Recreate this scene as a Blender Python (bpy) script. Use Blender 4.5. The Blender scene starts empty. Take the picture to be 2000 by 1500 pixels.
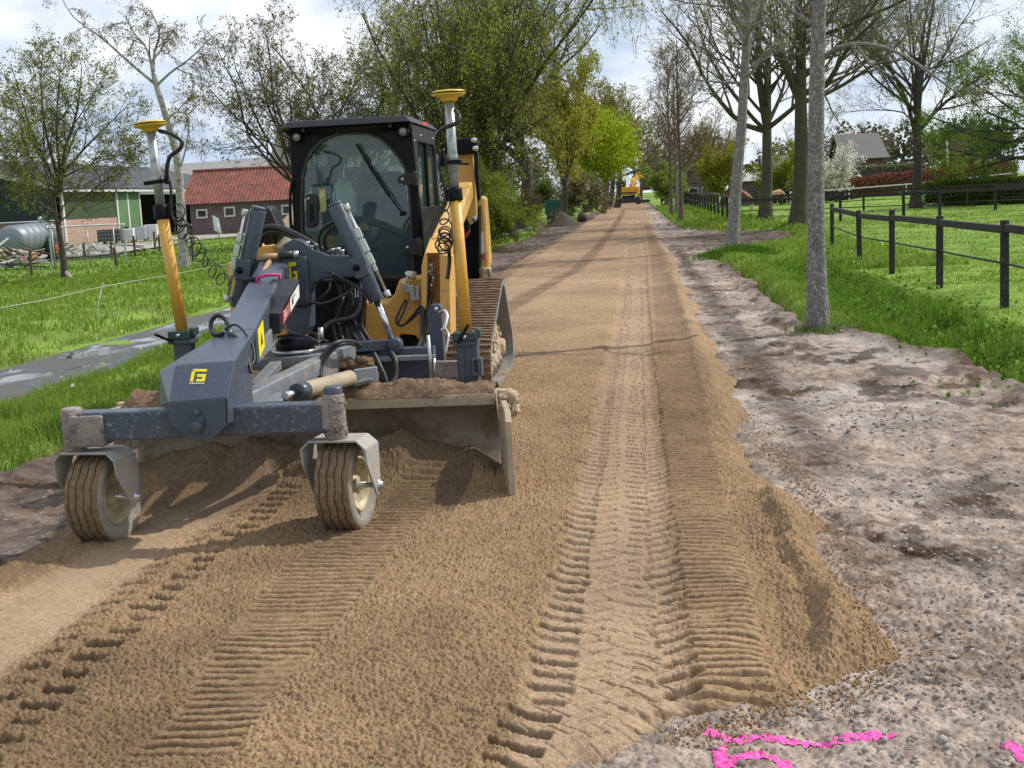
import bpy, math, random
import numpy as np
from mathutils import Vector, Matrix, Quaternion

S = bpy.context.scene
COL = S.collection
R_ = math.radians
rng = np.random.default_rng(7)
random.seed(7)

# ------------------------------------------------------------------ camera
F, HC = 2500.0, 1.55
_a = np.array([243, -379, 2500.0]); _a /= np.linalg.norm(_a)
_b = np.array([1, -0.05, 0.0])
_u = np.cross(_a, _b); _u /= np.linalg.norm(_u)
if _u[1] > 0: _u = -_u
_r = np.cross(_u, _a)
if _r[0] < 0: _r = -_r
RW = np.stack([_r, _a, _u])           # camera axes (right, down, forward) -> world
CP = np.array([0, 0, HC])
cam_data = bpy.data.cameras.new("camera")
cam = bpy.data.objects.new("camera", cam_data); COL.objects.link(cam)
cx, cy, cz = RW @ np.array([1, 0, 0]), RW @ np.array([0, -1, 0]), RW @ np.array([0, 0, -1])
cam.matrix_world = Matrix(((cx[0], cy[0], cz[0], 0), (cx[1], cy[1], cz[1], 0), (cx[2], cy[2], cz[2], HC), (0, 0, 0, 1)))
cam_data.sensor_width = 36; cam_data.lens = 36 * F / 2000
cam_data.clip_start = 0.05; cam_data.clip_end = 6000
S.camera = cam

def ray(x, y): return RW @ np.array([x - 1000, y - 750, F])
def gp(x, y, z=0.0):
    d = ray(x, y); return CP + d * ((z - HC) / d[2])
def at(x, y, Y):
    d = ray(x, y); return CP + d * (Y / d[1])
def GP(pts): return np.array([gp(*p) for p in pts])

# ------------------------------------------------------------------ light
SUN_AZ, SUN_EL = math.atan2(0.88, 0.48), R_(46)      # azimuth from +Y towards +X
sd = Vector((math.sin(SUN_AZ) * math.cos(SUN_EL), math.cos(SUN_AZ) * math.cos(SUN_EL), math.sin(SUN_EL)))
sl = bpy.data.lights.new("sun", 'SUN'); sl.energy = 3.9; sl.angle = R_(0.9); sl.color = (1, 0.94, 0.85)
sun = bpy.data.objects.new("sun", sl); COL.objects.link(sun)
sun.rotation_euler = sd.to_track_quat('Z', 'Y').to_euler()
W = bpy.data.worlds.new("World"); S.world = W; W.use_nodes = True
wn, wl = W.node_tree.nodes, W.node_tree.links
bg = wn['Background']; bg.inputs['Strength'].default_value = 0.123
sky = wn.new('ShaderNodeTexSky'); sky.sky_type = 'NISHITA'; sky.sun_disc = False
sky.sun_elevation = SUN_EL; sky.sun_rotation = SUN_AZ; sky.air_density = 1.0; sky.dust_density = 0.4; sky.ozone_density = 2.0
tc = wn.new('ShaderNodeTexCoord'); mp = wn.new('ShaderNodeMapping'); mp.inputs['Scale'].default_value = (1, 1, 2.6)
wl.new(tc.outputs['Generated'], mp.inputs['Vector'])
def wnoise(scale, detail, rough, off):
    n = wn.new('ShaderNodeTexNoise'); n.inputs['Scale'].default_value = scale; n.inputs['Detail'].default_value = detail
    n.inputs['Roughness'].default_value = rough
    m = wn.new('ShaderNodeMapping'); m.inputs['Location'].default_value = off
    wl.new(mp.outputs[0], m.inputs[0]); wl.new(m.outputs[0], n.inputs['Vector']); return n
def wramp(src, stops):
    r = wn.new('ShaderNodeValToRGB'); e = r.color_ramp.elements
    while len(e) < len(stops): e.new(0.5)
    for q, (p, c) in zip(e, stops): q.position = p; q.color = (*c, 1)
    wl.new(src, r.inputs[0]); return r
def wmix(f, a, b):
    m = wn.new('ShaderNodeMixRGB'); wl.new(f, m.inputs[0])
    for s, k in ((a, 1), (b, 2)):
        if isinstance(s, tuple): m.inputs[k].default_value = (*s, 1)
        else: wl.new(s, m.inputs[k])
    return m
n1 = wnoise(3.2, 9, 0.55, (2.3, 0.4, 0.2)); n2 = wnoise(5.5, 8, 0.55, (7.7, 3.1, 1.0))
cover = wramp(n1.outputs[0], [(0.36, (0.55, 0.55, 0.55)), (0.52, (1, 1, 1))])
shade = wramp(n2.outputs[0], [(0.33, (3.1, 4.2, 5.9)), (0.43, (5.4, 6.2, 7.3)), (0.55, (7.7, 8.0, 8.4))])
hz = wmix(cover.outputs[0], sky.outputs[0], shade.outputs[0])
wl.new(hz.outputs[0], bg.inputs['Color'])
S.view_settings.view_transform = 'Standard'; S.view_settings.look = 'None'
S.view_settings.exposure = 0.10; S.view_settings.gamma = 1.0
S.render.engine = 'CYCLES'
S.cycles.max_bounces = 6; S.cycles.transparent_max_bounces = 8; S.cycles.use_denoising = True
S.cycles.diffuse_bounces = 3; S.cycles.glossy_bounces = 3

# ------------------------------------------------------------------ materials
def mat(name, col, rough=0.7, metal=0.0, var=0.0, vscale=6.0, dirt=None, dirt_amt=0.0, dirt_scale=9.0, bump=0.0, bscale=60.0, spec=None, attr=None, detail=6, up=False, dmax=1.0):
    m = bpy.data.materials.new(name); m.use_nodes = True
    nt = m.node_tree; N, L = nt.nodes, nt.links; b = N['Principled BSDF']
    b.inputs['Roughness'].default_value = rough; b.inputs['Metallic'].default_value = metal
    if spec is not None: b.inputs['Specular IOR Level'].default_value = spec
    co = N.new('ShaderNodeTexCoord').outputs['Object']
    def noise(sc, dt=detail, ro=0.6):
        n = N.new('ShaderNodeTexNoise'); n.inputs['Scale'].default_value = sc; n.inputs['Detail'].default_value = dt
        n.inputs['Roughness'].default_value = ro; L.new(co, n.inputs['Vector']); return n.outputs[0]
    def ramp(src, p0, p1, c0=(0, 0, 0), c1=(1, 1, 1)):
        r = N.new('ShaderNodeValToRGB'); e = r.color_ramp.elements
        e[0].position = p0; e[1].position = p1; e[0].color = (*c0, 1); e[1].color = (*c1, 1); L.new(src, r.inputs[0]); return r.outputs[0]
    def mix(f, a, bb, mode='MIX'):
        x = N.new('ShaderNodeMixRGB'); x.blend_type = mode
        for k, s in ((0, f), (1, a), (2, bb)):
            if isinstance(s, (int, float)): x.inputs[k].default_value = s if k == 0 else (s, s, s, 1)
            elif isinstance(s, tuple): x.inputs[k].default_value = (*s, 1)
            else: L.new(s, x.inputs[k])
        return x.outputs[0]
    c = col
    if attr:
        at_ = N.new('ShaderNodeAttribute'); at_.attribute_name = attr; c = at_.outputs['Color']
    if var:
        v = ramp(noise(vscale), 0.3, 0.7, (1 - var,) * 3, (1 + var,) * 3); c = mix(1.0, c, v, 'MULTIPLY')
    if dirt:
        f = ramp(noise(dirt_scale, 8, 0.7), 0.72 - dirt_amt * 0.5, 0.86 - dirt_amt * 0.5)
        if dmax < 1:
            q_ = N.new('ShaderNodeMath'); q_.operation = 'MULTIPLY'; q_.inputs[1].default_value = dmax; L.new(f, q_.inputs[0]); f = q_.outputs[0]
        c = mix(f, c, dirt)
        rr = N.new('ShaderNodeMapRange'); L.new(f, rr.inputs[0]); rr.inputs[3].default_value = rough; rr.inputs[4].default_value = 0.9
        L.new(rr.outputs[0], b.inputs['Roughness'])
    if isinstance(c, tuple): b.inputs['Base Color'].default_value = (*c, 1)
    else: L.new(c, b.inputs['Base Color'])
    if bump:
        bm_ = N.new('ShaderNodeBump'); bm_.inputs['Strength'].default_value = bump; bm_.inputs['Distance'].default_value = 0.02
        L.new(noise(bscale, 5), bm_.inputs['Height']); L.new(bm_.outputs[0], b.inputs['Normal'])
    m['_'] = 1
    return m
DUST = (0.33, 0.27, 0.21)
M = {}
M['steel'] = mat('blue_grey_paint', (0.056, 0.070, 0.100), 0.34, 0, 0.10, 5, (0.24, 0.235, 0.235), 0.30, 34, 0.04, 40, dmax=.38)
M['steel_light'] = mat('worn_grey_paint', (0.20, 0.22, 0.245), 0.45, 0.2, 0.15, 6, DUST, 0.45, 9, 0.08, 40, dmax=.6)
M['steel_splat'] = mat('mud_splattered_paint', (0.056, 0.070, 0.100), 0.36, 0, 0.10, 5, (0.34, 0.30, 0.28), 0.34, 48, 0.08, 60, dmax=.85)
M['fork'] = mat('dusty_fork_steel', (0.30, 0.30, 0.295), 0.7, 0, 0.15, 8, (0.36, 0.31, 0.25), 0.5, 12, 0.15, 50)
M['mud_steel'] = mat('mud_caked_steel', (0.30, 0.255, 0.235), 0.92, 0, 0.25, 9, (0.13, 0.115, 0.11), 0.4, 14, 0.9, 90)
M['dusty'] = mat('dusty_tan_steel', (0.36, 0.29, 0.20), 0.75, 0, 0.15, 7, (0.16, 0.14, 0.12), 0.35, 12, 0.15, 50)
M['blade'] = mat('dusty_blade_steel', (0.25, 0.21, 0.155), 0.6, 0, 0.12, 4, (0.17, 0.125, 0.08), 0.5, 6, 0.1, 40)
M['black'] = mat('black_paint', (0.005, 0.006, 0.008), 0.42, 0, 0.2, 5, (0.03, 0.028, 0.026), 0.25, 12, spec=.15)
M['blacksat'] = mat('black_satin_plastic', (0.012, 0.0135, 0.017), 0.5, 0, 0.2, 6, (0.05, 0.046, 0.04), 0.3, 14, spec=.4)
M['rubber'] = mat('black_hose_rubber', (0.012, 0.012, 0.013), 0.48, 0, 0.2, 20, (0.09, 0.08, 0.07), 0.3, 25)
M['yellow'] = mat('machine_yellow', (0.64, 0.37, 0.095), 0.38, 0, 0.1, 5, (0.33, 0.22, 0.11), 0.32, 12, 0.04, 30)
M['mast'] = mat('mast_yellow', (0.62, 0.33, 0.05), 0.42, 0, 0.08, 8, (0.28, 0.16, 0.06), 0.25, 14)
M['alu'] = mat('weathered_aluminium', (0.42, 0.43, 0.44), 0.42, 0.7, 0.2, 14, (0.25, 0.25, 0.25), 0.4, 22)
M['chrome'] = mat('chromed_rod', (0.72, 0.73, 0.75), 0.18, 1.0)
M['zinc'] = mat('zinc_fitting', (0.55, 0.55, 0.54), 0.35, 0.8, 0.15, 30)
M['antenna'] = mat('antenna_yellow', (0.70, 0.44, 0.04), 0.4, 0, 0.1, 14)
M['teal'] = mat('dark_green_clamp', (0.022, 0.05, 0.05), 0.45, 0, 0.2, 12, DUST, 0.2, 20)
M['tyre'] = mat('sandy_tyre', (0.185, 0.12, 0.066), 0.95, 0, 0.18, 14, (0.25, 0.17, 0.10), 0.5, 30, 0.5, 120)
M['tyre_side'] = mat('dusty_tyre_wall', (0.24, 0.22, 0.185), 0.9, 0, 0.15, 10, (0.36, 0.30, 0.22), 0.4, 14, 0.2, 60)
M['rim'] = mat('dusty_rim', (0.42, 0.35, 0.22), 0.55, 0.1, 0.15, 10, (0.25, 0.21, 0.14), 0.4, 14)
M['groove'] = mat('tyre_groove', (0.03, 0.024, 0.02), 0.95)
M['track'] = mat('sandy_track_rubber', (0.25, 0.165, 0.105), 0.93, 0, 0.2, 16, (0.15, 0.105, 0.075), 0.5, 14, 0.5, 100)
M['track_side'] = mat('grey_track_rubber', (0.20, 0.20, 0.205), 0.75, 0, 0.15, 10, (0.28, 0.235, 0.19), 0.4, 10, 0.2, 60)
M['track_in'] = mat('dark_track_rubber', (0.03, 0.032, 0.034), 0.7, 0, 0.2, 10)
M['caked'] = mat('caked_sand', (0.50, 0.39, 0.26), 0.95, 0, 0.2, 14, (0.30, 0.22, 0.14), 0.4, 16, 0.7, 60)
M['mud'] = mat('brown_mud', (0.17, 0.105, 0.06), 0.97, 0, 0.35, 14, (0.27, 0.18, 0.11), 0.45, 30, 0.9, 90)
M['white'] = mat('white_sticker', (0.75, 0.74, 0.72), 0.5, 0, 0.06, 10)
M['red'] = mat('red_sticker', (0.62, 0.04, 0.06), 0.5, 0, 0.1, 10)
M['logo'] = mat('logo_yellow', (0.80, 0.66, 0.01), 0.5)
M['pinkstrap'] = mat('pink_strap', (0.55, 0.03, 0.16), 0.6)
M['wood_handle'] = mat('wooden_handle', (0.38, 0.24, 0.13), 0.6, 0, 0.2, 20)
M['lampglass'] = mat('lamp_glass', (0.22, 0.22, 0.20), 0.15, 0.3)
M['seat'] = mat('grey_seat_fabric', (0.07, 0.076, 0.08), 0.9, 0, 0.15, 20)
M['lining'] = mat('pale_cab_lining', (0.24, 0.28, 0.28), 0.8, 0, 0.08, 8)
M['cloth'] = mat('pale_green_cloth', (0.50, 0.62, 0.50), 0.9, 0, 0.1, 8)
M['logogrey'] = mat('seat_letter_grey', (0.35, 0.36, 0.36), 0.8)
def glass(name, tint, a, rough=0.02):
    m = bpy.data.materials.new(name); m.use_nodes = True; N, L = m.node_tree.nodes, m.node_tree.links
    N.clear(); o = N.new('ShaderNodeOutputMaterial'); t = N.new('ShaderNodeBsdfTransparent'); t.inputs[0].default_value = (*tint, 1)
    g = N.new('ShaderNodeBsdfGlossy'); g.inputs['Roughness'].default_value = rough; g.inputs[0].default_value = (0.9, 0.95, 1, 1)
    f = N.new('ShaderNodeFresnel'); f.inputs[0].default_value = 1.6
    ad = N.new('ShaderNodeMath'); ad.operation = 'MULTIPLY_ADD'; ad.inputs[1].default_value = 1.0; ad.inputs[2].default_value = a
    d = N.new('ShaderNodeBsdfDiffuse'); d.inputs[0].default_value = (0.20, 0.34, 0.36, 1)
    ms2 = N.new('ShaderNodeMixShader'); ms2.inputs[0].default_value = 0.13; L.new(t.outputs[0], ms2.inputs[1]); L.new(d.outputs[0], ms2.inputs[2])
    ms = N.new('ShaderNodeMixShader'); L.new(f.outputs[0], ad.inputs[0]); L.new(ad.outputs[0], ms.inputs[0])
    L.new(ms2.outputs[0], ms.inputs[1]); L.new(g.outputs[0], ms.inputs[2]); L.new(ms.outputs[0], o.inputs[0]); return m
M['glass'] = glass('cab_glass', (0.66, 0.82, 0.82), 0.0)

# ------------------------------------------------------------------ object helpers
def tag(o, label=None, cat=None, group=None, kind=None):
    if label: o['label'] = label
    if cat: o['category'] = cat
    if group: o['group'] = group
    if kind: o['kind'] = kind
    return o
def thing(name, label, cat, loc=(0, 0, 0), group=None, rz=0.0):
    o = bpy.data.objects.new(name, None); COL.objects.link(o); o.location = loc; o.rotation_euler = (0, 0, rz)
    o.empty_display_size = 0.2
    return tag(o, label, cat, group)
def mesh_obj(name, V, Fc, mats, parent=None, smooth=False, attrs=None, mi=None, bevel=0.0, loops=None):
    """V (n,3) world coordinates; Fc list of index tuples or (m,k) array. The mesh is stored relative to its root."""
    me = bpy.data.meshes.new(name)
    V = np.asarray(V, dtype=np.float32).reshape(-1, 3)
    base = np.zeros(3, np.float32); root = parent
    while root is not None:
        base = base + np.array(root.location, np.float32); root = root.parent
    own = np.zeros(3, np.float32)
    if parent is None and len(V) and name not in NO_ORIGIN:
        mn, mx = V.min(0), V.max(0); own = np.array([(mn[0] + mx[0]) / 2, (mn[1] + mx[1]) / 2, mn[2]], np.float32)
    Vl = V - base - own
    if isinstance(Fc, np.ndarray):
        n, k = Fc.shape
        me.vertices.add(len(V)); me.vertices.foreach_set('co', Vl.ravel())
        me.loops.add(n * k); me.loops.foreach_set('vertex_index', Fc.ravel().astype(np.int32))
        me.polygons.add(n); me.polygons.foreach_set('loop_start', np.arange(0, n * k, k, dtype=np.int32))
        me.polygons.foreach_set('loop_total', np.full(n, k, np.int32))
        me.update(calc_edges=True)
    else:
        me.from_pydata(Vl.tolist(), [], [tuple(f) for f in Fc]); me.update()
    if attrs:
        for an, arr in attrs.items():
            a = me.attributes.new(an, 'FLOAT_COLOR', 'POINT')
            full = np.ones((len(V), 4), np.float32); full[:, :arr.shape[1]] = arr; a.data.foreach_set('color', full.ravel())
    mats = mats if isinstance(mats, (list, tuple)) else [mats]
    for m in mats: me.materials.append(m)
    if mi is not None: me.polygons.foreach_set('material_index', np.asarray(mi, np.int32))
    if smooth: me.polygons.foreach_set('use_smooth', np.ones(len(me.polygons), bool))
    o = bpy.data.objects.new(name, me); COL.objects.link(o); o.location = own
    if parent is not None: o.parent = parent
    if bevel:
        b = o.modifiers.new('bevel', 'BEVEL'); b.width = bevel; b.segments = 2; b.limit_method = 'ANGLE'; b.angle_limit = R_(35); b.harden_normals = False
    return o
NO_ORIGIN = {'ground', 'sand_road', 'dirt_verge', 'path', 'grass', 'weeds', 'pebbles', 'puddle'}
def nrm(v):
    v = np.asarray(v, float); return v / (np.linalg.norm(v) + 1e-12)
class MB:
    """collects shapes (world coordinates) into ONE mesh"""
    def __init__(s): s.V, s.F, s.mi, s.sm = [], [], [], []; s.cur = 0
    def _add(s, vs, fs, smooth=False):
        k = len(s.V); s.V += [tuple(map(float, v)) for v in vs]
        s.F += [tuple(k + i for i in f) for f in fs]; s.mi += [s.cur] * len(fs); s.sm += [smooth] * len(fs); return s
    def hexa(s, p):   # 8 points: bottom 0-3, top 4-7
        return s._add(p, [(0, 3, 2, 1), (4, 5, 6, 7), (0, 1, 5, 4), (1, 2, 6, 5), (2, 3, 7, 6), (3, 0, 4, 7)])
    def box(s, c, d, rz=0.0, rx=0.0, ry=0.0):
        c = np.array(c, float); m = np.array((Matrix.Rotation(rz, 3, 'Z') @ Matrix.Rotation(ry, 3, 'Y') @ Matrix.Rotation(rx, 3, 'X')))
        x, y, z = np.array(d, float) / 2
        p = [(-x, -y, -z), (x, -y, -z), (x, y, -z), (-x, y, -z), (-x, -y, z), (x, -y, z), (x, y, z), (-x, y, z)]
        return s.hexa([c + m @ np.array(q) for q in p])
    def bar(s, p0, p1, w, h, up=(0, 0, 1), w1=None, h1=None):
        p0, p1 = np.array(p0, float), np.array(p1, float); d = nrm(p1 - p0)
        sx = nrm(np.cross(d, up)); uz = np.cross(sx, d); w1 = w1 or w; h1 = h1 or h
        a = [p0 + sx * w / 2 * i + uz * h / 2 * j for i, j in ((-1, -1), (1, -1), (1, 1), (-1, 1))]
        b = [p1 + sx * w1 / 2 * i + uz * h1 / 2 * j for i, j in ((-1, -1), (1, -1), (1, 1), (-1, 1))]
        return s._add(a + b, [(0, 1, 2, 3), (7, 6, 5, 4), (0, 4, 5, 1), (1, 5, 6, 2), (2, 6, 7, 3), (3, 7, 4, 0)])
    def tube(s, pts, r, n=8, cap=True, smooth=True):
        pts = [np.array(p, float) for p in pts]; rs = r if isinstance(r, (list, tuple, np.ndarray)) else [r] * len(pts)
        vs, fs = [], []; ref = None
        for i, p in enumerate(pts):
            d = nrm(pts[min(i + 1, len(pts) - 1)] - pts[max(i - 1, 0)])
            if ref is None: ref = np.array((0, 0, 1.)) if abs(d[2]) < 0.9 else np.array((1., 0, 0))
            u = nrm(np.cross(d, ref)); v = np.cross(u, d); ref = v
            for k in range(n):
                a = 2 * math.pi * k / n; vs.append(p + (u * math.cos(a) + v * math.sin(a)) * rs[i])
        for i in range(len(pts) - 1):
            for k in range(n):
                a, b = i * n + k, i * n + (k + 1) % n; fs.append((a, b, b + n, a + n))
        s._add(vs, fs, smooth)
        if cap:
            k0 = len(s.V) - len(vs)
            s.F += [tuple(k0 + k for k in range(n))[::-1], tuple(k0 + (len(pts) - 1) * n + k for k in range(n))]; s.mi += [s.cur] * 2; s.sm += [False] * 2
        return s
    def cyl(s, p0, p1, r, r1=None, n=18): return s.tube([p0, p1], [r, r if r1 is None else r1], n)
    def lathe(s, c, axis, prof, n=24, smooth=True):   # prof: (radius, along)
        c = np.array(c, float); ax = nrm(axis); ref = np.array((0, 0, 1.)) if abs(ax[2]) < 0.9 else np.array((1., 0, 0))
        u = nrm(np.cross(ax, ref)); v = np.cross(ax, u); vs, fs = [], []
        for (r, t) in prof:
            for k in range(n):
                a = 2 * math.pi * k / n; vs.append(c + ax * t + (u * math.cos(a) + v * math.sin(a)) * r)
        for i in range(len(prof) - 1):
            for k in range(n):
                a, b = i * n + k, i * n + (k + 1) % n; fs.append((a, b, b + n, a + n))
        return s._add(vs, fs, smooth)
    def prism(s, poly, t):   # poly: 3-D points in a plane, t: thickness vector
        poly = [np.array(p, float) for p in poly]; t = np.array(t, float); n = len(poly)
        return s._add(poly + [p + t for p in poly], [tuple(range(n))[::-1], tuple(range(n, 2 * n))] + [(i, (i + 1) % n, n + (i + 1) % n, n + i) for i in range(n)])
    def lump(s, c, r, seed=0, n=7, m=5, sq=(1, 1, 1), amp=0.3):
        rr = np.random.default_rng(seed); vs, fs = [], []
        for i in range(m + 1):
            th = math.pi * i / m
            for k in range(n):
                ph = 2 * math.pi * k / n; q = r * (1 + amp * rr.uniform(-1, 1)); 
                vs.append((c[0] + q * math.sin(th) * math.cos(ph) * sq[0], c[1] + q * math.sin(th) * math.sin(ph) * sq[1], c[2] + q * math.cos(th) * sq[2]))
        for i in range(m):
            for k in range(n):
                a, b = i * n + k, i * n + (k + 1) % n; fs.append((a, a + n, b + n, b))
        return s._add(vs, fs, True)
    def build(s, name, m, parent=None, bevel=0.0):
        o = mesh_obj(name, s.V, s.F, m, parent, bevel=bevel, mi=s.mi)
        o.data.polygons.foreach_set('use_smooth', np.array(s.sm, bool)); 
        return o
def text_mesh(txt, size, depth=0.0):
    cu = bpy.data.curves.new('txt', 'FONT'); cu.body = txt; cu.size = size; cu.extrude = depth; cu.align_x = 'CENTER'; cu.align_y = 'CENTER'
    o = bpy.data.objects.new('txt', cu); COL.objects.link(o)
    dg = bpy.context.evaluated_depsgraph_get(); me = o.evaluated_get(dg).to_mesh()
    V = np.array([v.co[:] for v in me.vertices]); Fc = [tuple(p.vertices) for p in me.polygons]
    bpy.data.objects.remove(o); bpy.data.curves.remove(cu); return V, Fc
def smooth_path(pts, n=6):
    P = [np.array(p, float) for p in pts]; out = []
    for i in range(len(P) - 1):
        p0, p1, p2, p3 = P[max(i - 1, 0)], P[i], P[i + 1], P[min(i + 2, len(P) - 1)]
        for k in range(n):
            t = k / n; out.append(0.5 * (2 * p1 + (p2 - p0) * t + (2 * p0 - 5 * p1 + 4 * p2 - p3) * t * t + (3 * p1 - p0 - 3 * p2 + p3) * t ** 3))
    out.append(P[-1]); return out

# ------------------------------------------------------------------ numpy noise
def _h(ix, iy, s):
    n = (ix.astype(np.int64) * 374761393 + iy.astype(np.int64) * 668265263 + s * 1274126177) & 0xFFFFFFFF
    n = ((n ^ (n >> 13)) * 1274126177) & 0xFFFFFFFF
    return ((n ^ (n >> 16)) & 0xFFFFFF).astype(np.float32) / 16777215.0
def vn(x, y, s=0):
    x0, y0 = np.floor(x), np.floor(y); fx, fy = x - x0, y - y0
    fx = fx * fx * (3 - 2 * fx); fy = fy * fy * (3 - 2 * fy)
    a, b, c, d = _h(x0, y0, s), _h(x0 + 1, y0, s), _h(x0, y0 + 1, s), _h(x0 + 1, y0 + 1, s)
    return (a + (b - a) * fx) * (1 - fy) + (c + (d - c) * fx) * fy - 0.5
def fbm(x, y, sc, o=4, s=0, g=0.5):
    v = 0; a = 1.0
    for i in range(o): v = v + a * vn(x / sc, y / sc, s + i * 17); sc *= 0.5; a *= g
    return v
def clumps(x, y, cell, s=0, rmin=0.3, rmax=0.62):
    """height of random half-buried grains, in units of the cell"""
    gx, gy = x / cell, y / cell; ix, iy = np.floor(gx), np.floor(gy); out = np.zeros_like(gx)
    for dx in (-1, 0, 1):
        for dy in (-1, 0, 1):
            jx, jy = ix + dx, iy + dy
            px, py = jx + _h(jx, jy, s), jy + _h(jx, jy, s + 5); r = rmin + (rmax - rmin) * _h(jx, jy, s + 9)
            d2 = (gx - px) ** 2 + (gy - py) ** 2
            out = np.maximum(out, np.sqrt(np.maximum(r * r - d2, 0)))
    return out
def sst(a, b, x):
    t = np.clip((x - a) / (b - a), 0, 1); return t * t * (3 - 2 * t)
def poly_dist(px, py, poly):
    """signed distance to a closed polygon, positive inside"""
    d = np.full(px.shape, 1e9); inside = np.zeros(px.shape, bool); n = len(poly)
    for i in range(n):
        x0, y0 = poly[i]; x1, y1 = poly[(i + 1) % n]; ex, ey = x1 - x0, y1 - y0
        t = np.clip(((px - x0) * ex + (py - y0) * ey) / (ex * ex + ey * ey + 1e-12), 0, 1)
        d = np.minimum(d, (px - x0 - t * ex) ** 2 + (py - y0 - t * ey) ** 2)
        c = ((y0 > py) != (y1 > py)) & (px < (x1 - x0) * (py - y0) / (y1 - y0 + 1e-12) + x0); inside ^= c
    d = np.sqrt(d); return np.where(inside, d, -d)
def grid_faces(nx, ny):
    i = np.arange(nx - 1)[None, :] + np.arange(ny - 1)[:, None] * nx
    return np.stack([i, i + 1, i + 1 + nx, i + nx], -1).reshape(-1, 4)
# ================================================================== GROUND
# --- sand road outline on the ground (metres)
edgeR = [(1180,1560),(1300,1500),(1345,1448),(1420,1418),(1500,1392),(1600,1362),(1690,1328),(1728,1290),(1732,1245),(1700,1190),(1660,1120),(1640,1060),(1600,975),(1560,925),(1520,885),(1490,860),(1474,800),(1455,740),(1420,675),(1385,610),(1350,550),(1328,500)]
eR = GP(edgeR)[:, :2]
sand_poly = np.vstack([[(-2.6, 2.6), (0.05, 2.6)], eR, [(0.78, 40), (0.74, 80), (0.72, 160), (-2.75, 160), (-2.72, 125), (-2.85, 80), (-2.95, 50), (-3.05, 27), (-3.1, 18), (-3.2, 12), (-3.35, 8.5), (-3.25, 7.0)], GP([(125, 997), (56, 1040), (0, 1075)])[:, :2], [(-3.1, 5.0)]])
def strip(left, right):
    l, r = GP(left), GP(right)
    l, r = l[np.argsort(l[:, 1])], r[np.argsort(r[:, 1])]
    def f(x, y, soft=0.03):
        a = np.interp(y, l[:, 1], l[:, 0]); b = np.interp(y, r[:, 1], r[:, 0])
        m = sst(-soft, soft, x - a) * sst(-soft, soft, b - x)
        y0, y1 = max(l[0, 1], r[0, 1]), min(l[-1, 1], r[-1, 1])
        return m * sst(y0 - 0.1, y0 + 0.1, y) * (1 - sst(y1 - 0.3, y1 + 0.3, y)), (x - a) / np.maximum(b - a, 0.01)
    return f
stA = strip([(247,1491),(351,1418),(416,1296),(472,1223),(511,1171),(550,1127),(602,1084),(736,1020),(773,965),(800,940)], [(440,1500),(503,1418),(550,1353),(602,1292),(650,1231),(700,1175),(761,1091),(834,1008),(865,955),(885,930)])
stB = strip([(1360,1400),(1347,1340),(1341,1212),(1320,1084),(1309,988),(1288,860),(1283,753),(1278,640),(1270,521),(1258,440)], [(1510,1380),(1501,1335),(1480,1233),(1453,1095),(1411,977),(1384,839),(1363,732),(1340,640),(1312,521),(1272,440)])
stC = strip([(985,1560),(1000,1480),(1027,1340),(1064,1223),(1096,1116),(1123,999),(1144,913),(1165,807),(1184,711),(1205,600),(1222,500),(1228,430)], [(1355,1560),(1347,1447),(1331,1233),(1315,1105),(1299,956),(1283,807),(1275,711),(1268,600),(1262,500),(1250,430)])
stP = strip([(-250,1400),(0,1180),(200,1080),(390,985),(520,925)], [(-200,1560),(0,1330),(150,1225),(290,1120),(400,1050),(500,990),(580,930)])
stD1 = strip([(908,635),(1008,635),(1110,530),(1164,479),(1200,434),(1215,410)], [(960,640),(1068,638),(1155,515),(1188,470),(1212,434),(1222,410)])
stD2 = strip([(930,560),(966,536),(1095,452),(1170,412)], [(960,566),(990,545),(1112,459),(1182,413)])
def poly_at(pts):
    g = GP(pts); g = g[np.argsort(g[:, 1])]; return lambda y: np.interp(y, g[:, 1], g[:, 0])
lugD1 = poly_at([(-60,1520),(13,1452),(61,1409),(95,1374),(160,1309),(230,1255),(282,1210),(325,1169),(368,1132),(403,1093),(442,1067),(498,1028),(542,984)])
lugD2 = poly_at([(-80,1440),(4,1370),(69,1309),(134,1253),(191,1208),(243,1166),(286,1127),(340,1085),(420,1040),(480,1000)])
lugCL = poly_at([(960,1540),(1065,1370),(1090,1223),(1112,1116),(1134,999),(1156,913),(1176,807),(1192,711),(1210,600),(1225,500)])
lugCR = poly_at([(1335,1500),(1330,1340),(1312,1223),(1297,1105),(1283,956),(1270,807),(1263,711),(1258,600),(1252,500)])
lugCM = poly_at([(1190,1500),(1200,1300),(1205,1105),(1208,956),(1215,807),(1224,711),(1234,600),(1240,500)])
crest = GP([(1495,930),(1503,960),(1530,1010),(1560,1070),(1590,1120),(1622,1165),(1640,1215),(1625,1255)]); crest = crest[np.argsort(crest[:, 1])]
def lugs(x, y, fx, pitch, w, l, ph=0.0, skew=0.0, s=0):
    u = x - fx(y) + vn(y / 0.3, y * 0 + s, 3 + s) * 0.02; v = y + u * skew + ph; k = np.floor(v / pitch); t = v / pitch - k - 0.5
    j = _h(k, k * 0 + s, 77 + s); ww = w * (0.75 + 0.5 * j)
    return (1 - sst(ww * 0.42, ww * 0.58, np.abs(u + (j - .5) * 0.02))) * (1 - sst(l / pitch * 0.34, l / pitch * 0.6, np.abs(t))) * (0.55 + 0.45 * _h(k, k * 0 + 3, 5 + s))
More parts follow.
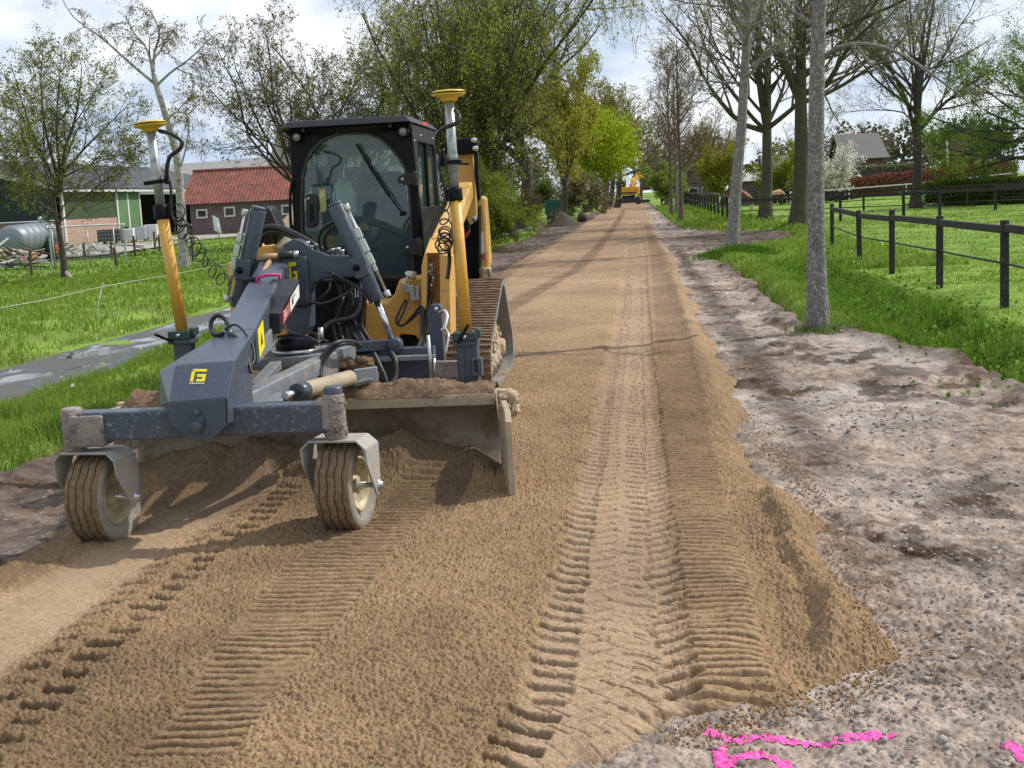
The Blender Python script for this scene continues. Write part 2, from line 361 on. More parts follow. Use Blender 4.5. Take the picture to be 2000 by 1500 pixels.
def sand_height(x, y):
    sdst = poly_dist(x, y, sand_poly) + fbm(x, y, 0.35, 4, 3) * 0.16
    near = 1 - sst(7, 16, y)
    a, ua = stA(x, y); b, ub = stB(x, y); c, uc = stC(x, y, 0.05); p, up = stP(x, y, 0.07); d1, _ = stD1(x, y, .08); d2, _ = stD2(x, y, .08)
    h = 0.035 + fbm(x, y, 2.5, 3, 11) * 0.03 + fbm(x, y, 0.35, 3, 21) * 0.012
    packed = np.maximum(np.maximum(c * 0.9, p * (.75 + .5 * vn(x / .12, y / .2, 6))), 0.35 * sst(9, 20, y))
    loose = (1 - packed) * (1 - 0.5 * np.maximum(a, b))
    patch = sst(-0.2, 0.2, fbm(x, y, 0.9, 3, 41))
    packed = np.clip(packed + 0.0 * patch, 0, 1)
    h = h - 0.022 * c - 0.02 * p
    # ribs of the rubber tracks
    wob = vn(y / 0.5, x / 0.5, 9) * 0.035 + vn(x / 0.10, y / 0.06, 10) * 0.014
    def ribs(pitch, k=1.0):
        t = ((y + wob * k + x * 0.03) / pitch) % 1.0; return np.minimum(sst(0, .14, t), 1 - sst(.60, .86, t))
    brk = 0.25 + 0.75 * sst(-0.42, -0.16, fbm(x, y, 0.25, 3, 61)); brk2 = 0.3 + 0.7 * sst(-.42, -.16, fbm(x, y, 0.3, 3, 67)); fade = 1 - sst(10, 24, y)
    h = h + (a * brk * (ribs(0.058) - 0.75) * 0.027 + b * brk2 * (ribs(0.062) - 0.7) * 0.028) * fade
    h = h - 0.006 * np.maximum(a, b)
    # lugs
    lg = np.zeros_like(h)
    nf = 1 - sst(7, 8.5, y)
    lg = np.maximum(lg, lugs(x, y, lugD1, 0.135, 0.135, 0.066, 0, 0.15, 1) * 1.3 * nf)
    lg = np.maximum(lg, lugs(x, y, lugD2, 0.135, 0.115, 0.05, .06, -0.2, 2) * 1.0 * nf)
    tl = (1 - sst(3.4, 3.75, y))
    lf = 1 - sst(14, 34, y)
    lg = np.maximum(lg, lugs(x, y, lugCL, 0.115, 0.15, 0.055, 0, 0.25, 3) * (0.85 + 0.4 * tl) * lf)
    lg = np.maximum(lg, lugs(x, y, lugCR, 0.115, 0.13, 0.05, .05, -0.3, 4) * 1.0 * lf)
    lg = np.maximum(lg, lugs(x, y, lambda q: lugCM(q) - 0.07, 0.115, 0.11, 0.035, .03, -0.5, 5) * (.35 + .45 * sst(4.5, 6.5, y)) * lf)
    lg = np.maximum(lg, lugs(x, y, lambda q: lugCM(q) + 0.09, 0.115, 0.11, 0.035, .09, 0.5, 6) * (.35 + .45 * sst(4.5, 6.5, y)) * lf)
    h = h - lg * 0.028
    # zig-zag grooves of the tyre tread, strongest close by
    zz = np.abs(((x + 0.045 * np.abs(((y / 0.17) % 1.0) * 2 - 1) * 2) / 0.125) % 1.0 - 0.5); g1 = 1 - sst(0.0, 0.07, zz)
    yy = np.abs(((y + 0.035 * np.abs(((x / 0.125) % 1.0) * 2 - 1) * 2) / 0.125) % 1.0 - 0.5); g2 = 1 - sst(0.0, 0.07, yy)
    h = h - np.maximum(g1, g2) * 0.010 * c * (1 - sst(3.8, 5.2, y)) * sst(-.3, .15, fbm(x, y, .3, 2, 71)) - np.maximum(g1, g2) * 0.007 * c * (1 - sst(7, 12, y))
    # long ruts farther off
    rut = np.cos((x - np.interp(y, [3, 160], [0, 0.1])) / 0.085) * 0.006 * sst(12, 18, y) * np.maximum(c, b) 
    h = h + rut - 0.012 * d1 - 0.008 * d2
    # windrow ridge on the right
    cxr = np.interp(y, crest[:, 1], crest[:, 0]); u = x - cxr + fbm(x, y, 0.2, 2, 81) * 0.03
    prof = np.where(u < 0, sst(-0.10, 0.0, u) * 1.0 - 0.35 * np.exp(-((u + 0.2) / 0.08) ** 2), np.exp(-(u / 0.32) ** 2))
    amp = np.interp(y, [3.9, 4.2, 4.6, 5.2, 6.0, 6.6, 8, 12], [0.0, 0.10, 0.125, 0.10, 0.07, 0.02, 0.03, 0.03])
    amp2 = np.where(y > 6.4, 0.0, 1.0)
    h = h + prof * amp * amp2
    ledge = np.exp(-((x - 0.55 + 0.05 * vn(y / 1.5, y * 0, 4)) / 0.10) ** 2) * 0.03 * sst(6.5, 8, y); h = h + ledge
    # heap in front of the blade
    u = x; pil = np.interp(u, [-3.15, -2.9, -2.7, -2.5, -2.38, -2.26, -2.12, -2.0, -1.88, -1.7, -1.5, -1.38, -1.2, -1.08, -0.95, -0.82], [0.0, 0.10, 0.15, 0.17, 0.15, 0.20, 0.16, 0.13, 0.20, 0.23, 0.21, 0.24, 0.17, 0.12, 0.10, 0.0])
    front = 6.62 + 0.08 * vn(x / 0.4, y * 0, 5); back = 7.12
    pf = np.where(y < back, sst(front, back, y) ** 1.15, 1 - sst(back, back + 0.12, y))
    h = h + (pil + fbm(x, y, 0.25, 3, 91) * 0.06) * pf * (pil > 0.01)
    loose = np.clip(loose + pf * (x < -0.8) * (x > -3.4), 0, 1)
    # grains and clumps
    gsz = clumps(x, y, 0.0155, 3, .2, .62) * 0.0155 * 1.15 + clumps(x, y, 0.009, 8, .2, .6) * 0.009 * 1.0
    big = clumps(x, y, 0.034, 13, 0.1, 0.45) * 0.034 * 0.35 * sst(0.05, 0.3, fbm(x, y, 0.6, 2, 51))
    nearfade = 1 - 0.75 * sst(5, 14, y)
    h = h + ((gsz - .006) * (0.16 + 0.9 * loose) * (1 - .78 * np.maximum(np.maximum(a, b), np.clip(lg * 1.5, 0, 1))) + big * loose * (1 - np.maximum(a, b))) * nearfade + fbm(x, y, 0.05, 3, 31) * 0.006 * (0.3 + loose)
    # outer slope
    rad = 0.30
    h = h - 0.17 * (1 - sst(-0.07, 0.30, sdst)) - np.maximum(-sdst, 0) * 0.5
    moist_shade = np.clip(0.8 * d1 + 0.7 * d2 + 0.5 * b * sst(4, 9, y) + 0.35 * (1 - packed) * (x < -1.2) * (y < 6) * sst(-.2, .3, fbm(x, y, 1.2, 3, 8)) + 0.9 * sst(5.7, 6.4, y) * (1 - sst(7.1, 7.3, y)) * (x < -.95) * (x > -3.4) + pf * 0.6 * (pil > 0.01) + 0.75 * lg + 0.8 * fbm(x, y, 0.5, 4, 33) * (0.3 + 0.7*loose), 0, 1)  # damp tones, plus machine shade painted into the sand before the blade
    return h, packed, moist_shade
NX1 = np.concatenate([np.arange(-4.2, -2.3, 0.009), np.arange(-2.3, 1.02, 0.0033), np.arange(1.02, 1.4, 0.012)])
ys = [2.7]
while ys[-1] < 158: ys.append(ys[-1] + max(0.0036, 0.5 * ys[-1] ** 2 / 1984))
NY1 = np.array(ys)
X, Y = np.meshgrid(NX1, NY1); x, y = X.ravel(), Y.ravel()
hh, pk, mo_sh = sand_height(x, y)
M['sand'] = None
def ground_mat(name):
    m = bpy.data.materials.new(name); m.use_nodes = True; N, L = m.node_tree.nodes, m.node_tree.links; b = N['Principled BSDF']
    b.inputs['Roughness'].default_value = 0.95; b.inputs['Specular IOR Level'].default_value = 0.15
    a = N.new('ShaderNodeAttribute'); a.attribute_name = 'col'
    co = N.new('ShaderNodeTexCoord').outputs['Object']
    n = N.new('ShaderNodeTexNoise'); n.inputs['Scale'].default_value = 160; n.inputs['Detail'].default_value = 3; L.new(co, n.inputs['Vector'])
    r = N.new('ShaderNodeMapRange'); L.new(n.outputs[0], r.inputs[0]); r.inputs[1].default_value = 0.3; r.inputs[2].default_value = 0.7; r.inputs[3].default_value = 0.82; r.inputs[4].default_value = 1.18
    mx = N.new('ShaderNodeMixRGB'); mx.blend_type = 'MULTIPLY'; mx.inputs[0].default_value = 1; L.new(a.outputs['Color'], mx.inputs[1]); L.new(r.outputs[0], mx.inputs[2])
    L.new(mx.outputs[0], b.inputs['Base Color'])
    bp = N.new('ShaderNodeBump'); bp.inputs['Strength'].default_value = 0.35; bp.inputs['Distance'].default_value = 0.006
    L.new(n.outputs[0], bp.inputs['Height']); L.new(bp.outputs[0], b.inputs['Normal'])
    return m
M['sand'] = ground_mat('moist_sand'); M['dirt'] = ground_mat('bare_soil')
def lerp(a, b, t): return np.asarray(a)[None, :] * (1 - t[:, None]) + np.asarray(b)[None, :] * t[:, None]
loosec = lerp((0.248, 0.165, 0.094), (0.318, 0.224, 0.147), pk)
far = sst(10, 30, y)[:, None]
loosec = loosec * (1 - far) + np.array((0.288, 0.192, 0.120))[None, :] * far
loosec = loosec * (1 - 0.5 * mo_sh[:, None]) * (1 + 0.22 * fbm(x, y, 0.8, 5, 5)[:, None] + 0.28 * fbm(x, y * .6, 2.2, 3, 15)[:, None]) * (1 + .25 * (_h(np.floor(x / .007), np.floor(y / .007), 3) - .5)[:, None]) * (1 + .5 * (vn(x / .011, y / .011, 91) * (.4 + .6 * (1 - pk)))[:, None])
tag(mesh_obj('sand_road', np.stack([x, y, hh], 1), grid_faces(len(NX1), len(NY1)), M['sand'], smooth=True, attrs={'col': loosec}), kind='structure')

# --- bare soil verges -------------------------------------------------
dirtR_poly = np.array([(-0.6, 2.4), (2.6, 2.4), (2.95, 6.0)] + [tuple(q[:2]) for q in GP([(2060, 772), (1990, 752), (1900, 705), (1850, 683), (1740, 655), (1640, 642)])] + [(1.75, 14.6), (1.78, 19.5), (1.72, 24), (1.6, 27), (1.75, 30), (3.2, 33), (4.6, 38), (4.8, 43), (3.0, 46), (1.75, 50), (1.55, 58), (1.5, 80), (1.35, 150), (-0.6, 150)])
dirtL_poly = np.array([(-2.4, 4.2)] + [tuple(q[:2]) for q in GP([(-120, 985), (0, 932), (90, 890), (150, 862), (300, 790)])] + [(-3.75, 12), (-3.7, 20), (-3.9, 28), (-4.3, 33), (-4.4, 40), (-3.9, 48), (-4.4, 60), (-5.2, 66), (-5.2, 72), (-3.6, 78), (-3.2, 110), (-3.0, 150), (-2.0, 150), (-2.4, 8)])
def dirt_height(x, y, poly):
    under = sst(0.12, 0.5, poly_dist(x, y, sand_poly))
    sd = poly_dist(x, y, poly) + fbm(x, y, 0.5, 4, 103) * 0.28
    h = -0.04 + fbm(x, y, 1.6, 3, 111) * 0.035 + np.abs(fbm(x, y, 0.35, 6, 121, .6)) * 0.036
    g = clumps(x, y, 0.05, 23, 0.1, 0.5) * 0.05 * 0.45 * sst(-.25, .3, fbm(x, y, 0.7, 3, 131)) + clumps(x, y, 0.021, 29, .2, .6) * 0.021 * 1.0 + clumps(x, y, .012, 37, .2, .6) * .012 * 1.1 * (0.35 + 0.65 * sst(-.25, .2, fbm(x, y, 0.5, 3, 135)))
    nf = 1 - 0.6 * sst(7, 20, y); sm = sst(-0.02, 0.3, fbm(x, y, 1.1, 3, 139))
    h = h + (g * (1 - 0.85 * sm) * (.25 + .6 * (1 - sst(4.0, 7.0, y + (x - 1) * -.6))) + fbm(x, y, 0.11, 4, 141) * 0.03 * (1 - .6 * sm)) * nf
    # rolled edge lip next to the grass, loose heap along the sand
    h = h + np.exp(-((sd - 0.1) / 0.12) ** 2) * 0.05
    h = h - 0.16 * (1 - sst(-0.12, 0.06, sd))
    wet = np.clip(0.35 * sst(-0.05, 0.35, fbm(x, y, 0.9, 5, 151)) + 0.85 * sst(0.06, 0.26, fbm(x, y * .8, 0.22, 4, 157)) * sst(-.2, .2, fbm(x, y, 1.1, 3, 159)) + 0.7 * np.exp(-((sd - 0.02) / 0.16) ** 2) + 0.85 * (x < -1), 0, 1)
    if True:
        wet = np.clip(wet + 1.35 * np.exp(-(((x - 3.1) / 2.0) ** 2 + ((y - 39) / 8.0) ** 2)) + 0.75 * np.exp(-((x - 1.0) / 0.16) ** 2) * sst(6.2, 8, y) * (1 - sst(30, 40, y)), 0, 1)
    return h - 0.15 * under, wet, sm
def dirt_mesh(xs, ys, poly):
    X, Y = np.meshgrid(xs, ys); x, y = X.ravel(), Y.ravel(); h, w, sm = dirt_height(x, y, poly)
    c = lerp((0.325, 0.262, 0.218), (0.118, 0.090, 0.073), w)
    c = c * (1 + .40 * vn(x / .016, y / .016, 95)[:, None] + .35 * vn(x / .04, y / .04, 96)[:, None])
    c = c * (1 - 0.30 * sst(-.1, .25, fbm(x, y, 0.09, 3, 171))[:, None]) * (1 + 0.30 * fbm(x, y, 0.6, 5, 161)[:, None]) + 0.10 * (sm * (1 - w))[:, None] - 0.035 * sst(.0, .3, fbm(x, y, 0.3, 5, 173))[:, None]
    spk = (_h(np.floor(x / 0.012), np.floor(y / 0.012), 5) > 0.985).astype(float)[:, None] * (1 - sst(6, 9, y))[:, None]; c = c * (1 - spk * .5) + 0.45 * spk * .5
    tag(mesh_obj('dirt_verge', np.stack([x, y, h], 1), grid_faces(len(xs), len(ys)), M['dirt'], smooth=True, attrs={'col': c}), kind='structure')
ys = [2.6]
while ys[-1] < 150: ys.append(ys[-1] + max(0.005, 0.6 * ys[-1] ** 2 / 1984))
dirt_mesh(np.concatenate([np.arange(-0.4, 1.7, 0.0052), np.arange(1.7, 2.6, 0.009), np.arange(2.6, 5.6, 0.05)]), np.array(ys), dirtR_poly)
ys = [4.2]
while ys[-1] < 150: ys.append(ys[-1] + max(0.009, 0.7 * ys[-1] ** 2 / 1984))
dirt_mesh(np.concatenate([np.arange(-6.2, -4.0, 0.03), np.arange(-4.0, -2.2, 0.010)]), np.array(ys), dirtL_poly)

# --- the wide ground ---------------------------------------------------
def G(x, y):
    """height of the grassland"""
    z = 0.02 + fbm(x, y, 6, 3, 201) * 0.10 + fbm(x, y, 1.1, 3, 211) * 0.05
    dr = np.exp(-((x - 2.75 - 0.06 * np.clip(y - 12, 0, 8) * 0 ) / 0.42) ** 2) * sst(7, 9, y) * (1 - sst(24, 29, y)); z = z - 0.20 * dr
    z = z + 0.06 * np.exp(-((x - 2.15) / 0.3) ** 2) * sst(6, 8, y) * (1 - sst(24, 29, y))
    z = z - 0.10 * sst(5.2, 5.5, -x) * (1 - sst(7.4, 7.8, -x))
    z = z + 1.2 * sst(12, 40, x) * sst(45, 110, y)
    corr = np.maximum(sst(-.25, .1, poly_dist(x, y, dirtR_poly)), sst(-.25, .1, poly_dist(x, y, dirtL_poly)))
    corr = np.maximum(corr, sst(-.3, .1, poly_dist(x, y, sand_poly)))
    return z * (1 - corr) - 0.2 * corr, corr
gx = np.unique(np.concatenate([-np.geomspace(8, 2500, 70)[::-1], np.arange(-8, 7, 0.07), np.geomspace(7, 2500, 70)]).round(3))
gy = np.unique(np.concatenate([[-60, -20, -5, 0], np.arange(1.0, 16, 0.09), 16 + (np.geomspace(1, 3000, 260) - 1)]).round(3))
X, Y = np.meshgrid(gx, gy); x, y = X.ravel(), Y.ravel(); z, co_ = G(x, y)
z = z * (1 - sst(150, 400, np.hypot(x, y)) * 0.6)
z = z - 6.0 * sst(500, 2500, np.hypot(x, y))
gc = lerp((0.125, 0.215, 0.030), (0.20, 0.30, 0.05), np.clip(0.5 + fbm(x, y, 5, 5, 221), 0, 1))
gc = gc * (1 - .25 * sst(0.0, 0.3, fbm(x, y, 0.5, 4, 231))[:, None])
brown = np.clip(sst(0.1, 0.35, fbm(x, y, 0.9, 4, 241)) * 0.35 * (x < 0), 0, 1)[:, None]
gc = gc * (1 - brown) + np.array((0.12, 0.09, 0.05))[None] * brown
yard = (sst(-37, -35.5, x) * sst(60.5, 61.5, y) * (1 - sst(-8, -6, x)) * (1 - sst(83, 85, y)))[:, None] * 0
gc = gc * (1 - co_[:, None]) + np.array((0.09, 0.075, 0.06))[None] * co_[:, None]
M['turf'] = ground_mat('turf')
tag(mesh_obj('ground', np.stack([x, y, z], 1), grid_faces(len(gx), len(gy)), M['turf'], smooth=True, attrs={'col': gc}), kind='structure')

# --- wet tarmac path on the left
def asphalt_mat():
    m = bpy.data.materials.new('wet_tarmac'); m.use_nodes = True; N, L = m.node_tree.nodes, m.node_tree.links; b = N['Principled BSDF']
    co = N.new('ShaderNodeTexCoord').outputs['Object']; mp_ = N.new('ShaderNodeMapping'); mp_.inputs['Scale'].default_value = (1, 0.45, 1); L.new(co, mp_.inputs[0])
    n = N.new('ShaderNodeTexNoise'); n.inputs['Scale'].default_value = 2.1; n.inputs['Detail'].default_value = 5; L.new(mp_.outputs[0], n.inputs['Vector'])
    n2 = N.new('ShaderNodeTexNoise'); n2.inputs['Scale'].default_value = 140; n2.inputs['Detail'].default_value = 3; L.new(co, n2.inputs['Vector'])
    r = N.new('ShaderNodeValToRGB'); r.color_ramp.elements[0].position = .46; r.color_ramp.elements[1].position = .56; L.new(n.outputs[0], r.inputs[0])
    c = N.new('ShaderNodeMixRGB'); c.inputs[1].default_value = (.075, .073, .07, 1); c.inputs[2].default_value = (.035, .035, .036, 1); L.new(r.outputs[0], c.inputs[0])
    c2 = N.new('ShaderNodeMixRGB'); c2.blend_type = 'MULTIPLY'; c2.inputs[0].default_value = .7; L.new(c.outputs[0], c2.inputs[1]); 
    mr = N.new('ShaderNodeMapRange'); mr.inputs[3].default_value = .5; mr.inputs[4].default_value = 1.6; L.new(n2.outputs[0], mr.inputs[0]); L.new(mr.outputs[0], c2.inputs[2]); L.new(c2.outputs[0], b.inputs['Base Color'])
    mr2 = N.new('ShaderNodeMapRange'); mr2.inputs[3].default_value = .75; mr2.inputs[4].default_value = .06; L.new(r.outputs[0], mr2.inputs[0]); L.new(mr2.outputs[0], b.inputs['Roughness'])
    bp = N.new('ShaderNodeBump'); bp.inputs['Distance'].default_value = .004; inv = N.new('ShaderNodeMath'); inv.operation = 'SUBTRACT'; inv.inputs[0].default_value = .5; inv.use_clamp = True; L.new(r.outputs[0], inv.inputs[1])
    L.new(inv.outputs[0], bp.inputs['Strength']); L.new(n2.outputs[0], bp.inputs['Height']); L.new(bp.outputs[0], b.inputs['Normal']); return m
M['tarmac'] = asphalt_mat()
xs = np.linspace(-7.05, -5.5, 24); ys = np.concatenate([np.arange(2, 30, 0.12), np.arange(30, 150, 1.5)])
X, Y = np.meshgrid(xs, ys); x, y = X.ravel(), Y.ravel()
edge = np.minimum(x - (-6.95 + 0.10 * vn(y / .8, y * 0, 1)), (-5.62 + 0.12 * vn(y / .6, y * 0, 2)) - x)
x = x + (y - 12) * 0.02
z = -0.015 + fbm(x, y, 1.2, 2, 301) * 0.02 - 0.12 * (1 - sst(-.06, .06, edge))
tag(mesh_obj('path', np.stack([x, y, z], 1), grid_faces(len(xs), len(ys)), M['tarmac'], smooth=True), kind='structure')

# --- pebbles on the soil (nobody could count them)
def pebbles(n, xr, yr, smin, smax, poly, seed):
    r = np.random.default_rng(seed); px = r.uniform(*xr, n); py = yr[0] + (yr[1] - yr[0]) * r.random(n) ** 1.6
    ok = (poly_dist(px, py, poly) > 0.03) & (poly_dist(px, py, sand_poly) < -0.02); px, py = px[ok], py[ok]
    clus = sst(-.12, .3, fbm(px, py, .8, 3, 135)); ok = r.random(len(px)) < 0.25 + .75 * clus; px, py = px[ok], py[ok]
    h, _, _ = dirt_height(px, py, poly); n = len(px)
    sz = smin * (smax / smin) ** (r.random(n) ** 2.2)
    t = (1 + 5 ** .5) / 2
    B = np.array([(-1, t, 0), (1, t, 0), (-1, -t, 0), (1, -t, 0), (0, -1, t), (0, 1, t), (0, -1, -t), (0, 1, -t), (t, 0, -1), (t, 0, 1), (-t, 0, -1), (-t, 0, 1)]) / 1.9
    Fb = np.array([(0, 11, 5), (0, 5, 1), (0, 1, 7), (0, 7, 10), (0, 10, 11), (1, 5, 9), (5, 11, 4), (11, 10, 2), (10, 7, 6), (7, 1, 8), (3, 9, 4), (3, 4, 2), (3, 2, 6), (3, 6, 8), (3, 8, 9), (4, 9, 5), (2, 4, 11), (6, 2, 10), (8, 6, 7), (9, 8, 1)])
    V = B[None] * (1 + .25 * r.uniform(-1, 1, (n, 12, 1))); V = V * (sz[:, None, None] * np.stack([r.uniform(.8, 1.5, n), r.uniform(.7, 1.2, n), r.uniform(.5, .9, n)], 1)[:, None, :])
    a = r.uniform(0, 6.28, n); ca, sa = np.cos(a)[:, None], np.sin(a)[:, None]
    V = np.stack([V[..., 0] * ca - V[..., 1] * sa, V[..., 0] * sa + V[..., 1] * ca, V[..., 2]], -1) + np.stack([px, py, h + sz * .15], 1)[:, None, :]
    g = r.random(n); c = lerp((.20, .17, .15), (.42, .385, .35), g ** 1.4); c = np.repeat(c, 12, 0)
    return V.reshape(-1, 3), (Fb[None] + np.arange(n)[:, None, None] * 12).reshape(-1, 3), c
def crumbs(q, r):
    n = len(q); sz = r.uniform(.002, .0065, n); B = np.array([(1, 0, 0), (-1, 0, 0), (0, 1, 0), (0, -1, 0), (0, 0, 1), (0, 0, -1)], float); Fb = np.array([(0, 2, 4), (2, 1, 4), (1, 3, 4), (3, 0, 4), (2, 0, 5), (1, 2, 5), (3, 1, 5), (0, 3, 5)])
    z = np.maximum(dirt_height(q[:, 0], q[:, 1], dirtR_poly)[0], sand_height(q[:, 0], q[:, 1])[0])
    V = B[None] * (1 + .35 * r.uniform(-1, 1, (n, 6, 1))) * sz[:, None, None] + np.stack([q[:, 0], q[:, 1], z + sz * .4], 1)[:, None, :]
    c = lerp((.20, .125, .065), (.34, .22, .13), r.random(n)); return V.reshape(-1, 3), (Fb[None] + np.arange(n)[:, None, None] * 6).reshape(-1, 3), np.repeat(c, 6, 0)
V1, F1, C1 = pebbles(12000, (0.0, 2.3), (3.0, 9.0), .003, .015, dirtR_poly, 5)
V2, F2, C2 = pebbles(1500, (0.7, 2.2), (8.0, 24.0), .006, .022, dirtR_poly, 6)
r = np.random.default_rng(12); k_ = r.integers(2, len(eR) - 6, 3600); t_ = r.random((3600, 1)); q_ = eR[k_] * (1 - t_) + eR[k_ + 1] * t_; q_ = q_ + r.normal(size=(3600, 2)) * .04 + np.array((.7, -.5))[None] * (r.exponential(.07, 3600)[:, None] - .08)
V3, F3, C3 = crumbs(q_, r)
def stack3(): 
    return np.vstack([V1, V2, V3]), np.vstack([F1, F2 + len(V1), F3 + len(V1) + len(V2)]), np.vstack([C1, C2, C3])
VV, FF, CC = stack3()
tag(mesh_obj('pebbles', VV, FF, M['dirt'], smooth=True, attrs={'col': CC}), 'small pale stones scattered over the bare soil beside the sand road', kind='stuff')

# --- pink marking paint on the soil
M['pink'] = mat('pink_marking_paint', (0.80, 0.09, 0.40), 0.8, 0, 0.2, 60, (0.32, 0.25, 0.22), 0.36, 110)
def paint(pts, w, label):
    w = w * 1.5; P = np.array([gp(*q)[:2] for q in pts]); P = np.array(smooth_path([(*p, 0) for p in P], 40))[:, :2]; V, Fc = [], []
    rr = np.random.default_rng(len(pts)); k = 7
    for i, p in enumerate(P):
        d = nrm(np.append(P[min(i + 1, len(P) - 1)] - P[max(i - 1, 0)], 0)); nn = np.array((-d[1], d[0]))
        ww = w * (0.85 + 0.4 * rr.random())
        for j in range(k):
            q = p + nn * (j / (k - 1) - .5) * ww; V.append((q[0], q[1], 0))
    V = np.array(V); V[:, 2] = dirt_height(V[:, 0], V[:, 1], dirtR_poly)[0] + 0.0035
    n = len(P); Fq = grid_faces(k, n)
    tag(mesh_obj('paint_mark', V, Fq, M['pink'], smooth=True), label, 'paint mark', 'pink spray marks on the soil')
paint([(1378, 1421), (1450, 1430), (1560, 1442), (1650, 1437), (1748, 1428)], 0.026, 'long pink sprayed line on the grey soil just below the end of the sand')
paint([(1402, 1447), (1405, 1462), (1412, 1490), (1408, 1520)], 0.026, 'short upright dash of pink spray below the left end of the long line')
paint([(1412, 1500), (1440, 1482), (1480, 1472), (1515, 1480), (1540, 1505), (1545, 1530)], 0.026, 'pink sprayed arc at the very bottom beneath the long line')
paint([(1960, 1445), (1985, 1455), (2010, 1470)], 0.03, 'pink spray patch in the bottom right corner on stones')
# ================================================================== TREES AND GRASS
def leaf_mat(name, trans=0.5):
    m = bpy.data.materials.new(name); m.use_nodes = True; N, L = m.node_tree.nodes, m.node_tree.links; N.clear()
    o = N.new('ShaderNodeOutputMaterial'); a = N.new('ShaderNodeAttribute'); a.attribute_name = 'col'
    d = N.new('ShaderNodeBsdfDiffuse'); t = N.new('ShaderNodeBsdfTranslucent'); x = N.new('ShaderNodeMixShader'); x.inputs[0].default_value = trans
    for q in (d, t): L.new(a.outputs['Color'], q.inputs['Color'])
    L.new(d.outputs[0], x.inputs[1]); L.new(t.outputs[0], x.inputs[2]); L.new(x.outputs[0], o.inputs[0]); return m
M['leaf'] = leaf_mat('leaves', 0.58); M['blade'+'_grass'] = leaf_mat('grass_blades', 0.45)
def bark(name, c, spots=None, sp=0.4, sc=14, bump=0.5):
    m = mat(name, c, 0.95, 0, 0.3, 9, spots, sp, sc, bump, 40); return m
M['bark_grey'] = bark('lichen_grey_bark', (0.165, 0.15, 0.135), (0.37, 0.37, 0.35), 0.45, 26, bump=.9)
M['bark_green'] = bark('mossy_bark', (0.068, 0.058, 0.042), (0.085, 0.085, 0.032), 0.5, 5, bump=1.0)
M['bark_dark'] = bark('dark_bark', (0.06, 0.048, 0.04), (0.11, 0.095, 0.075), 0.4, 10, bump=.9)
M['bark_brown'] = bark('brown_twig_bark', (0.135, 0.10, 0.07))
M['bark_twig'] = bark('grey_brown_twig_bark', (0.15, 0.125, 0.098))
M['bark_birch'] = bark('birch_bark', (0.40, 0.37, 0.34), (0.05, 0.045, 0.04), 0.38, 7)

def tubes_arr(P, R, n):
    N, K, _ = P.shape
    d = np.empty_like(P); d[:, 1:-1] = P[:, 2:] - P[:, :-2]; d[:, 0] = P[:, 1] - P[:, 0]; d[:, -1] = P[:, -1] - P[:, -2]
    d /= np.linalg.norm(d, axis=2, keepdims=True) + 1e-9
    md = d.mean(1); ref = np.where(np.abs(md[:, 2:3]) < 0.8, np.array([[0, 0, 1.]]), np.array([[1., 0.2, 0]]))
    u = np.cross(d, ref[:, None, :]); u /= np.linalg.norm(u, axis=2, keepdims=True) + 1e-9; v = np.cross(u, d)
    a = np.arange(n) * 2 * np.pi / n
    V = P[:, :, None, :] + R[:, :, None, None] * (u[:, :, None, :] * np.cos(a)[None, None, :, None] + v[:, :, None, :] * np.sin(a)[None, None, :, None])
    b = np.arange(N)[:, None, None] * K * n + np.arange(K - 1)[None, :, None] * n; k = np.arange(n)[None, None, :]; k2 = (k + 1) % n
    Fq = np.stack([b + k, b + k2, b + k2 + n, b + k + n], -1).reshape(-1, 4)
    return V.reshape(-1, 3), Fq
def unit(v): return v / (np.linalg.norm(v, axis=-1, keepdims=True) + 1e-9)
def grow(P, R, n_per, t0, t1, length, angle, K, trop, wob, r, rk=0.6, tip=0.25, taper_len=0.5, rmin=0.004, even=True):
    """children of every branch of a level, all at once"""
    N, KK, _ = P.shape
    idx = np.repeat(np.arange(N), n_per); m = len(idx)
    if even: t = t0 + (t1 - t0) * ((np.tile(np.arange(n_per), N) + r.random(m)) / n_per)
    else: t = t0 + (t1 - t0) * r.random(m)
    f = t * (KK - 1); i0 = np.minimum(f.astype(int), KK - 2); fr = (f - i0)[:, None]
    p = P[idx, i0] * (1 - fr) + P[idx, i0 + 1] * fr
    pd = unit(P[idx, i0 + 1] - P[idx, i0]); pr = (R[idx, i0] * (1 - fr[:, 0]) + R[idx, i0 + 1] * fr[:, 0])
    rnd = unit(r.normal(size=(m, 3))); side = unit(np.cross(pd, rnd))
    ang = np.radians(r.uniform(angle[0], angle[1], m))[:, None]
    d = unit(pd * np.cos(ang) + side * np.sin(ang))
    Ln = r.uniform(length[0], length[1], m) * (1 - taper_len * (t - t0) / max(t1 - t0, 1e-6))
    step = Ln / (K - 1); out = np.empty((m, K, 3)); out[:, 0] = p
    tr = np.array(trop, float)
    for k in range(1, K):
        d = unit(d + tr[None] + r.normal(size=(m, 3)) * wob); out[:, k] = out[:, k - 1] + d * step[:, None]
    r0 = np.maximum(np.minimum(pr * rk, Ln * 0.02 + 0.003), rmin)
    Rr = np.maximum(r0[:, None] * np.linspace(1, tip, K)[None], rmin * 0.7)
    return out, Rr
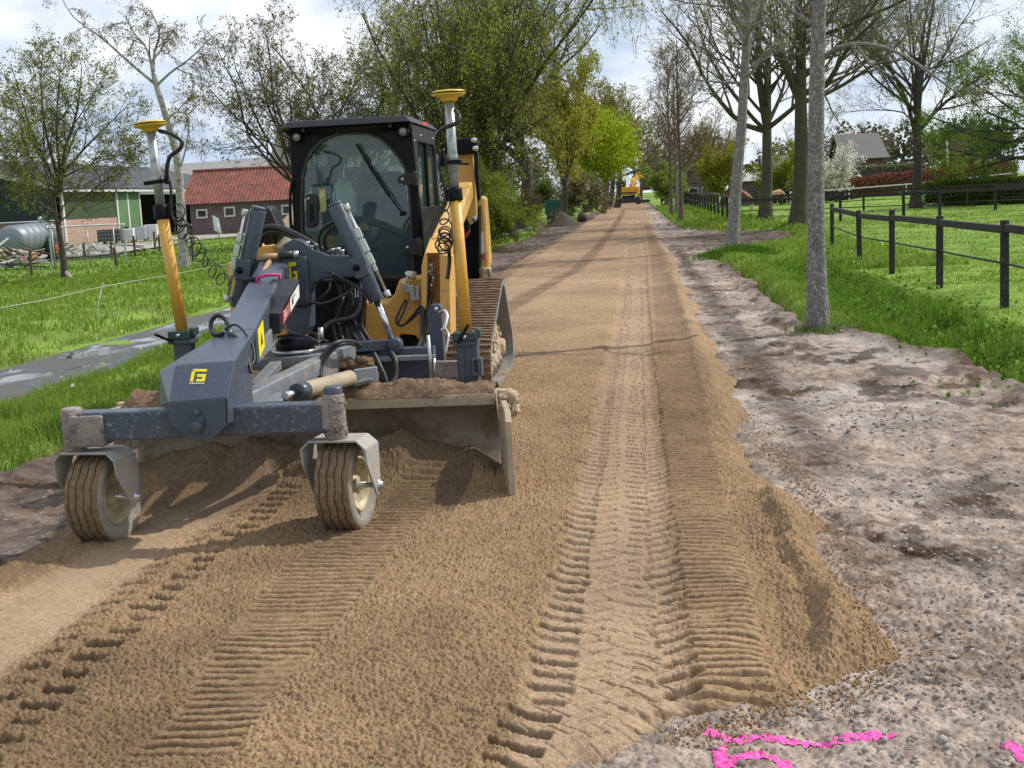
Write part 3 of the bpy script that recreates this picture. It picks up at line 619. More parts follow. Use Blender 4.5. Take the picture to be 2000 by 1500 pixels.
def leaves(P, n, size, cols, r, spread=0.05, hang=0.0, t_lo=0.3, aspect=(0.6, 1.0)):
    """n leaf quads on the branches P"""
    N, K, _ = P.shape; i = r.integers(0, N, n); f = (t_lo + (1 - t_lo) * r.random(n)) * (K - 1); k = np.minimum(f.astype(int), K - 2); fr = (f - k)[:, None]
    c = P[i, k] * (1 - fr) + P[i, k + 1] * fr + r.normal(size=(n, 3)) * spread
    a = unit(r.normal(size=(n, 3)) + np.array([0, 0, -hang])); b = unit(np.cross(a, r.normal(size=(n, 3))))
    s = (size * r.uniform(0.6, 1.35, n))[:, None]; w = s * r.uniform(*aspect, n)[:, None]
    V = np.stack([c - a * s * .5, c + b * w * .5, c + a * s * .5, c - b * w * .5], 1).reshape(-1, 3)
    Fq = np.arange(n * 4).reshape(n, 4)
    cols = np.array(cols, float); g = r.random(n); j = np.clip((g * (len(cols) - 1)).astype(int), 0, len(cols) - 2) if len(cols) > 1 else np.zeros(n, int)
    cc = cols[j] + (cols[np.minimum(j + 1, len(cols) - 1)] - cols[j]) * r.random(n)[:, None]
    return V, Fq, np.repeat(cc * r.uniform(.8, 1.2, (n, 1)), 4, 0)
def join(parts):
    V, Fq, C, mi, o = [], [], [], [], 0
    for (v, f, c, m) in parts:
        V.append(v); Fq.append(f + o); o += len(v); C.append(c if c is not None else np.full((len(v), 3), 0.1)); mi.append(np.full(len(f), m))
    return np.vstack(V), np.vstack(Fq), np.vstack(C), np.concatenate(mi)
def poly_branch(pts, r0, r1, K=14):
    P = np.array(smooth_path(pts, 5)); s = np.concatenate([[0], np.cumsum(np.linalg.norm(np.diff(P, axis=0), axis=1))]); t = np.linspace(0, s[-1], K)
    return np.stack([np.interp(t, s, P[:, i]) for i in range(3)], 1)[None], np.linspace(r0, r1, K)[None]
def tree(name, label, cat, base, trunk, limbs, levels, leaf, bark_m, seed, group=None, flare=1.35, sides=(12, 7), twig_bark=None, limb_grow=None):
    """trunk: (points, r0, r1) relative metres; limbs: list of (points, r0, r1) in world metres and / or limb_grow spec"""
    r = np.random.default_rng(seed); base = np.array(base, float)
    root = thing(name, label, cat, tuple(base), group)
    TP, TR = poly_branch([base + np.array(p) for p in trunk[0]], trunk[1], trunk[2], 16); TR = TR.copy(); TP[0, 0, 2] -= 0.12; TR[0, 0] *= flare; TR[0, 1] *= 1 + (flare - 1) * .35
    parts = [(*tubes_arr(TP, TR, sides[0]), None, 0)]; cur = []
    for (pts, a, b) in (limbs or []): cur.append(poly_branch(pts, a, b, 10))
    if limb_grow:
        lp, lr = grow(TP, TR, r=r, **limb_grow); 
        cur += [(lp[i:i + 1], lr[i:i + 1]) for i in range(len(lp))] if lp.shape[1] == 10 else []
        if lp.shape[1] != 10: parts.append((*tubes_arr(lp, lr, sides[1]), None, 0)); extra = (lp, lr)
        else: extra = None
    else: extra = None
    groups = []
    if cur:
        P = np.concatenate([c[0] for c in cur]); Rr = np.concatenate([c[1] for c in cur]); parts.append((*tubes_arr(P, Rr, sides[1]), None, 0)); groups.append((P, Rr))
    if extra: groups.append(extra)
    V, Fq, C, mi = join(parts); mesh_obj('trunk', V, Fq, bark_m, root, smooth=True)
    cp = []; last = []
    for (P, Rr) in groups:
        for i, lv in enumerate(levels):
            P, Rr = grow(P, Rr, r=r, **lv); cp.append((*tubes_arr(P, Rr, 3 if i else 4), None, 0))
            if i >= len(levels) - 2: last.append(P) if i == len(levels) - 1 else None
    for lf in leaf:
        tot = sum(len(p) for p in last)
        for p in last: cp.append((*leaves(p, max(1, int(lf['n'] * len(p) / tot)), lf['size'], lf['cols'], r, lf.get('spread', .05), lf.get('hang', 0), lf.get('t_lo', .3), lf.get('aspect', (.6, 1))), 1))
    V, Fq, C, mi = join(cp); mesh_obj('crown', V, Fq, [twig_bark or bark_m, M['leaf']], root, attrs={'col': C}, mi=mi)
    return root
def ground_at(px, Y, py=400):
    q = at(px, py, Y); return np.array([q[0], Y, 0.0])
UP = (0, 0, 0.06)
OLIVE = [(0.14, 0.165, 0.03), (0.22, 0.24, 0.045), (0.29, 0.30, 0.08)]
BUD = [(0.24, 0.22, 0.05), (0.30, 0.28, 0.08), (0.20, 0.20, 0.04)]
# --- left field tree with the thin olive foliage
b = gp(128, 545); Yb = b[1]
tree('field_tree', 'dark trunked broad young tree with thin olive foliage in front of the green barn', 'tree', b,
     ([(0, 0, 0), (-.02, 0, .9), (-.10, 0, 1.9), (-.05, 0.05, 2.3)], 0.102, 0.036),
     [([at(118, 375, Yb), at(95, 330, Yb), at(65, 280, Yb + .3), at(30, 200, Yb + .5)], 0.053, 0.009), ([at(118, 375, Yb), at(125, 300, Yb), at(150, 220, Yb - .3), at(160, 130, Yb - .5)], 0.062, 0.009),
      ([at(118, 360, Yb), at(90, 260, Yb), at(80, 160, Yb), at(85, 90, Yb)], 0.053, 0.007), ([at(122, 340, Yb), at(165, 290, Yb), at(215, 240, Yb - .4), at(255, 200, Yb)], 0.037, 0.006),
      ([at(118, 370, Yb), at(70, 350, Yb - .5), at(25, 330, Yb - .6), at(-20, 300, Yb - 1)], 0.031, 0.006), ([at(118, 350, Yb), at(140, 280, Yb + .8), at(190, 170, Yb + 1.2)], 0.037, 0.006),
      ([at(110, 360, Yb), at(60, 250, Yb - .8), at(20, 120, Yb - 1.2)], 0.043, 0.006), ([at(125, 345, Yb), at(180, 320, Yb), at(250, 300, Yb)], 0.025, 0.004), ([at(120, 355, Yb), at(110, 250, Yb - 1), at(120, 110, Yb - 1.4)], 0.043, 0.006)],
     [dict(n_per=7, t0=.25, t1=1, length=(.7, 1.5), angle=(25, 60), K=6, trop=UP, wob=.16), dict(n_per=7, t0=.2, t1=1, length=(.35, .8), angle=(25, 65), K=5, trop=UP, wob=.18), dict(n_per=5, t0=.2, t1=1, length=(.15, .4), angle=(25, 70), K=3, trop=UP, wob=.15, rmin=.0045)],
     [dict(n=19000, size=.05, cols=OLIVE, spread=.05)], M['bark_dark'], 1, limb_grow=dict(n_per=13, t0=.6, t1=1, length=(2.4, 4.4), angle=(28, 82), K=10, trop=(0, 0, .05), wob=.10, taper_len=.1, rk=.34))
# --- leaning birch
b = gp(360, 522); Yb = b[1]
tree('birch_tree', 'pale trunked birch with broken bare branches beside the red tiled house', 'tree', b,
     ([(0, 0, 0)] + [tuple(at(x, y, Yb) - b) for x, y in ((353, 400), (346, 310), (326, 235), (306, 170), (300, 145))], .15, .07),
     [([at(304, 165, Yb), at(262, 130, Yb), at(200, 75, Yb), at(140, 30, Yb), at(115, -20, Yb)], .045, .012), ([at(300, 150, Yb), at(292, 110, Yb), at(280, 85, Yb), at(262, 72, Yb)], .05, .02),
      ([at(300, 140, Yb), at(302, 100, Yb + .2), at(312, 62, Yb), at(292, 18, Yb)], .045, .018), ([at(308, 165, Yb), at(335, 140, Yb), at(370, 115, Yb), at(412, 74, Yb)], .04, .012),
      ([at(284, 88, Yb), at(260, 62, Yb), at(244, 30, Yb)], .025, .012), ([at(326, 235, Yb), at(345, 218, Yb), at(368, 222, Yb), at(392, 200, Yb)], .03, .01),
      ([at(350, 335, Yb), at(364, 285, Yb - .1), at(370, 235, Yb), at(362, 220, Yb)], .03, .014), ([at(296, 120, Yb), at(318, 90, Yb), at(315, 60, Yb)], .03, .012), ([at(370, 115, Yb), at(380, 118, Yb), at(395, 108, Yb)], .02, .01)],
     [dict(n_per=6, t0=.3, t1=1, length=(.4, 1.2), angle=(30, 75), K=6, trop=(0, 0, -.14), wob=.14), dict(n_per=8, t0=.2, t1=1, length=(.4, .9), angle=(20, 60), K=5, trop=(0, 0, -.35), wob=.1, rmin=.004)],
     [dict(n=6500, size=.055, cols=[(.17, .15, .08), (.22, .2, .10), (.14, .13, .06)], spread=.04, hang=1.5, aspect=(.3, .6))], M['bark_birch'], 2, twig_bark=M['bark_brown'])
# --- spreading trees behind the cab
for px, Y, sd_, lab, hgt in ((590, 50, 3, 'budding dark branched tree left of the cab, leaning over the red roof', 9.5), (715, 53, 4, 'budding dark branched tree rising straight behind the cab roof', 11.5)):
    b = ground_at(px, Y)
    tree('spreading_tree', lab, 'tree', b, ([(0, 0, 0), (.1, 0, 1.4), (0, 0, 2.8), (.2, 0, 3.6)], .24, .15), None,
         [dict(n_per=9, t0=.2, t1=1, length=(1.4, 2.8), angle=(25, 60), K=7, trop=UP, wob=.18), dict(n_per=8, t0=.2, t1=1, length=(.6, 1.3), angle=(25, 65), K=5, trop=UP, wob=.2), dict(n_per=5, t0=.2, t1=1, length=(.25, .6), angle=(25, 70), K=4, trop=UP, wob=.2, rmin=.006)],
         [dict(n=17000, size=.07, cols=[(.19, .17, .06), (.15, .15, .04), (.26, .23, .10)], spread=.04, t_lo=.6)], M['bark_dark'], sd_, group='budding trees behind the cab',
         limb_grow=dict(n_per=13, t0=.35, t1=1, length=(hgt * .45, hgt * .75), angle=(18, 72), rk=.36, K=10, trop=(0, 0, .05), wob=.13, taper_len=.25))
# --- big weeping tree
b = ground_at(935, 41)
tree('weeping_tree', 'huge drooping light green tree that fills the view right of the cab', 'tree', b, ([(0, 0, 0), (-.1, 0, 1.2), (0, 0, 2.4), (.1, 0, 3.2)], .32, .20), None,
     [dict(n_per=9, t0=.2, t1=1, length=(1.6, 3.2), angle=(25, 60), K=7, trop=(0, 0, .03), wob=.12), dict(n_per=7, t0=.15, t1=1, length=(.9, 1.9), angle=(30, 80), K=7, trop=(0, 0, -.22), wob=.1), dict(n_per=5, t0=.15, t1=1, length=(.5, 1.3), angle=(15, 50), K=5, trop=(0, 0, -.45), wob=.08, rmin=.005)],
     [dict(n=82000, size=.068, cols=[(.23, .27, .04), (.34, .37, .065), (.44, .46, .11)], spread=.05, hang=1.2, aspect=(.35, .7), t_lo=.1)], M['bark_green'], 5,
     limb_grow=dict(n_per=30, t0=.1, t1=1, length=(4.5, 10.5), angle=(8, 44), K=10, trop=(0, 0, .03), wob=.06, taper_len=.1, rk=.27))
# low drooping skirt of the same kind standing beside it
b = ground_at(930, 37)
tree('weeping_shrub', 'low dense green drooping bush at the foot of the huge weeping tree', 'bush', b, ([(0, 0, 0), (0, 0, .5), (.1, 0, 1.0)], .10, .06), None,
     [dict(n_per=8, t0=.1, t1=1, length=(.4, .9), angle=(25, 70), K=6, trop=(0, 0, -.08), wob=.12), dict(n_per=7, t0=.1, t1=1, length=(.4, 1.0), angle=(20, 70), K=5, trop=(0, 0, -.3), wob=.1)],
     [dict(n=60000, size=.055, cols=[(.13, .18, .022), (.21, .27, .04), (.30, .33, .08)], spread=.06, hang=.8, aspect=(.35, .7))], M['bark_green'], 6,
     limb_grow=dict(n_per=16, t0=.1, t1=1, length=(1.0, 2.1), angle=(15, 70), K=10, trop=(0, 0, .04), wob=.08, taper_len=.2))
# --- trees down the left of the road
def leafy(name, label, cat, px, Y, H, rad, n, size, cols, seed, trunk_h=.3, bark_m='bark_green', r0=.2, hang=0, spread=.12, limbs=16, trop=.06, group=None, ang=(20, 70), tw=6):
    b = ground_at(px, Y)
    return tree(name, label, cat, b, ([(0, 0, 0), (.03 * H, 0, H * trunk_h * .6), (0, 0, H * trunk_h), (0, .02, H * (trunk_h + .18))], r0, r0 * .5), None,
         [dict(n_per=7, t0=.2, t1=1, length=(rad * .35, rad * .7), angle=(25, 65), K=5, trop=(0, 0, trop), wob=.15), dict(n_per=tw, t0=.15, t1=1, length=(rad * .15, rad * .35), angle=(25, 75), K=4, trop=(0, 0, trop - hang * .15), wob=.15, rmin=Y * .00009)],
         [dict(n=n, size=size, cols=cols, spread=spread, hang=hang, t_lo=.1)] if n else [], M[bark_m], seed, group,
         limb_grow=dict(n_per=limbs, t0=.35, t1=1, length=(max(rad, H * .4) * .75, max(rad, H * (.92 - trunk_h)) * 1.0), angle=ang, K=10, trop=(0, 0, trop), wob=.1, taper_len=.25))
leafy('roadside_tree', 'tall yellow green tree with hanging twigs left of the sand road', 'tree', 1095, 72, 10.5, 3.2, 30000, .115, [(.22, .23, .03), (.33, .33, .05), (.40, .37, .08)], 11, hang=.8, spread=.15)
leafy('lime_tree', 'bright lime green leafy tree just left of the distant excavator', 'tree', 1178, 92, 7.8, 3.2, 27000, .125, [(.20, .28, .014), (.32, .41, .025), (.44, .48, .045)], 12, trunk_h=.36, spread=.32)
leafy('olive_tree', 'dull olive tree standing behind the tall yellow green tree', 'tree', 1150, 105, 12, 3.6, 22000, .14, [(.19, .19, .045), (.26, .25, .06)], 13, spread=.2)
leafy('brown_bush', 'round brownish budding bush beside the green container', 'bush', 1140, 80, 3.0, 2.0, 11000, .10, [(.17, .14, .07), (.22, .20, .09), (.15, .16, .05)], 14, trunk_h=.08, r0=.06, spread=.1, bark_m='bark_brown', ang=(20, 85))
leafy('dark_shrub', 'dark reddish brown twiggy shrub at the foot of the weeping trees', 'bush', 1040, 56, 1.9, .9, 5000, .06, [(.085, .06, .045), (.12, .09, .05), (.09, .11, .03)], 15, trunk_h=.06, r0=.04, spread=.06, bark_m='bark_brown', ang=(10, 70))
leafy('green_shrub', 'loose pale green shrub behind the green container', 'bush', 1070, 84, 3.2, 1.6, 6500, .10, [(.10, .13, .04), (.16, .2, .06)], 16, trunk_h=.08, r0=.05, ang=(15, 75))
leafy('bare_roadside_tree', 'tall bare tree whose thin branches reach over the middle of the road', 'tree', 1015, 62, 15.5, 5.0, 7000, .075, BUD, 17, trunk_h=.3, r0=.3, spread=.04, bark_m='bark_dark', trop=.03, limbs=18)
k = 0
for px, Y, H, lab in ((1205, 118, 13, 'dark straight trunk closest left of the excavator'), (1192, 126, 14, 'dark straight trunk second left of the excavator'), (1182, 135, 14, 'dark straight trunk third left of the excavator, deeper in the row'), (1250, 168, 15, 'bare tree directly above the excavator boom'), (1235, 180, 16, 'bare tree farthest down the lane behind the excavator')):
    leafy('lane_tree', lab, 'tree', px, Y, H, 3.0, 2500, .13, BUD, 20 + k, trunk_h=.42, r0=.26, bark_m='bark_dark', spread=.1, group='trees along the far lane', limbs=12, tw=5); k += 1
# --- right side of the lane
leafy('green_bush', 'big fresh green bush right of the excavator', 'bush', 1292, 112, 4.4, 2.0, 16000, .12, [(.15, .21, .035), (.22, .29, .055), (.28, .33, .075)], 31, trunk_h=.08, r0=.08, spread=.16, ang=(15, 80))
k = 0
for px, Y, H, n_, lab in ((1300, 120, 9.5, 3000, 'bare brown tree behind the fresh green bush'), (1375, 105, 9, 3000, 'bare brown bushy tree behind the saplings'), (1420, 150, 13, 4000, 'tall bare tree far behind the saplings')):
    leafy('bare_tree', lab, 'tree', px, Y, H, 3.4, n_, .10, BUD + [(.16, .12, .08)], 34 + k, trunk_h=.22, r0=.2, spread=.08, bark_m='bark_brown', group='bare trees right of the lane'); k += 1
leafy('yellow_tree', 'yellow green leafy tree behind the leaning grey trunk', 'tree', 1412, 88, 5.2, 2.0, 9000, .13, [(.15, .17, .02), (.23, .24, .03), (.28, .26, .04)], 38, trunk_h=.15, r0=.1, spread=.14)
leafy('yellow_bush', 'yellow green bush between the two thick mossy trunks', 'bush', 1525, 96, 5.2, 1.7, 6500, .13, [(.17, .22, .02), (.25, .29, .035)], 39, trunk_h=.12, r0=.1, spread=.14)
leafy('blossom_tree', 'white blossoming round tree in front of the brick house', 'tree', 1632, 92, 4.9, 2.2, 9000, .11, [(.62, .58, .52), (.78, .75, .70), (.45, .42, .33)], 40, trunk_h=.15, r0=.1, spread=.12, ang=(25, 85))
for i, (px, py, H) in enumerate(((1330, 432, 8.3), (1311, 424, 8.5), (1322, 420, 8.0))):
    b = gp(px, py)
    tree('young_tree', ['bare young tree with straight thin stem, nearest of the three by the road', 'bare young tree leftmost of the three thin stems by the road', 'bare young tree with a pale stem between the other two'][i], 'tree', b, ([(0, 0, 0), (.04, 0, 2.5), (0, 0, 5), (.05, 0, H)], .11, .02), None,
         [dict(n_per=6, t0=.2, t1=1, length=(.7, 1.5), angle=(25, 50), K=5, trop=UP, wob=.12), dict(n_per=6, t0=.2, t1=1, length=(.3, .8), angle=(25, 55), K=4, trop=UP, wob=.12, rmin=.007)],
         [dict(n=2600, size=.06, cols=[(.17, .13, .06), (.2, .17, .07)], spread=.03)], M['bark_grey'] if i == 2 else M['bark_brown'], 44 + i, group='young bare trees by the road', twig_bark=M['bark_brown'],
         limb_grow=dict(n_per=26, t0=.28, t1=.98, length=(1.3, 3.0), angle=(35, 62), K=10, trop=(0, 0, .05), wob=.07, taper_len=.7))
# --- the near grey trunk
b = gp(1597, 642); Yb = b[1]
tree('grey_tree', 'nearest smooth grey speckled trunk standing in the soil right of the sand', 'tree', b, ([(0, 0, 0)] + [tuple(at(x, y, Yb) - b) for x, y in ((1594, 450), (1594, 250), (1598, 60), (1606, -150), (1612, -420), (1620, -760))], .098, .045),
     [([at(1604, 115, Yb), at(1622, 98, Yb), at(1680, 85, Yb - .3), at(1760, 105, Yb - .6), at(1840, 160, Yb - .8), at(1900, 205, Yb - 1)], .028, .006), ([at(1596, 48, Yb), at(1575, 40, Yb), at(1545, 20, Yb), at(1500, -30, Yb)], .035, .02), ([at(1606, -20, Yb), at(1640, -60, Yb), at(1740, -90, Yb)], .03, .015)],
     [dict(n_per=7, t0=.2, t1=1, length=(.25, .6), angle=(25, 60), K=5, trop=UP, wob=.15), dict(n_per=5, t0=.2, t1=1, length=(.1, .3), angle=(25, 60), K=4, trop=UP, wob=.15, rmin=.0025)],
     [dict(n=700, size=.028, cols=BUD, spread=.012, t_lo=.6)], M['bark_grey'], 50, sides=(20, 7), flare=1.4, limb_grow=dict(n_per=16, t0=.58, t1=.98, length=(1.2, 2.4), angle=(40, 65), K=10, trop=UP, wob=.08))
b = gp(1430, 490); Yb = b[1]
tree('leaning_tree', 'slender grey trunk with pale spots rising from a tuft of grass', 'tree', b, ([(0, 0, 0)] + [tuple(at(x, y, Yb) - b) for x, y in ((1438, 360), (1448, 250), (1455, 130), (1462, 20), (1470, -150))], .15, .06),
     [([at(1446, 162, Yb), at(1400, 160, Yb), at(1350, 155, Yb)], .04, .012), ([at(1458, 70, Yb), at(1430, 20, Yb), at(1400, -40, Yb)], .05, .02)],
     [dict(n_per=7, t0=.2, t1=1, length=(.6, 1.3), angle=(25, 60), K=5, trop=UP, wob=.14), dict(n_per=5, t0=.2, t1=1, length=(.25, .6), angle=(25, 60), K=4, trop=UP, wob=.14, rmin=.005)],
     [dict(n=1800, size=.05, cols=BUD, spread=.02, t_lo=.5)], M['bark_grey'], 51, sides=(16, 6), flare=1.2, limb_grow=dict(n_per=20, t0=.5, t1=1, length=(1.4, 2.8), angle=(35, 62), K=10, trop=UP, wob=.1))
# --- thick bare trees in the paddock
def oak(label, px, py, r0, fork_y, limbs_px, seed, n_l=5200, name='paddock_tree', bk='bark_green', cols=BUD, size=.075, extra=(5, 10), ntw=13, group=None):
    b = gp(px, py); Yb = b[1]; top = at(px + 4, fork_y, Yb)
    lb = []
    for pts, a in limbs_px: lb.append(([at(x, y, Yb + dy) for x, y, dy in pts], a * .8, a * .15))
    return tree(name, label, 'tree', b, ([(0, 0, 0), tuple((top - b) * .5 + (.05, 0, 0)), tuple(top - b), tuple((at(px + 6, fork_y - 150, Yb) - b))], r0, r0 * .45), lb,
        [dict(n_per=10, t0=.15, t1=1, length=(1.8, 3.8), angle=(25, 58), K=6, trop=UP, wob=.13), dict(n_per=7, t0=.2, t1=1, length=(.7, 1.5), angle=(25, 60), K=5, trop=UP, wob=.16), dict(n_per=4, t0=.2, t1=1, length=(.3, .7), angle=(25, 60), K=4, trop=UP, wob=.16, rmin=.0065)],
        [dict(n=n_l, size=size, cols=cols, spread=.05, t_lo=.5)], M[bk], seed, group, sides=(14, 7), flare=1.5, twig_bark=M['bark_twig'],
        limb_grow=dict(n_per=ntw, t0=.6, t1=1, length=extra, rk=.42, angle=(28, 72), K=10, trop=UP, wob=.1, taper_len=.3))
oak('thick mossy trunk with wide low limbs behind the slender grey trunk', 1494, 432, .265, 250, [([(1490, 255, 0), (1440, 235, 0), (1380, 160, -1), (1340, 80, -1.5), (1290, 20, -2)], .15), ([(1496, 240, 0), (1480, 120, 0), (1488, -20, 0), (1480, -160, 0)], .22), ([(1500, 250, 0), (1560, 200, -1), (1620, 120, -2), (1680, 20, -2)], .14), ([(1490, 250, 0), (1445, 200, -1), (1380, 100, 1), (1350, -10, 1)], .12), ([(1498, 245, 0), (1530, 170, 1), (1545, 60, 2)], .12)], 60)
oak('thickest mossy trunk directly left of the nearest grey trunk', 1560, 446, .29, 170, [([(1562, 200, 0), (1525, 110, 0), (1500, -10, -1)], .15), ([(1566, 180, 0), (1610, 170, 0), (1660, 90, -1), (1720, 30, -2)], .15), ([(1564, 170, 0), (1560, 40, 0), (1570, -100, 0)], .22), ([(1568, 200, 0), (1640, 170, 1), (1740, 100, 1), (1800, 30, 2)], .11)], 61)
oak('bare forked tree standing alone on the paddock grass', 1788, 408, .26, 262, [([(1790, 265, 0), (1830, 215, 0), (1880, 175, 0), (1950, 130, 0)], .14), ([(1788, 265, 0), (1768, 190, 0), (1740, 140, -1), (1690, 90, -1)], .13), ([(1792, 235, 0), (1800, 150, 0), (1815, 60, 0), (1830, -40, 0)], .17), ([(1786, 250, 0), (1765, 220, 1), (1700, 215, 1), (1650, 220, 1)], .06), ([(1790, 230, 0), (1780, 120, 1), (1770, 20, 1)], .12)], 62, bk='bark_dark')
b = gp(1990, 402)
leafy('leafy_tree', 'fresh green leafy tree at the right edge beside the clipped hedge', 'tree', 2020, 62, 13, 3.6, 52000, .07, [(.09, .16, .02), (.15, .23, .03), (.21, .29, .05)], 63, trunk_h=.25, r0=.14, bark_m='bark_dark', limbs=24, ang=(45, 88), trop=.02)
# --- grass -------------------------------------------------------------
def blades(px, py, z, h, w, r, c0, c1, lean=.5):
    n = len(px); a = r.uniform(0, 2 * np.pi, n); dx, dy = np.cos(a), np.sin(a); l = r.uniform(.1, lean, n); b_ = r.uniform(0, 2 * np.pi, n); lx, ly = np.cos(b_) * l, np.sin(b_) * l
    p = np.stack([px, py, z], 1); wv = np.stack([dx * w / 2, dy * w / 2, 0 * w], 1)
    m_ = p + np.stack([lx * h * .3, ly * h * .3, h * .6], 1); t = p + np.stack([lx * h, ly * h, h * (1 - .35 * l)], 1)
    V = np.stack([p - wv, p + wv, m_ + wv * .75, t, m_ - wv * .75], 1).reshape(-1, 3)
    i = np.arange(n)[:, None] * 5
    Fq = np.concatenate([i + np.array([[0, 1, 2, 4]]), i + np.array([[4, 2, 3, 3]])])
    g = r.random(n); c = lerp(c0, c1, g); dry = (r.random(n) < .05)[:, None]; c = np.where(dry, np.array((.26, .22, .10))[None], c)
    return V, Fq, np.repeat(c, 5, 0)
def scatter(n, xr, yr, hrange, wrange, seed, c0, c1, clump=.5, pw=1.5, mask=None, far_w=0.0, lean=.6):
    r = np.random.default_rng(seed); px = r.uniform(*xr, n); py = yr[0] + (yr[1] - yr[0]) * r.random(n) ** pw
    z, c = G(px, py); path_ = (px > -7.1 + (py - 12) * .02) & (px < -5.5 + (py - 12) * .02)
    cl = fbm(px, py, .45, 3, 401); keep = (c < .6) & ~path_ & (r.random(n) < 1 - clump + clump * 2.2 * (cl + .35))
    if mask is not None: keep &= mask(px, py)
    px, py, z, cl = px[keep], py[keep], z[keep], cl[keep]; n = len(px)
    h = r.uniform(*hrange, n) * (0.75 + 1.1 * np.clip(cl + .2, 0, 1)); w = r.uniform(*wrange, n) * (1 + far_w * py)
    return blades(px, py, z - .01, h, w, r, c0, c1, lean)
GA, GB = (.12, .20, .024), (.27, .395, .07)
gr = [scatter(30000, (-7.0, -2.4), (2.2, 6.2), (.06, .17), (.005, .010), 21, GA, GB, pw=1.0, lean=.9), scatter(90000, (-7.0, -2.6), (6, 17), (.06, .17), (.005, .010), 1, GA, GB, pw=1.2, lean=.9), scatter(90000, (-16, -3.2), (11, 34), (.05, .13), (.008, .015), 2, GA, GB, far_w=.02),
      scatter(40000, (-34, -3.2), (28, 80), (.05, .14), (.025, .05), 3, GA, GB, far_w=.012),
      scatter(60000, (1.5, 3.6), (7.5, 24), (.05, .14), (.005, .010), 4, GA, GB, pw=1.2, lean=.9), scatter(50000, (3.2, 8), (9, 26), (.025, .06), (.005, .010), 14, (.14, .24, .025), (.27, .39, .065), pw=1.3, lean=.9), scatter(50000, (3.4, 16), (18, 52), (.02, .055), (.01, .02), 5, (.12, .215, .025), (.25, .375, .06), far_w=.02),
      scatter(16000, (2.3, 3.3), (8, 26), (.10, .22), (.008, .014), 6, (.08, .16, .016), (.20, .34, .045), pw=1.3, clump=.7),
      scatter(12000, (3, 40), (40, 110), (.03, .07), (.03, .06), 7, (.12, .215, .025), (.25, .375, .06), far_w=.012), scatter(9000, (1.4, 5.5), (40, 110), (.10, .25), (.03, .05), 8, GA, GB, far_w=.012), scatter(26000, (1.4, 5.5), (22, 50), (.06, .16), (.012, .022), 9, GA, GB, far_w=.012)]
# tuft round the slender trunk
r = np.random.default_rng(77); q = gp(1440, 500); n = 5200; px = q[0] + r.normal(size=n) * .42 + .15; py = q[1] + r.normal(size=n) * .55
gr.append(blades(px, py, np.full(n, -.03), r.uniform(.15, .38, n) * np.exp(-((px - q[0]) ** 2 + (py - q[1]) ** 2) / 1.2), r.uniform(.014, .026, n), r, (.04, .11, .012), (.11, .23, .025)))
q = gp(1600, 642); n = 1500; px = q[0] + r.normal(size=n) * .16 + .08; py = q[1] + r.normal(size=n) * .13; gr.append(blades(px, py, np.full(n, -.05), r.uniform(.05, .15, n), r.uniform(.006, .012, n), r, (.08, .15, .02), (.26, .34, .12)))
V, Fq, C, mi = join([(v, f, c, 0) for v, f, c in gr])
tag(mesh_obj('grass', V, Fq, M['blade_grass'], attrs={'col': C}), 'fresh green grass on the verges and fields either side of the sand road', kind='stuff')
# small flowers and broad leaved weeds along the ditch
r = np.random.default_rng(78); n = 2600; px = r.normal(2.9, .35, n); py = 9 + 16 * r.random(n) ** 1.3; z, c = G(px, py); P = np.stack([np.stack([px, py, z], 1), np.stack([px, py, z + r.uniform(.06, .22, n)], 1)], 1)
v1, f1, c1 = leaves(P, 5000, .045, [(.05, .12, .012), (.11, .21, .03), (.16, .26, .05)], r, .05, 0, .3)
px = np.concatenate([r.uniform(-7, -3.3, 60), r.uniform(3.5, 12, 160)]); py = np.concatenate([r.uniform(8, 16, 60), r.uniform(12, 40, 160)]); z, c = G(px, py); k = c < .3; P2 = np.stack([np.stack([px, py, z + .14], 1), np.stack([px, py, z + .2], 1)], 1)[k]
v2, f2, c2 = leaves(P2, 240, .035, [(.7, .62, .04), (.75, .72, .6)], r, .01)
V, Fq, C, mi = join([(v1, f1, c1, 0), (v2, f2, c2, 0)])
tag(mesh_obj('weeds', V, Fq, M['leaf'], attrs={'col': C}), 'broad leaved weeds and small flowers growing along the ditch and in the grass', kind='stuff')
# ================================================================== BUILDINGS, FENCES, ANIMALS, FAR THINGS
def ribbed(name, c, scale, axis, rough=0.6, depth=0.5, var=.15):
    """sheet metal / slats: ridges running across the given axis"""
    m = mat(name, c, rough, 0, var, 1.2); N, L = m.node_tree.nodes, m.node_tree.links; b = N['Principled BSDF']
    co = N.new('ShaderNodeTexCoord').outputs['Object']; w = N.new('ShaderNodeTexWave'); w.bands_direction = axis; w.inputs['Scale'].default_value = scale; L.new(co, w.inputs[0])
    src = b.inputs['Base Color'].links[0].from_socket if b.inputs['Base Color'].links else None
    x = N.new('ShaderNodeMixRGB'); x.blend_type = 'MULTIPLY'; x.inputs[0].default_value = 1
    r = N.new('ShaderNodeMapRange'); r.inputs[3].default_value = 1 - depth; r.inputs[4].default_value = 1.1; L.new(w.outputs['Fac'], r.inputs[0])
    if src: L.new(src, x.inputs[1])
    else: x.inputs[1].default_value = (*c, 1)
    L.new(r.outputs[0], x.inputs[2]); L.new(x.outputs[0], b.inputs['Base Color'])
    bp = N.new('ShaderNodeBump'); bp.inputs['Distance'].default_value = .05; L.new(w.outputs['Fac'], bp.inputs['Height']); L.new(bp.outputs[0], b.inputs['Normal']); return m
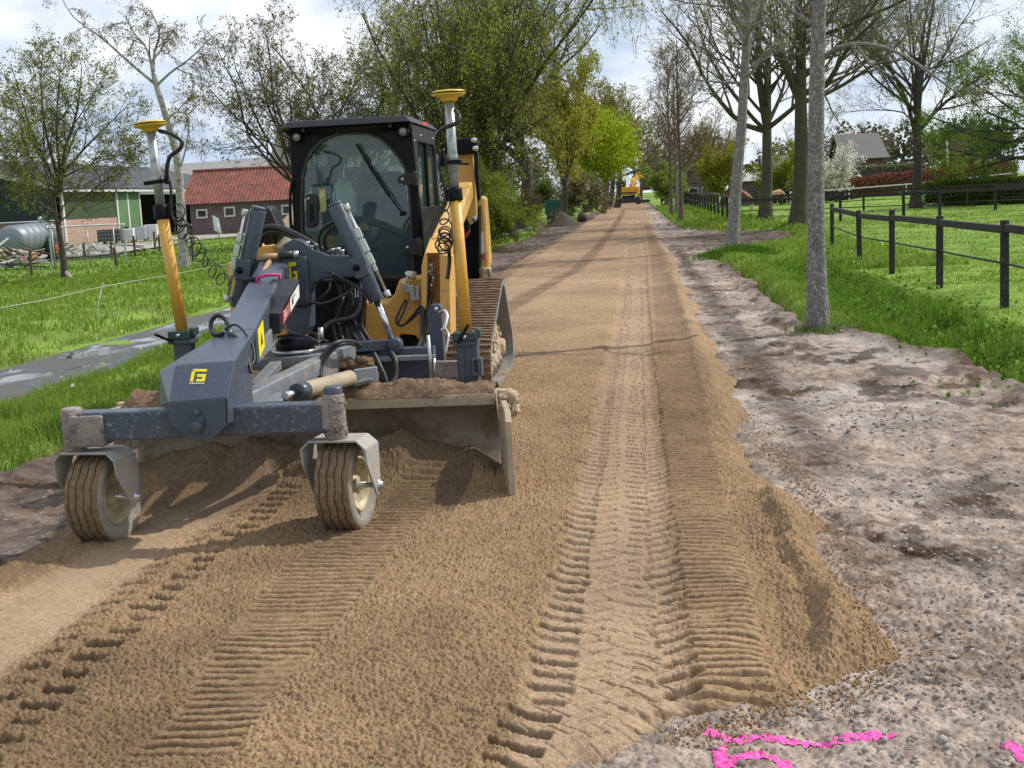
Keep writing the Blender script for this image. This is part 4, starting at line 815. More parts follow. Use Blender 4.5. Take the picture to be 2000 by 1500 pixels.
def brick(name, c1, c2, mort, axis='X'):
    m = mat(name, c1, .9); N, L = m.node_tree.nodes, m.node_tree.links; b = N['Principled BSDF']
    t = N.new('ShaderNodeTexCoord'); s = N.new('ShaderNodeSeparateXYZ'); cb = N.new('ShaderNodeCombineXYZ'); L.new(t.outputs['Object'], s.inputs[0])
    L.new(s.outputs[axis], cb.inputs[0]); L.new(s.outputs['Z'], cb.inputs[1]); k = N.new('ShaderNodeTexBrick'); L.new(cb.outputs[0], k.inputs['Vector'])
    k.inputs['Color1'].default_value = (*c1, 1); k.inputs['Color2'].default_value = (*c2, 1); k.inputs['Mortar'].default_value = (*mort, 1); k.inputs['Scale'].default_value = 1
    k.inputs['Brick Width'].default_value = .22; k.inputs['Row Height'].default_value = .075; k.inputs['Mortar Size'].default_value = .008
    n = N.new('ShaderNodeTexNoise'); n.inputs['Scale'].default_value = .9; n.inputs['Detail'].default_value = 6; L.new(t.outputs['Object'], n.inputs[0]); r = N.new('ShaderNodeMapRange'); r.inputs[3].default_value = .65; r.inputs[4].default_value = 1.3; L.new(n.outputs[0], r.inputs[0])
    x = N.new('ShaderNodeMixRGB'); x.blend_type = 'MULTIPLY'; x.inputs[0].default_value = 1; L.new(k.outputs[0], x.inputs[1]); L.new(r.outputs[0], x.inputs[2]); L.new(x.outputs[0], b.inputs['Base Color']); return m
M['clad'] = ribbed('dark_green_cladding', (.022, .05, .04), 5, 'X', depth=.5); M['clad2'] = ribbed('light_green_cladding', (.10, .16, .085), 6, 'Y', depth=.45)
M['doorgreen'] = mat('green_door_panel', (.10, .20, .085), .6, 0, .1, 1.5); M['pinkbrick'] = brick('pink_brick', (.42, .25, .19), (.35, .20, .15), (.42, .36, .31), 'Y'); M['pinkbrickX'] = brick('dull_brick', (.20, .11, .085), (.16, .09, .075), (.2, .17, .15), 'X')
M['brownbrick'] = brick('brown_brick', (.17, .12, .115), (.135, .095, .09), (.17, .145, .135)); M['sheet'] = ribbed('dark_grey_roofing', (.085, .09, .10), 4, 'Y', depth=.25); M['sheet_pale'] = ribbed('pale_grey_roofing', (.30, .29, .285), 3, 'X', depth=.2)
M['tile'] = mat('red_roof_tile', (.225, .072, .05), .85, 0, .35, 2.5, (.12, .06, .045), .45, 1.5); M['greytile'] = ribbed('dark_roof_tile', (.10, .09, .088), 4, 'X', depth=.5); M['slat'] = ribbed('weathered_slats', (.16, .14, .11), 2.2, 'X', depth=.75)
M['trim'] = mat('white_trim', (.62, .62, .60), .6, 0, .08, 4); M['pane'] = mat('dark_window_pane', (.02, .025, .03), .08); M['inside'] = mat('dark_interior', (.012, .012, .012), .9)
M['wood'] = mat('weathered_wood', (.085, .066, .05), .9, 0, .3, 9, (.15, .125, .10), .4, 12, .4, 40); M['paintwood'] = mat('black_stained_wood', (.020, .018, .017), .75, 0, .3, 10, (.10, .085, .07), .35, 14, .3, 50); M['palewood'] = mat('pale_wood', (.40, .35, .29), .85, 0, .25, 7)
M['galv'] = mat('galvanised_steel', (.40, .43, .45), .45, .5, .15, 6); M['tankgrey'] = mat('galvanised_tank', (.19, .225, .25), .5, .25, .15, 3, (.16, .17, .17), .3, 3); M['orange'] = mat('orange_paint', (.60, .14, .03), .5, 0, .1, 5)
M['exc'] = mat('orange_yellow_paint', (.72, .34, .02), .45, 0, .08, 3); M['darkmetal'] = mat('dark_metal', (.03, .03, .032), .6, 0, .2, 5); M['container'] = mat('teal_container', (.012, .09, .085), .55, 0, .2, 3)
M['soil'] = mat('dark_soil', (.042, .031, .025), .97, 0, .4, 5, (.085, .066, .05), .4, 7, .8, 12); M['concrete'] = mat('grey_yard', (.34, .315, .285), .95, 0, .2, 1.2, (.22, .2, .17), .4, .6)
def grid_roof(name, p00, p10, p01, nu, nv, parent, m, amp=.035, su=8, sv=4):
    """tiled roof plane with real pantile waves: p00-p10 along the eave, p00-p01 up the slope"""
    p00, p10, p01 = map(lambda q: np.array(q, float), (p00, p10, p01)); e, s = p10 - p00, p01 - p00; n = nrm(np.cross(e, s))
    U, Vv = np.meshgrid(np.linspace(0, 1, nu * su + 1), np.linspace(0, 1, nv * sv + 1)); u, v = U.ravel(), Vv.ravel()
    h = amp * (np.sin(u * nu * 2 * np.pi) * .6 + (1 - (v * nv) % 1.0) * .9)
    P = p00 + u[:, None] * e + v[:, None] * s + h[:, None] * n
    return mesh_obj(name, P, grid_faces(nu * su + 1, nv * sv + 1), m, parent)
def slab(mb, a, b, c, d, t):  # quad a-b-c-d thickened by t along its normal
    a, b, c, d = (np.array(q, float) for q in (a, b, c, d)); n = nrm(np.cross(b - a, d - a)) * t
    return mb.prism([a, b, c, d], n)
# --- green barn ---------------------------------------------------------
XA = at(125, 480, 68)[0]
def yx(px, X=None):
    d = ray(px, 450); return (XA if X is None else X) * d[1] / d[0]
Y0, Y1 = 68.0, 104.0; ZE, ZR, XR = 3.15, 5.2, XA - 8.0
bt = thing('green_barn', 'long low barn with green cladding over pink brick and a dark grey roof', 'barn', (XA - 4, Y0, 0))
MB().box((XA - .15, (Y0 + yx(236)) / 2, .72), (.3, yx(236) - Y0, 1.5)).build('brick_wall', M['pinkbrick'], bt)
MB().box((XA - .12, (Y0 + yx(232)) / 2, 2.3), (.24, yx(232) - Y0, 1.66)).build('cladding', M['clad2'], bt)
g = MB(); g.prism([(XA - .02, Y0, 1.5), (XA - .02, Y0, ZE), (XR, Y0, ZR), (XR - 8, Y0, ZE), (XR - 8, Y0, 1.5)], (0, .25, 0)); g.build('gable_cladding', M['clad'], bt)
MB().box((XA - 8, Y0 + .15, .72), (15.9, .3, 1.5)).build('gable_brick', M['pinkbrickX'], bt)
r_ = MB(); slab(r_, (XA + .35, Y0 - .3, ZE - .06), (XA + .35, Y1, ZE - .06), (XR, Y1, ZR), (XR, Y0 - .3, ZR), .12); slab(r_, (XR, Y0 - .3, ZR), (XR, Y1, ZR), (XR - 8.3, Y1, ZE), (XR - 8.3, Y0 - .3, ZE), .12); ro = r_.build('roof', M['sheet'], bt)
MB().bar((XA + .38, Y0 - .34, ZE - .02), (XR, Y0 - .34, ZR + .06), .06, .22).build('verge_board', M['trim'], ro)
MB().bar((XA + .42, Y0 - .3, ZE - .1), (XA + .42, Y1, ZE - .1), .12, .12).build('gutter', M['trim'], ro)
for p_ in (126, 232, 253, 276): MB().box((XA + .03, yx(p_), 1.55), (.1, .2, 3.1)).build('post', M['trim'], bt)
for a_, b_ in ((233, 252.5), (253.5, 275.5)): MB().box((XA + .02, (yx(a_) + yx(b_)) / 2, 1.95), (.08, yx(b_) - yx(a_) - .25, 2.2)).build('door_panel', M['doorgreen'], bt)
MB().box((XA - 5.5, (yx(276) + Y1) / 2, 1.55), (.2, Y1 - yx(276), 3)).build('bay_interior', M['inside'], bt)
MB().box((XA - 3, Y1 - .1, 1.55), (6, .2, 3.1)).build('end_wall', M['clad'], bt)
# --- yard, crates -------------------------------------------------------
pts = GP([(60, 520), (120, 508), (200, 503), (300, 488), (390, 472), (480, 463), (480, 459), (380, 461), (250, 471), (140, 483), (60, 492)]); pts[:, 2] = .10
tag(mesh_obj('yard', pts, [tuple(range(len(pts)))[::-1]], M['concrete']), kind='structure')
for i, (x0, x1, y0, y1, Y, mm, lab) in enumerate(((195, 234, 447, 480, 66, 'darkmetal', 'dark grey crate leaning by the pink brick wall'), (238, 261, 446, 474, 67, 'trim', 'white crate under the green barn door, leftmost of three'), (262, 284, 442, 472, 68, 'galv', 'grey crate between two white crates'), (285, 307, 438, 468, 69, 'trim', 'bright white crate farthest right before the dark bay'))):
    a, b = at(x0, y1, Y), at(x1, y0, Y); t = thing('crate', lab, 'crate', ((a[0] + b[0]) / 2, Y, 0), 'crates in front of the barn')
    z0, z1 = max(.22, a[2] + .1), b[2]; MB().box(((a[0] + b[0]) / 2, Y, (z0 + z1) / 2), (abs(b[0] - a[0]) - .04, .8, z1 - z0), rz=.25).build('box_body', M[mm], t, bevel=.03)
    k_ = MB(); [k_.box(((a[0] + b[0]) / 2 + s * .3, Y, (z0 - .004) / 2 + .05), (.1, .7, z0 - .1), rz=.25) for s in (-1, 1)]; k_.build('skid', M['wood'], t)
# --- red tiled house ----------------------------------------------------
Yh = 80.0; xl, xr = at(372, 420, Yh)[0], at(640, 420, Yh)[0]; ze, zr = 2.15, 4.15
hs = thing('brick_house', 'low brown brick house with a red tiled roof and small white windows', 'house', ((xl + xr) / 2, Yh, 0))
MB().box(((xl + xr) / 2, Yh + 2.6, ze / 2), (xr - xl, 5.2, ze)).build('wall', M['brownbrick'], hs)
g = MB(); g.prism([(xl + .05, Yh, ze), (xl + .05, Yh + 5.2, ze), (xl + .05, Yh + 2.6, zr - .1)], (.2, 0, 0)); g.prism([(xr - .25, Yh, ze), (xr - .25, Yh + 5.2, ze), (xr - .25, Yh + 2.6, zr - .1)], (.2, 0, 0)); g.build('gable', M['brownbrick'], hs)
grid_roof('roof', (xl - .5, Yh - .4, ze - .12), (xr + .3, Yh - .4, ze - .12), (xl - .5, Yh + 2.6, zr), 42, 12, hs, M['tile'])
grid_roof('rear_roof', (xr + .3, Yh + 5.6, ze - .12), (xl - .5, Yh + 5.6, ze - .12), (xr + .3, Yh + 2.6, zr), 42, 6, hs, M['tile'])
MB().tube([(xl - .5, Yh + 2.6, zr + .04), (xr + .3, Yh + 2.6, zr + .04)], .1, 8).build('ridge', M['tile'], hs)
for a_, b_, c_, d_ in ((385, 405, 408, 427), (439, 459, 403, 424), (551, 572, 399, 420)):
    p, q = at(a_, d_, Yh), at(b_, c_, Yh); w, h = q[0] - p[0], q[2] - p[2]; cx_, cz_ = (p[0] + q[0]) / 2, (p[2] + q[2]) / 2
    f = MB(); [f.box((cx_ + s * (w / 2 - .05), Yh - .03, cz_), (.1, .12, h)) for s in (-1, 1)]; [f.box((cx_, Yh - .03, cz_ + s * (h / 2 - .05)), (w - .2, .12, .1)) for s in (-1, 1)]
    wd = f.build('window', M['trim'], hs); MB().box((cx_, Yh - .008, cz_), (w - .2, .03, h - .2)).build('pane', M['pane'], wd)
# --- slatted barn roof and long shed behind
Yb2 = 100.0; x0, x1 = at(521, 300, Yb2)[0], at(760, 300, Yb2)[0]; sb = thing('slatted_barn', 'tall barn with a weathered dark slatted roof rising behind the red tiled house', 'barn', ((x0 + x1) / 2, Yb2, 0))
MB().box(((x0 + x1) / 2, Yb2 + 4, 2.2), (x1 - x0 - .4, 8, 4.4)).build('wall', M['brownbrick'], sb)
r_ = MB(); slab(r_, (x0, Yb2 - .4, 4.3), (x1, Yb2 - .4, 4.3), (x1, Yb2 + 4, 7.9), (x0, Yb2 + 4, 7.9), .15); slab(r_, (x1, Yb2 + 8.4, 4.3), (x0, Yb2 + 8.4, 4.3), (x0, Yb2 + 4, 7.9), (x1, Yb2 + 4, 7.9), .15); r_.build('roof', M['slat'], sb)
g = MB(); g.prism([(x0 + .2, Yb2, 4.4), (x0 + .2, Yb2 + 8, 4.4), (x0 + .2, Yb2 + 4, 7.7)], (.15, 0, 0)); g.build('gable', M['slat'], sb)
Ys = 118.0; x0, x1 = at(205, 320, Ys)[0], at(560, 320, Ys)[0]; sh = thing('long_shed', 'long pale grey roofed shed showing above the barn and red house', 'shed', ((x0 + x1) / 2, Ys, 0))
MB().box(((x0 + x1) / 2, Ys + 6, 2.1), (x1 - x0, 12, 4.2)).build('wall', M['trim'], sh)
r_ = MB(); slab(r_, (x0 - .3, Ys - .5, 4.2), (x1 + .3, Ys - .5, 4.2), (x1 + .3, Ys + 6, 6.5), (x0 - .3, Ys + 6, 6.0), .15); slab(r_, (x1 + .3, Ys + 12.5, 4.2), (x0 - .3, Ys + 12.5, 4.2), (x0 - .3, Ys + 6, 6.0), (x1 + .3, Ys + 6, 6.5), .15); r_.build('roof', M['sheet_pale'], sh)
# --- slurry tanker ------------------------------------------------------
p0, p1 = at(20, 470, 43), at(92, 465, 47.5); p0[2], p1[2] = .84, .92; ax = nrm(p1 - p0); Lt = np.linalg.norm(p1 - p0)
tk = thing('slurry_tanker', 'ribbed grey slurry tanker with orange wheel rims parked by the barn', 'tanker', (p0[0], p0[1], 0))
R0 = .54; prof = [(0, -.16), (R0 * .5, -.13), (R0 * .85, -.06), (R0, 0)]
for i in range(6): t = Lt * (i + .5) / 6; prof += [(R0, t - .05), (R0 + .03, t - .03), (R0 + .03, t + .03), (R0, t + .05)]
prof += [(R0, Lt), (R0 * .85, Lt + .06), (R0 * .5, Lt + .13), (0, Lt + .16)]
MB().lathe(p0, ax, prof, 32).build('tank', M['tankgrey'], tk)
MB().cyl(p0 + ax * (Lt - .7) + (0, 0, R0 - .04), p0 + ax * (Lt - .7) + (0, 0, R0 + .22), .07).build('vent_pipe', M['galv'], tk)
MB().tube(smooth_path([p0 + ax * (Lt - .6) + (0, 0, R0 + .1), p0 + ax * (Lt - .2) + (.1, 0, R0 + .15), p0 + ax * (Lt + .2) + (.1, 0, R0 - .2), p0 + ax * (Lt + .25) + (0, 0, .1)]), .05, 8).build('hose', M['rubber'], tk)
MB().box(p0 + ax * .6 + np.array((.02, -.0, R0 - .01)) * 0 + np.array((.45, .1, .1)), (.02, .5, .12)).build('label_plate', M['trim'], tk)
sx = nrm(np.cross(ax, (0, 0, 1)))
f = MB(); [f.bar(p0 + ax * .3 + sx * s * .3 - (0, 0, R0 + .04), p0 + ax * (Lt - .2) + sx * s * .3 - (0, 0, R0 + .04), .1, .14) for s in (-1, 1)]; f.bar(p0 + ax * (Lt * .62) - sx * .7 - (0, 0, .40), p0 + ax * (Lt * .62) + sx * .7 - (0, 0, .40), .1, .1); f.build('chassis', M['orange'], tk)
for s in (-1, 1):
    c = p0 + ax * (Lt * .62) + sx * s * .62; c[2] = .48
    w_ = MB().lathe(c, sx * s, [(.2, -.17), (.44, -.17), (.49, -.1), (.5, 0), (.49, .1), (.44, .17), (.24, .17)], 24).build('wheel', M['darkmetal'], tk); MB().lathe(c, sx * s, [(.26, .10), (.24, .175), (.20, .12), (.08, .12), (.07, .19), (0, .19)], 20).build('rim', M['orange'], w_)
# --- hurdle gate with wire mesh
a, b = gp(104, 528), gp(247, 517); gt = thing('hurdle_gate', 'galvanised hurdle with round corners and wire mesh behind the dark field tree', 'gate', tuple((a + b) / 2))
d = nrm(b - a); L_ = np.linalg.norm(b - a); f = MB(); H_ = 1.28
f.tube(smooth_path([a, a + (0, 0, H_ - .15), a + d * .15 + (0, 0, H_), b - d * .15 + (0, 0, H_), b + (0, 0, H_ - .15), b], 5), .028, 8)
for q in (.03, .5, .86): f.tube([a + d * L_ * q, a + d * L_ * q + (0, 0, H_ - .04)], .02, 6)
f.build('frame', M['galv'], gt); f = MB()
for i in range(1, 24): f.tube([a + d * L_ * i / 24 + (0, 0, .1), a + d * L_ * i / 24 + (0, 0, H_)], .0035, 3, cap=False)
for i in range(1, 11): f.tube([a + (0, 0, .1 + i * .11), b + (0, 0, .1 + i * .11)], .0035, 3, cap=False)
f.build('mesh_panel', M['galv'], gt)
# --- loose posts, scrap, log, strand
def post(px, py, h, lean, lab, w=.07, m='wood', name='fence_post', group='wooden posts in the left field'):
    q = gp(px, py); g = MB(); g.bar(q - (0, 0, .1), q + (lean, 0, h), w, w, up=(0, 1, 0)); g.bar(q + (lean, 0, h), q + (lean, 0, h + .02), w * .9, w * .9, up=(0, 1, 0), w1=w * .5, h1=w * .5); return tag(g.build(name, M[m], None, bevel=.006), lab, 'post', group)
for a_ in ((62, 540, .72, .03, 'wooden post before the grey tanker'), (166, 507, .62, 0, 'short post just right of the dark field tree'), (218, 503, .6, .02, 'post inside the hurdle gate'), (229, 525, .62, -.04, 'leaning post at the right foot of the hurdle'), (264, 500, .75, 0, 'post below the middle white crate'), (304, 494, .85, 0, 'thick post right of the white crates'), (312, 491, .7, .02, 'thinner post beside the thick one right of the crates'), (378, 511, .75, 0, 'post just right of the pale birch trunk')): post(*a_)
q = gp(148, 556); tag(MB().tube([at(130, 532, 31.5), at(140, 545, 31.3), at(150, 560, 31.1)], [.05, .055, .04], 9).build('log', M['palewood'], None), 'pale cut log leaning on the foot of the dark field tree', 'log')
def pile(name, px, py, n, spread, h, lab, cols, seed, ln=(.5, 1.6)):
    r = np.random.default_rng(seed); q = gp(px, py); g = MB()
    for i in range(n):
        c = q + np.array((r.normal() * spread, r.normal() * spread * .5, r.uniform(.03, h))); a = r.uniform(0, 3.14); e = np.array((math.cos(a), math.sin(a), r.normal() * .25)) * r.uniform(*ln) / 2
        g.cur = r.integers(0, len(cols)); g.bar(c - e, c + e, r.uniform(.03, .1), r.uniform(.02, .05))
    return tag(g.build(name, [M[c] for c in cols], None), lab, 'scrap pile')
pile('scrap_pile', 165, 503, 40, .75, .4, 'heap of pale planks and bars between the dark field tree and the hurdle', ['trim', 'palewood', 'wood', 'galv'], 3)
pile('scrap_pile', 22, 528, 46, .7, .7, 'tangle of branches and boards piled before the grey tanker', ['palewood', 'wood', 'wood', 'trim'], 4)
pz = gp(195, 636); pk_ = thing('step_in_post', 'thin white plastic step in post holding the strand', 'post', tuple(pz)); tp_ = at(199, 560, pz[1])
MB().tube([pz - (0, 0, .05), pz + (0, 0, .3), tp_], .006, 6).build('stem', M['trim'], pk_); MB().tube(smooth_path([tp_ - (0, 0, .03), tp_ + (.02, 0, .01), tp_ + (.035, 0, .035), tp_ + (.01, 0, .045), tp_ - (.005, 0, .02)], 5), .006, 6).build('hook', M['trim'], pk_)
w_ = smooth_path([at(-120, 622, 13), at(90, 585, 15.2), tp_, at(330, 537, 20.5), at(456, 513, 25)], 8); tag(MB().tube(w_, .0028, 5).build('fence_strand', M['trim'], None), 'pale electric fence strand rising from left to right across the field', 'wire')
q = gp(428, 470); sg = thing('road_sign', 'narrow pale sign panel seen nearly edge on before the brown house', 'sign', tuple(q)); MB().tube([q, q + (-.02, 0, .9)], .03, 6).build('pole', M['galv'], sg); MB().hexa([q + np.array(o) for o in ((-.13, -.3, .55), (.06, .3, .35), (.08, .3, .35), (-.11, -.3, .55), (-.16, -.3, 1.35), (-.04, .3, 1.15), (-.02, .3, 1.15), (-.14, -.3, 1.35))]).build('panel', M['galv'], sg)
# --- fences on the right ----------------------------------------------
def fence(name, lab, pts, hp, pw, rails, m='paintwood', wires=(), gz=True, rm=None):
    P = [np.array((*p, 0.0)) if len(p) == 2 else np.array(p, float) for p in pts]
    if gz:
        zz = G(np.array([p[0] for p in P]), np.array([p[1] for p in P]))[0]
        for p, z in zip(P, zz): p[2] = z
    root = thing(name, lab, 'fence', tuple(P[0])); r = np.random.default_rng(len(pts))
    for p in P:
        l = r.normal(size=2) * .012; g = MB(); g.bar(p - (0, 0, .15), p + (l[0], l[1], hp * r.uniform(.98, 1.03)), pw, pw, up=(.12, 1, 0)); g.build('post', M[m], root, bevel=pw * .12)
    for (z, w, h) in rails:
        for p, q in zip(P[:-1], P[1:]):
            e = nrm(q - p) * .06; MB().bar(p + (0, 0, z + r.normal() * .008) - e, q + (0, 0, z + r.normal() * .008) - e * 1.02, w, h).build('rail', M[rm or m], root, bevel=.006)
    for (z, w) in wires:
        g = MB()
        for p, q in zip(P[:-1], P[1:]): g.tube([p + (0, 0, z), (p + q) / 2 + (0, 0, z - .005), q + (0, 0, z)], w, 6)
        g.build('wire', M['rubber'], root)
    return root
fence('paddock_fence', 'nearest dark post and rail fence with one thick top rail on the right', [(4.05, 11.6)] + [tuple(gp(*q)[:2]) for q in ((1962, 610), (1835, 570), (1742, 540), (1679, 520), (1625, 492))], .98, .088, [(.88, .06, .088)], wires=[(.50, .014)])
fence('lane_fence', 'long dark fence with pale top rail running down the right side of the lane', [(4.0 + .004 * (Y - 50), Y) for Y in np.arange(52, 150, 3.4)], 1.15, .12, [(1.08, .10, .12), (.55, .05, .06)], rm='wood')
q0 = gp(1486, 420); fence('cross_fence', 'dark fence crossing the paddock behind the thick mossy trunks', [(4.0, 52), (7.6, 49.5), (11.0, 48.5), tuple(gp(1765, 427)[:2]), (17.2, 48.6), tuple(gp(1944, 414)[:2]), (25.0, 51.5)], 1.0, .11, [(.91, .07, .12)], wires=[(.50, .02)])
fence('rear_fence', 'farther thin dark fence behind the one crossing the paddock', [(6, 62), (10.5, 61.5), (14.8, 60), (19.5, 59), (23.5, 58.5), (28, 58)], 1.0, .10, [(.92, .05, .10)], wires=[(.5, .018)])
fence('white_rail_fence', 'low pale railed fence before the red brown hedge', [(10, 86), (14, 87.5), (18, 89), (22, 91), (26, 93), (30, 95), (34, 98)], .95, .07, [(.9, .05, .07)], m='trim')
# --- hedges
def hedge(name, lab, a, b, w, h, n, cols, size, seed, bot=0.0, z0=None):
    r = np.random.default_rng(seed); a, b = np.array(a, float), np.array(b, float); d = b - a; L_ = np.linalg.norm(d[:2]); u = nrm(np.array((d[0], d[1], 0))); s = np.array((-u[1], u[0], 0))
    root = thing(name, lab, 'hedge', tuple(a)); g = MB(); k = 14
    for i in range(k): p, q = a + d * i / k, a + d * (i + 1) / k; hh_ = h * r.uniform(.8, .86); g.bar(p + (0, 0, hh_ / 2 + .05), q + (0, 0, hh_ / 2 + .05), w * .8, hh_)
    g.build('branches', M['bark_dark'], root)
    t = r.random(n); f = r.random(n); side = r.choice([-1, 1], n); top = f < .35
    off = np.where(top, r.uniform(-.5, .5, n), side * .5) * w + r.normal(size=n) * .05; z = np.where(top, h, r.uniform(.02, 1, n) * h) + r.normal(size=n) * .06 + h * .05 * vn(t * L_ / 1.2, t * 0, seed)
    c = a[None] + d[None] * t[:, None] + s[None] * off[:, None]; c[:, 2] += z; P = np.stack([c, c + .01], 1)
    v, f_, cc = leaves(P, n * 1, size, cols, r, .03); mesh_obj('foliage', v, f_, M['leaf'], root, attrs={'col': cc}); return root
g0, g1 = at(1590, 395, 98), at(1975, 345, 122); zz = G(np.array([g0[0], g1[0]]), np.array([98., 122.]))[0]
hedge('beech_hedge', 'long red brown clipped hedge behind the paddock', (g0[0], 98, zz[0]), (g1[0], 122, zz[1]), 1.2, 1.35, 20000, [(.14, .06, .04), (.20, .085, .055), (.12, .06, .04)], .16, 5)
g0, g1 = at(1828, 393, 66), at(2030, 388, 60); zz = G(np.array([g0[0], g1[0]]), np.array([66., 60.]))[0]
hedge('clipped_hedge', 'dark green flat topped clipped hedge at the right edge', (g0[0], 66, zz[0]), (g1[0], 60, zz[1]), 1.6, 1.1, 17000, [(.05, .09, .015), (.10, .16, .025), (.16, .23, .04)], .09, 6)
hedge('ivy_hedge', 'grey green shaggy bush line under the brick house on the right', at(1700, 340, 108) * (1, 1, 0) + (0, 0, .8), at(1790, 330, 112) * (1, 1, 0) + (0, 0, .9), 2.0, 1.6, 5200, [(.10, .12, .06), (.16, .17, .09)], .17, 7)
hedge('shrub_row', 'low dark shrub row behind the white railed fence', at(1440, 385, 100) * (1, 1, 0), at(1665, 385, 100) * (1, 1, 0), 1.2, 1.0, 7000, [(.05, .06, .035), (.09, .10, .06), (.16, .13, .10)], .14, 8)
# --- houses on the right
def gable_house(name, lab, px0, px1, Y, ze, zr, dep, wallm, roofm, z0=0.0, ridge='X', chimney=False):
    x0, x1 = at(px0, 380, Y)[0], at(px1, 380, Y)[0]; t = thing(name, lab, 'house', ((x0 + x1) / 2, Y, z0)); xm = (x0 + x1) / 2
    MB().box((xm, Y + dep / 2, z0 + ze / 2 - .2), (x1 - x0, dep, ze + .4)).build('wall', M[wallm], t); r_ = MB()
    if ridge == 'X':
        slab(r_, (x0 - .4, Y - .4, z0 + ze - .1), (x1 + .4, Y - .4, z0 + ze - .1), (x1 + .1, Y + dep / 2, z0 + zr), (x0 - .4, Y + dep / 2, z0 + zr), .14); slab(r_, (x1 + .4, Y + dep + .4, z0 + ze - .1), (x0 - .4, Y + dep + .4, z0 + ze - .1), (x0 - .4, Y + dep / 2, z0 + zr), (x1 + .1, Y + dep / 2, z0 + zr), .14)
        g = MB(); [g.prism([(xx, Y, z0 + ze - .1), (xx, Y + dep, z0 + ze - .1), (xx, Y + dep / 2, z0 + zr - .1)], (.2, 0, 0)) for xx in (x0 + .05, x1 - .25)]; g.build('gable', M[wallm], t)
    else:
        slab(r_, (x0 - .4, Y + dep, z0 + ze - .2), (x0 - .4, Y - .3, z0 + ze - .2), (xm, Y - .3, z0 + zr), (xm, Y + dep, z0 + zr), .14); slab(r_, (xm, Y + dep, z0 + zr), (xm, Y - .3, z0 + zr), (x1 + .4, Y - .3, z0 + ze - .2), (x1 + .4, Y + dep, z0 + ze - .2), .14)
        g = MB(); g.prism([(x0, Y, z0 + ze - .05), (x1, Y, z0 + ze - .05), (xm, Y, z0 + zr - .1)], (0, .2, 0)); g.build('gable', M[wallm], t)
    ro = r_.build('roof', M[roofm], t)
    if chimney: MB().box((xm, Y + dep / 2, z0 + zr + .2), (.6, .5, .8)).build('chimney', M[wallm], ro)
    for q in (.3, .7): 
        f = MB().box((x0 + (x1 - x0) * q, Y - .02, z0 + ze * .55), (.9, .08, .9)).build('window', M['trim'], t); MB().box((x0 + (x1 - x0) * q, Y - .065, z0 + ze * .55), (.76, .03, .76)).build('pane', M['pane'], f)
    return t
gable_house('farm_house', 'brick house with a tall dark tiled roof right of the white blossom', 1650, 1728, 118, 2.3, 4.5, 7, 'pinkbrickX', 'greytile', 1.0)
gable_house('outbuilding', 'small brick outbuilding with a grey roof between the thick mossy trunks', 1502, 1566, 104, 1.9, 3.5, 6, 'pinkbrickX', 'greytile', .1)
gable_house('dark_house', 'dark roofed house half hidden behind the saplings and yellow tree', 1335, 1400, 118, 1.9, 4.0, 7, 'brownbrick', 'greytile', 0, 'Y')
gable_house('garden_shed', 'low dark gabled shed behind the leaning grey trunk', 1440, 1484, 112, 1.7, 3.2, 5, 'brownbrick', 'greytile', 0, 'Y')
q0, q1 = at(1448, 360, 98), at(1512, 355, 98); gh = thing('greenhouse', 'low glasshouse with a white slatted roof behind the grazing brown horse', 'greenhouse', (q0[0], 98, 0)); r_ = MB(); slab(r_, (q0[0], 97.6, 1.75), (q1[0], 97.6, 1.75), (q1[0], 99.2, 2.4), (q0[0], 99.2, 2.4), .06); r_.build('roof', ribbed('white_slats', (.55, .58, .58), 2.4, 'X', depth=.5), gh); MB().box(((q0[0] + q1[0]) / 2, 98.5, .86), (q1[0] - q0[0] - .1, 1.4, 1.72)).build('wall', M['brownbrick'], gh)
q = at(1850, 325, 160); fp = thing('flag_pole', 'thin white pole rising above the red brown hedge', 'pole', (q[0], 160, 1.2)); MB().tube([(q[0], 160, 1.0), (q[0], 160, at(1850, 275, 160)[2])], [.16, .10], 10).build('mast', M['trim'], fp); MB().box((q[0], 160, 1.3), (.5, .5, .3)).build('base', M['concrete'], fp)
for px, Y, H, lab in ((1690, 135, 9, 'pale bare tree behind the brick house'), (1585, 140, 11, 'bare tree far behind the thickest mossy trunk'), (1860, 170, 9, 'bare tree behind the thin white pole')):
    leafy('bare_tree', lab, 'tree', px, Y, H, 3.6, 2600, .10, [(.2, .17, .13), (.16, .14, .09)], 70 + px % 7, trunk_h=.22, r0=.2, spread=.08, bark_m='bark_brown', group='bare trees right of the lane')
# --- far wood (one mass)
def wood(xr, yr, n_tr, hr, n, cols, seed, size, z0=1.0):
    r = np.random.default_rng(seed); V, Fq, C = [], [], []; o = 0
    for i in range(n_tr):
        x0, y0 = r.uniform(*xr), r.uniform(*yr); h = r.uniform(*hr); rad = h * r.uniform(.25, .38); m = n // n_tr
        p = unit(r.normal(size=(m, 3))) * rad * (r.random((m, 1)) ** .4); p[:, 2] = p[:, 2] * (h * .42 / rad) + h * .58; c = p + np.array((x0, y0, z0))
        v, f, cc = leaves(np.stack([c, c + .01], 1), m, size, [tuple(np.array(k) * r.uniform(.7, 1.25)) for k in cols], r, .1); tv, tf = tubes_arr(np.array([[(x0, y0, z0 - 1), (x0, y0, z0 + h * .7)]]), np.array([[.25, .12]]), 5)
        for a_, b_, c_ in ((v, f, cc), (tv, tf, np.full((len(tv), 3), .06))): V.append(a_); Fq.append(b_ + o); C.append(c_); o += len(a_)
    return np.vstack(V), np.vstack(Fq), np.vstack(C)
A_ = wood((62, 150), (235, 300), 60, (8, 13), 33000, [(.055, .068, .06), (.085, .092, .08), (.07, .088, .065)], 9, .8)
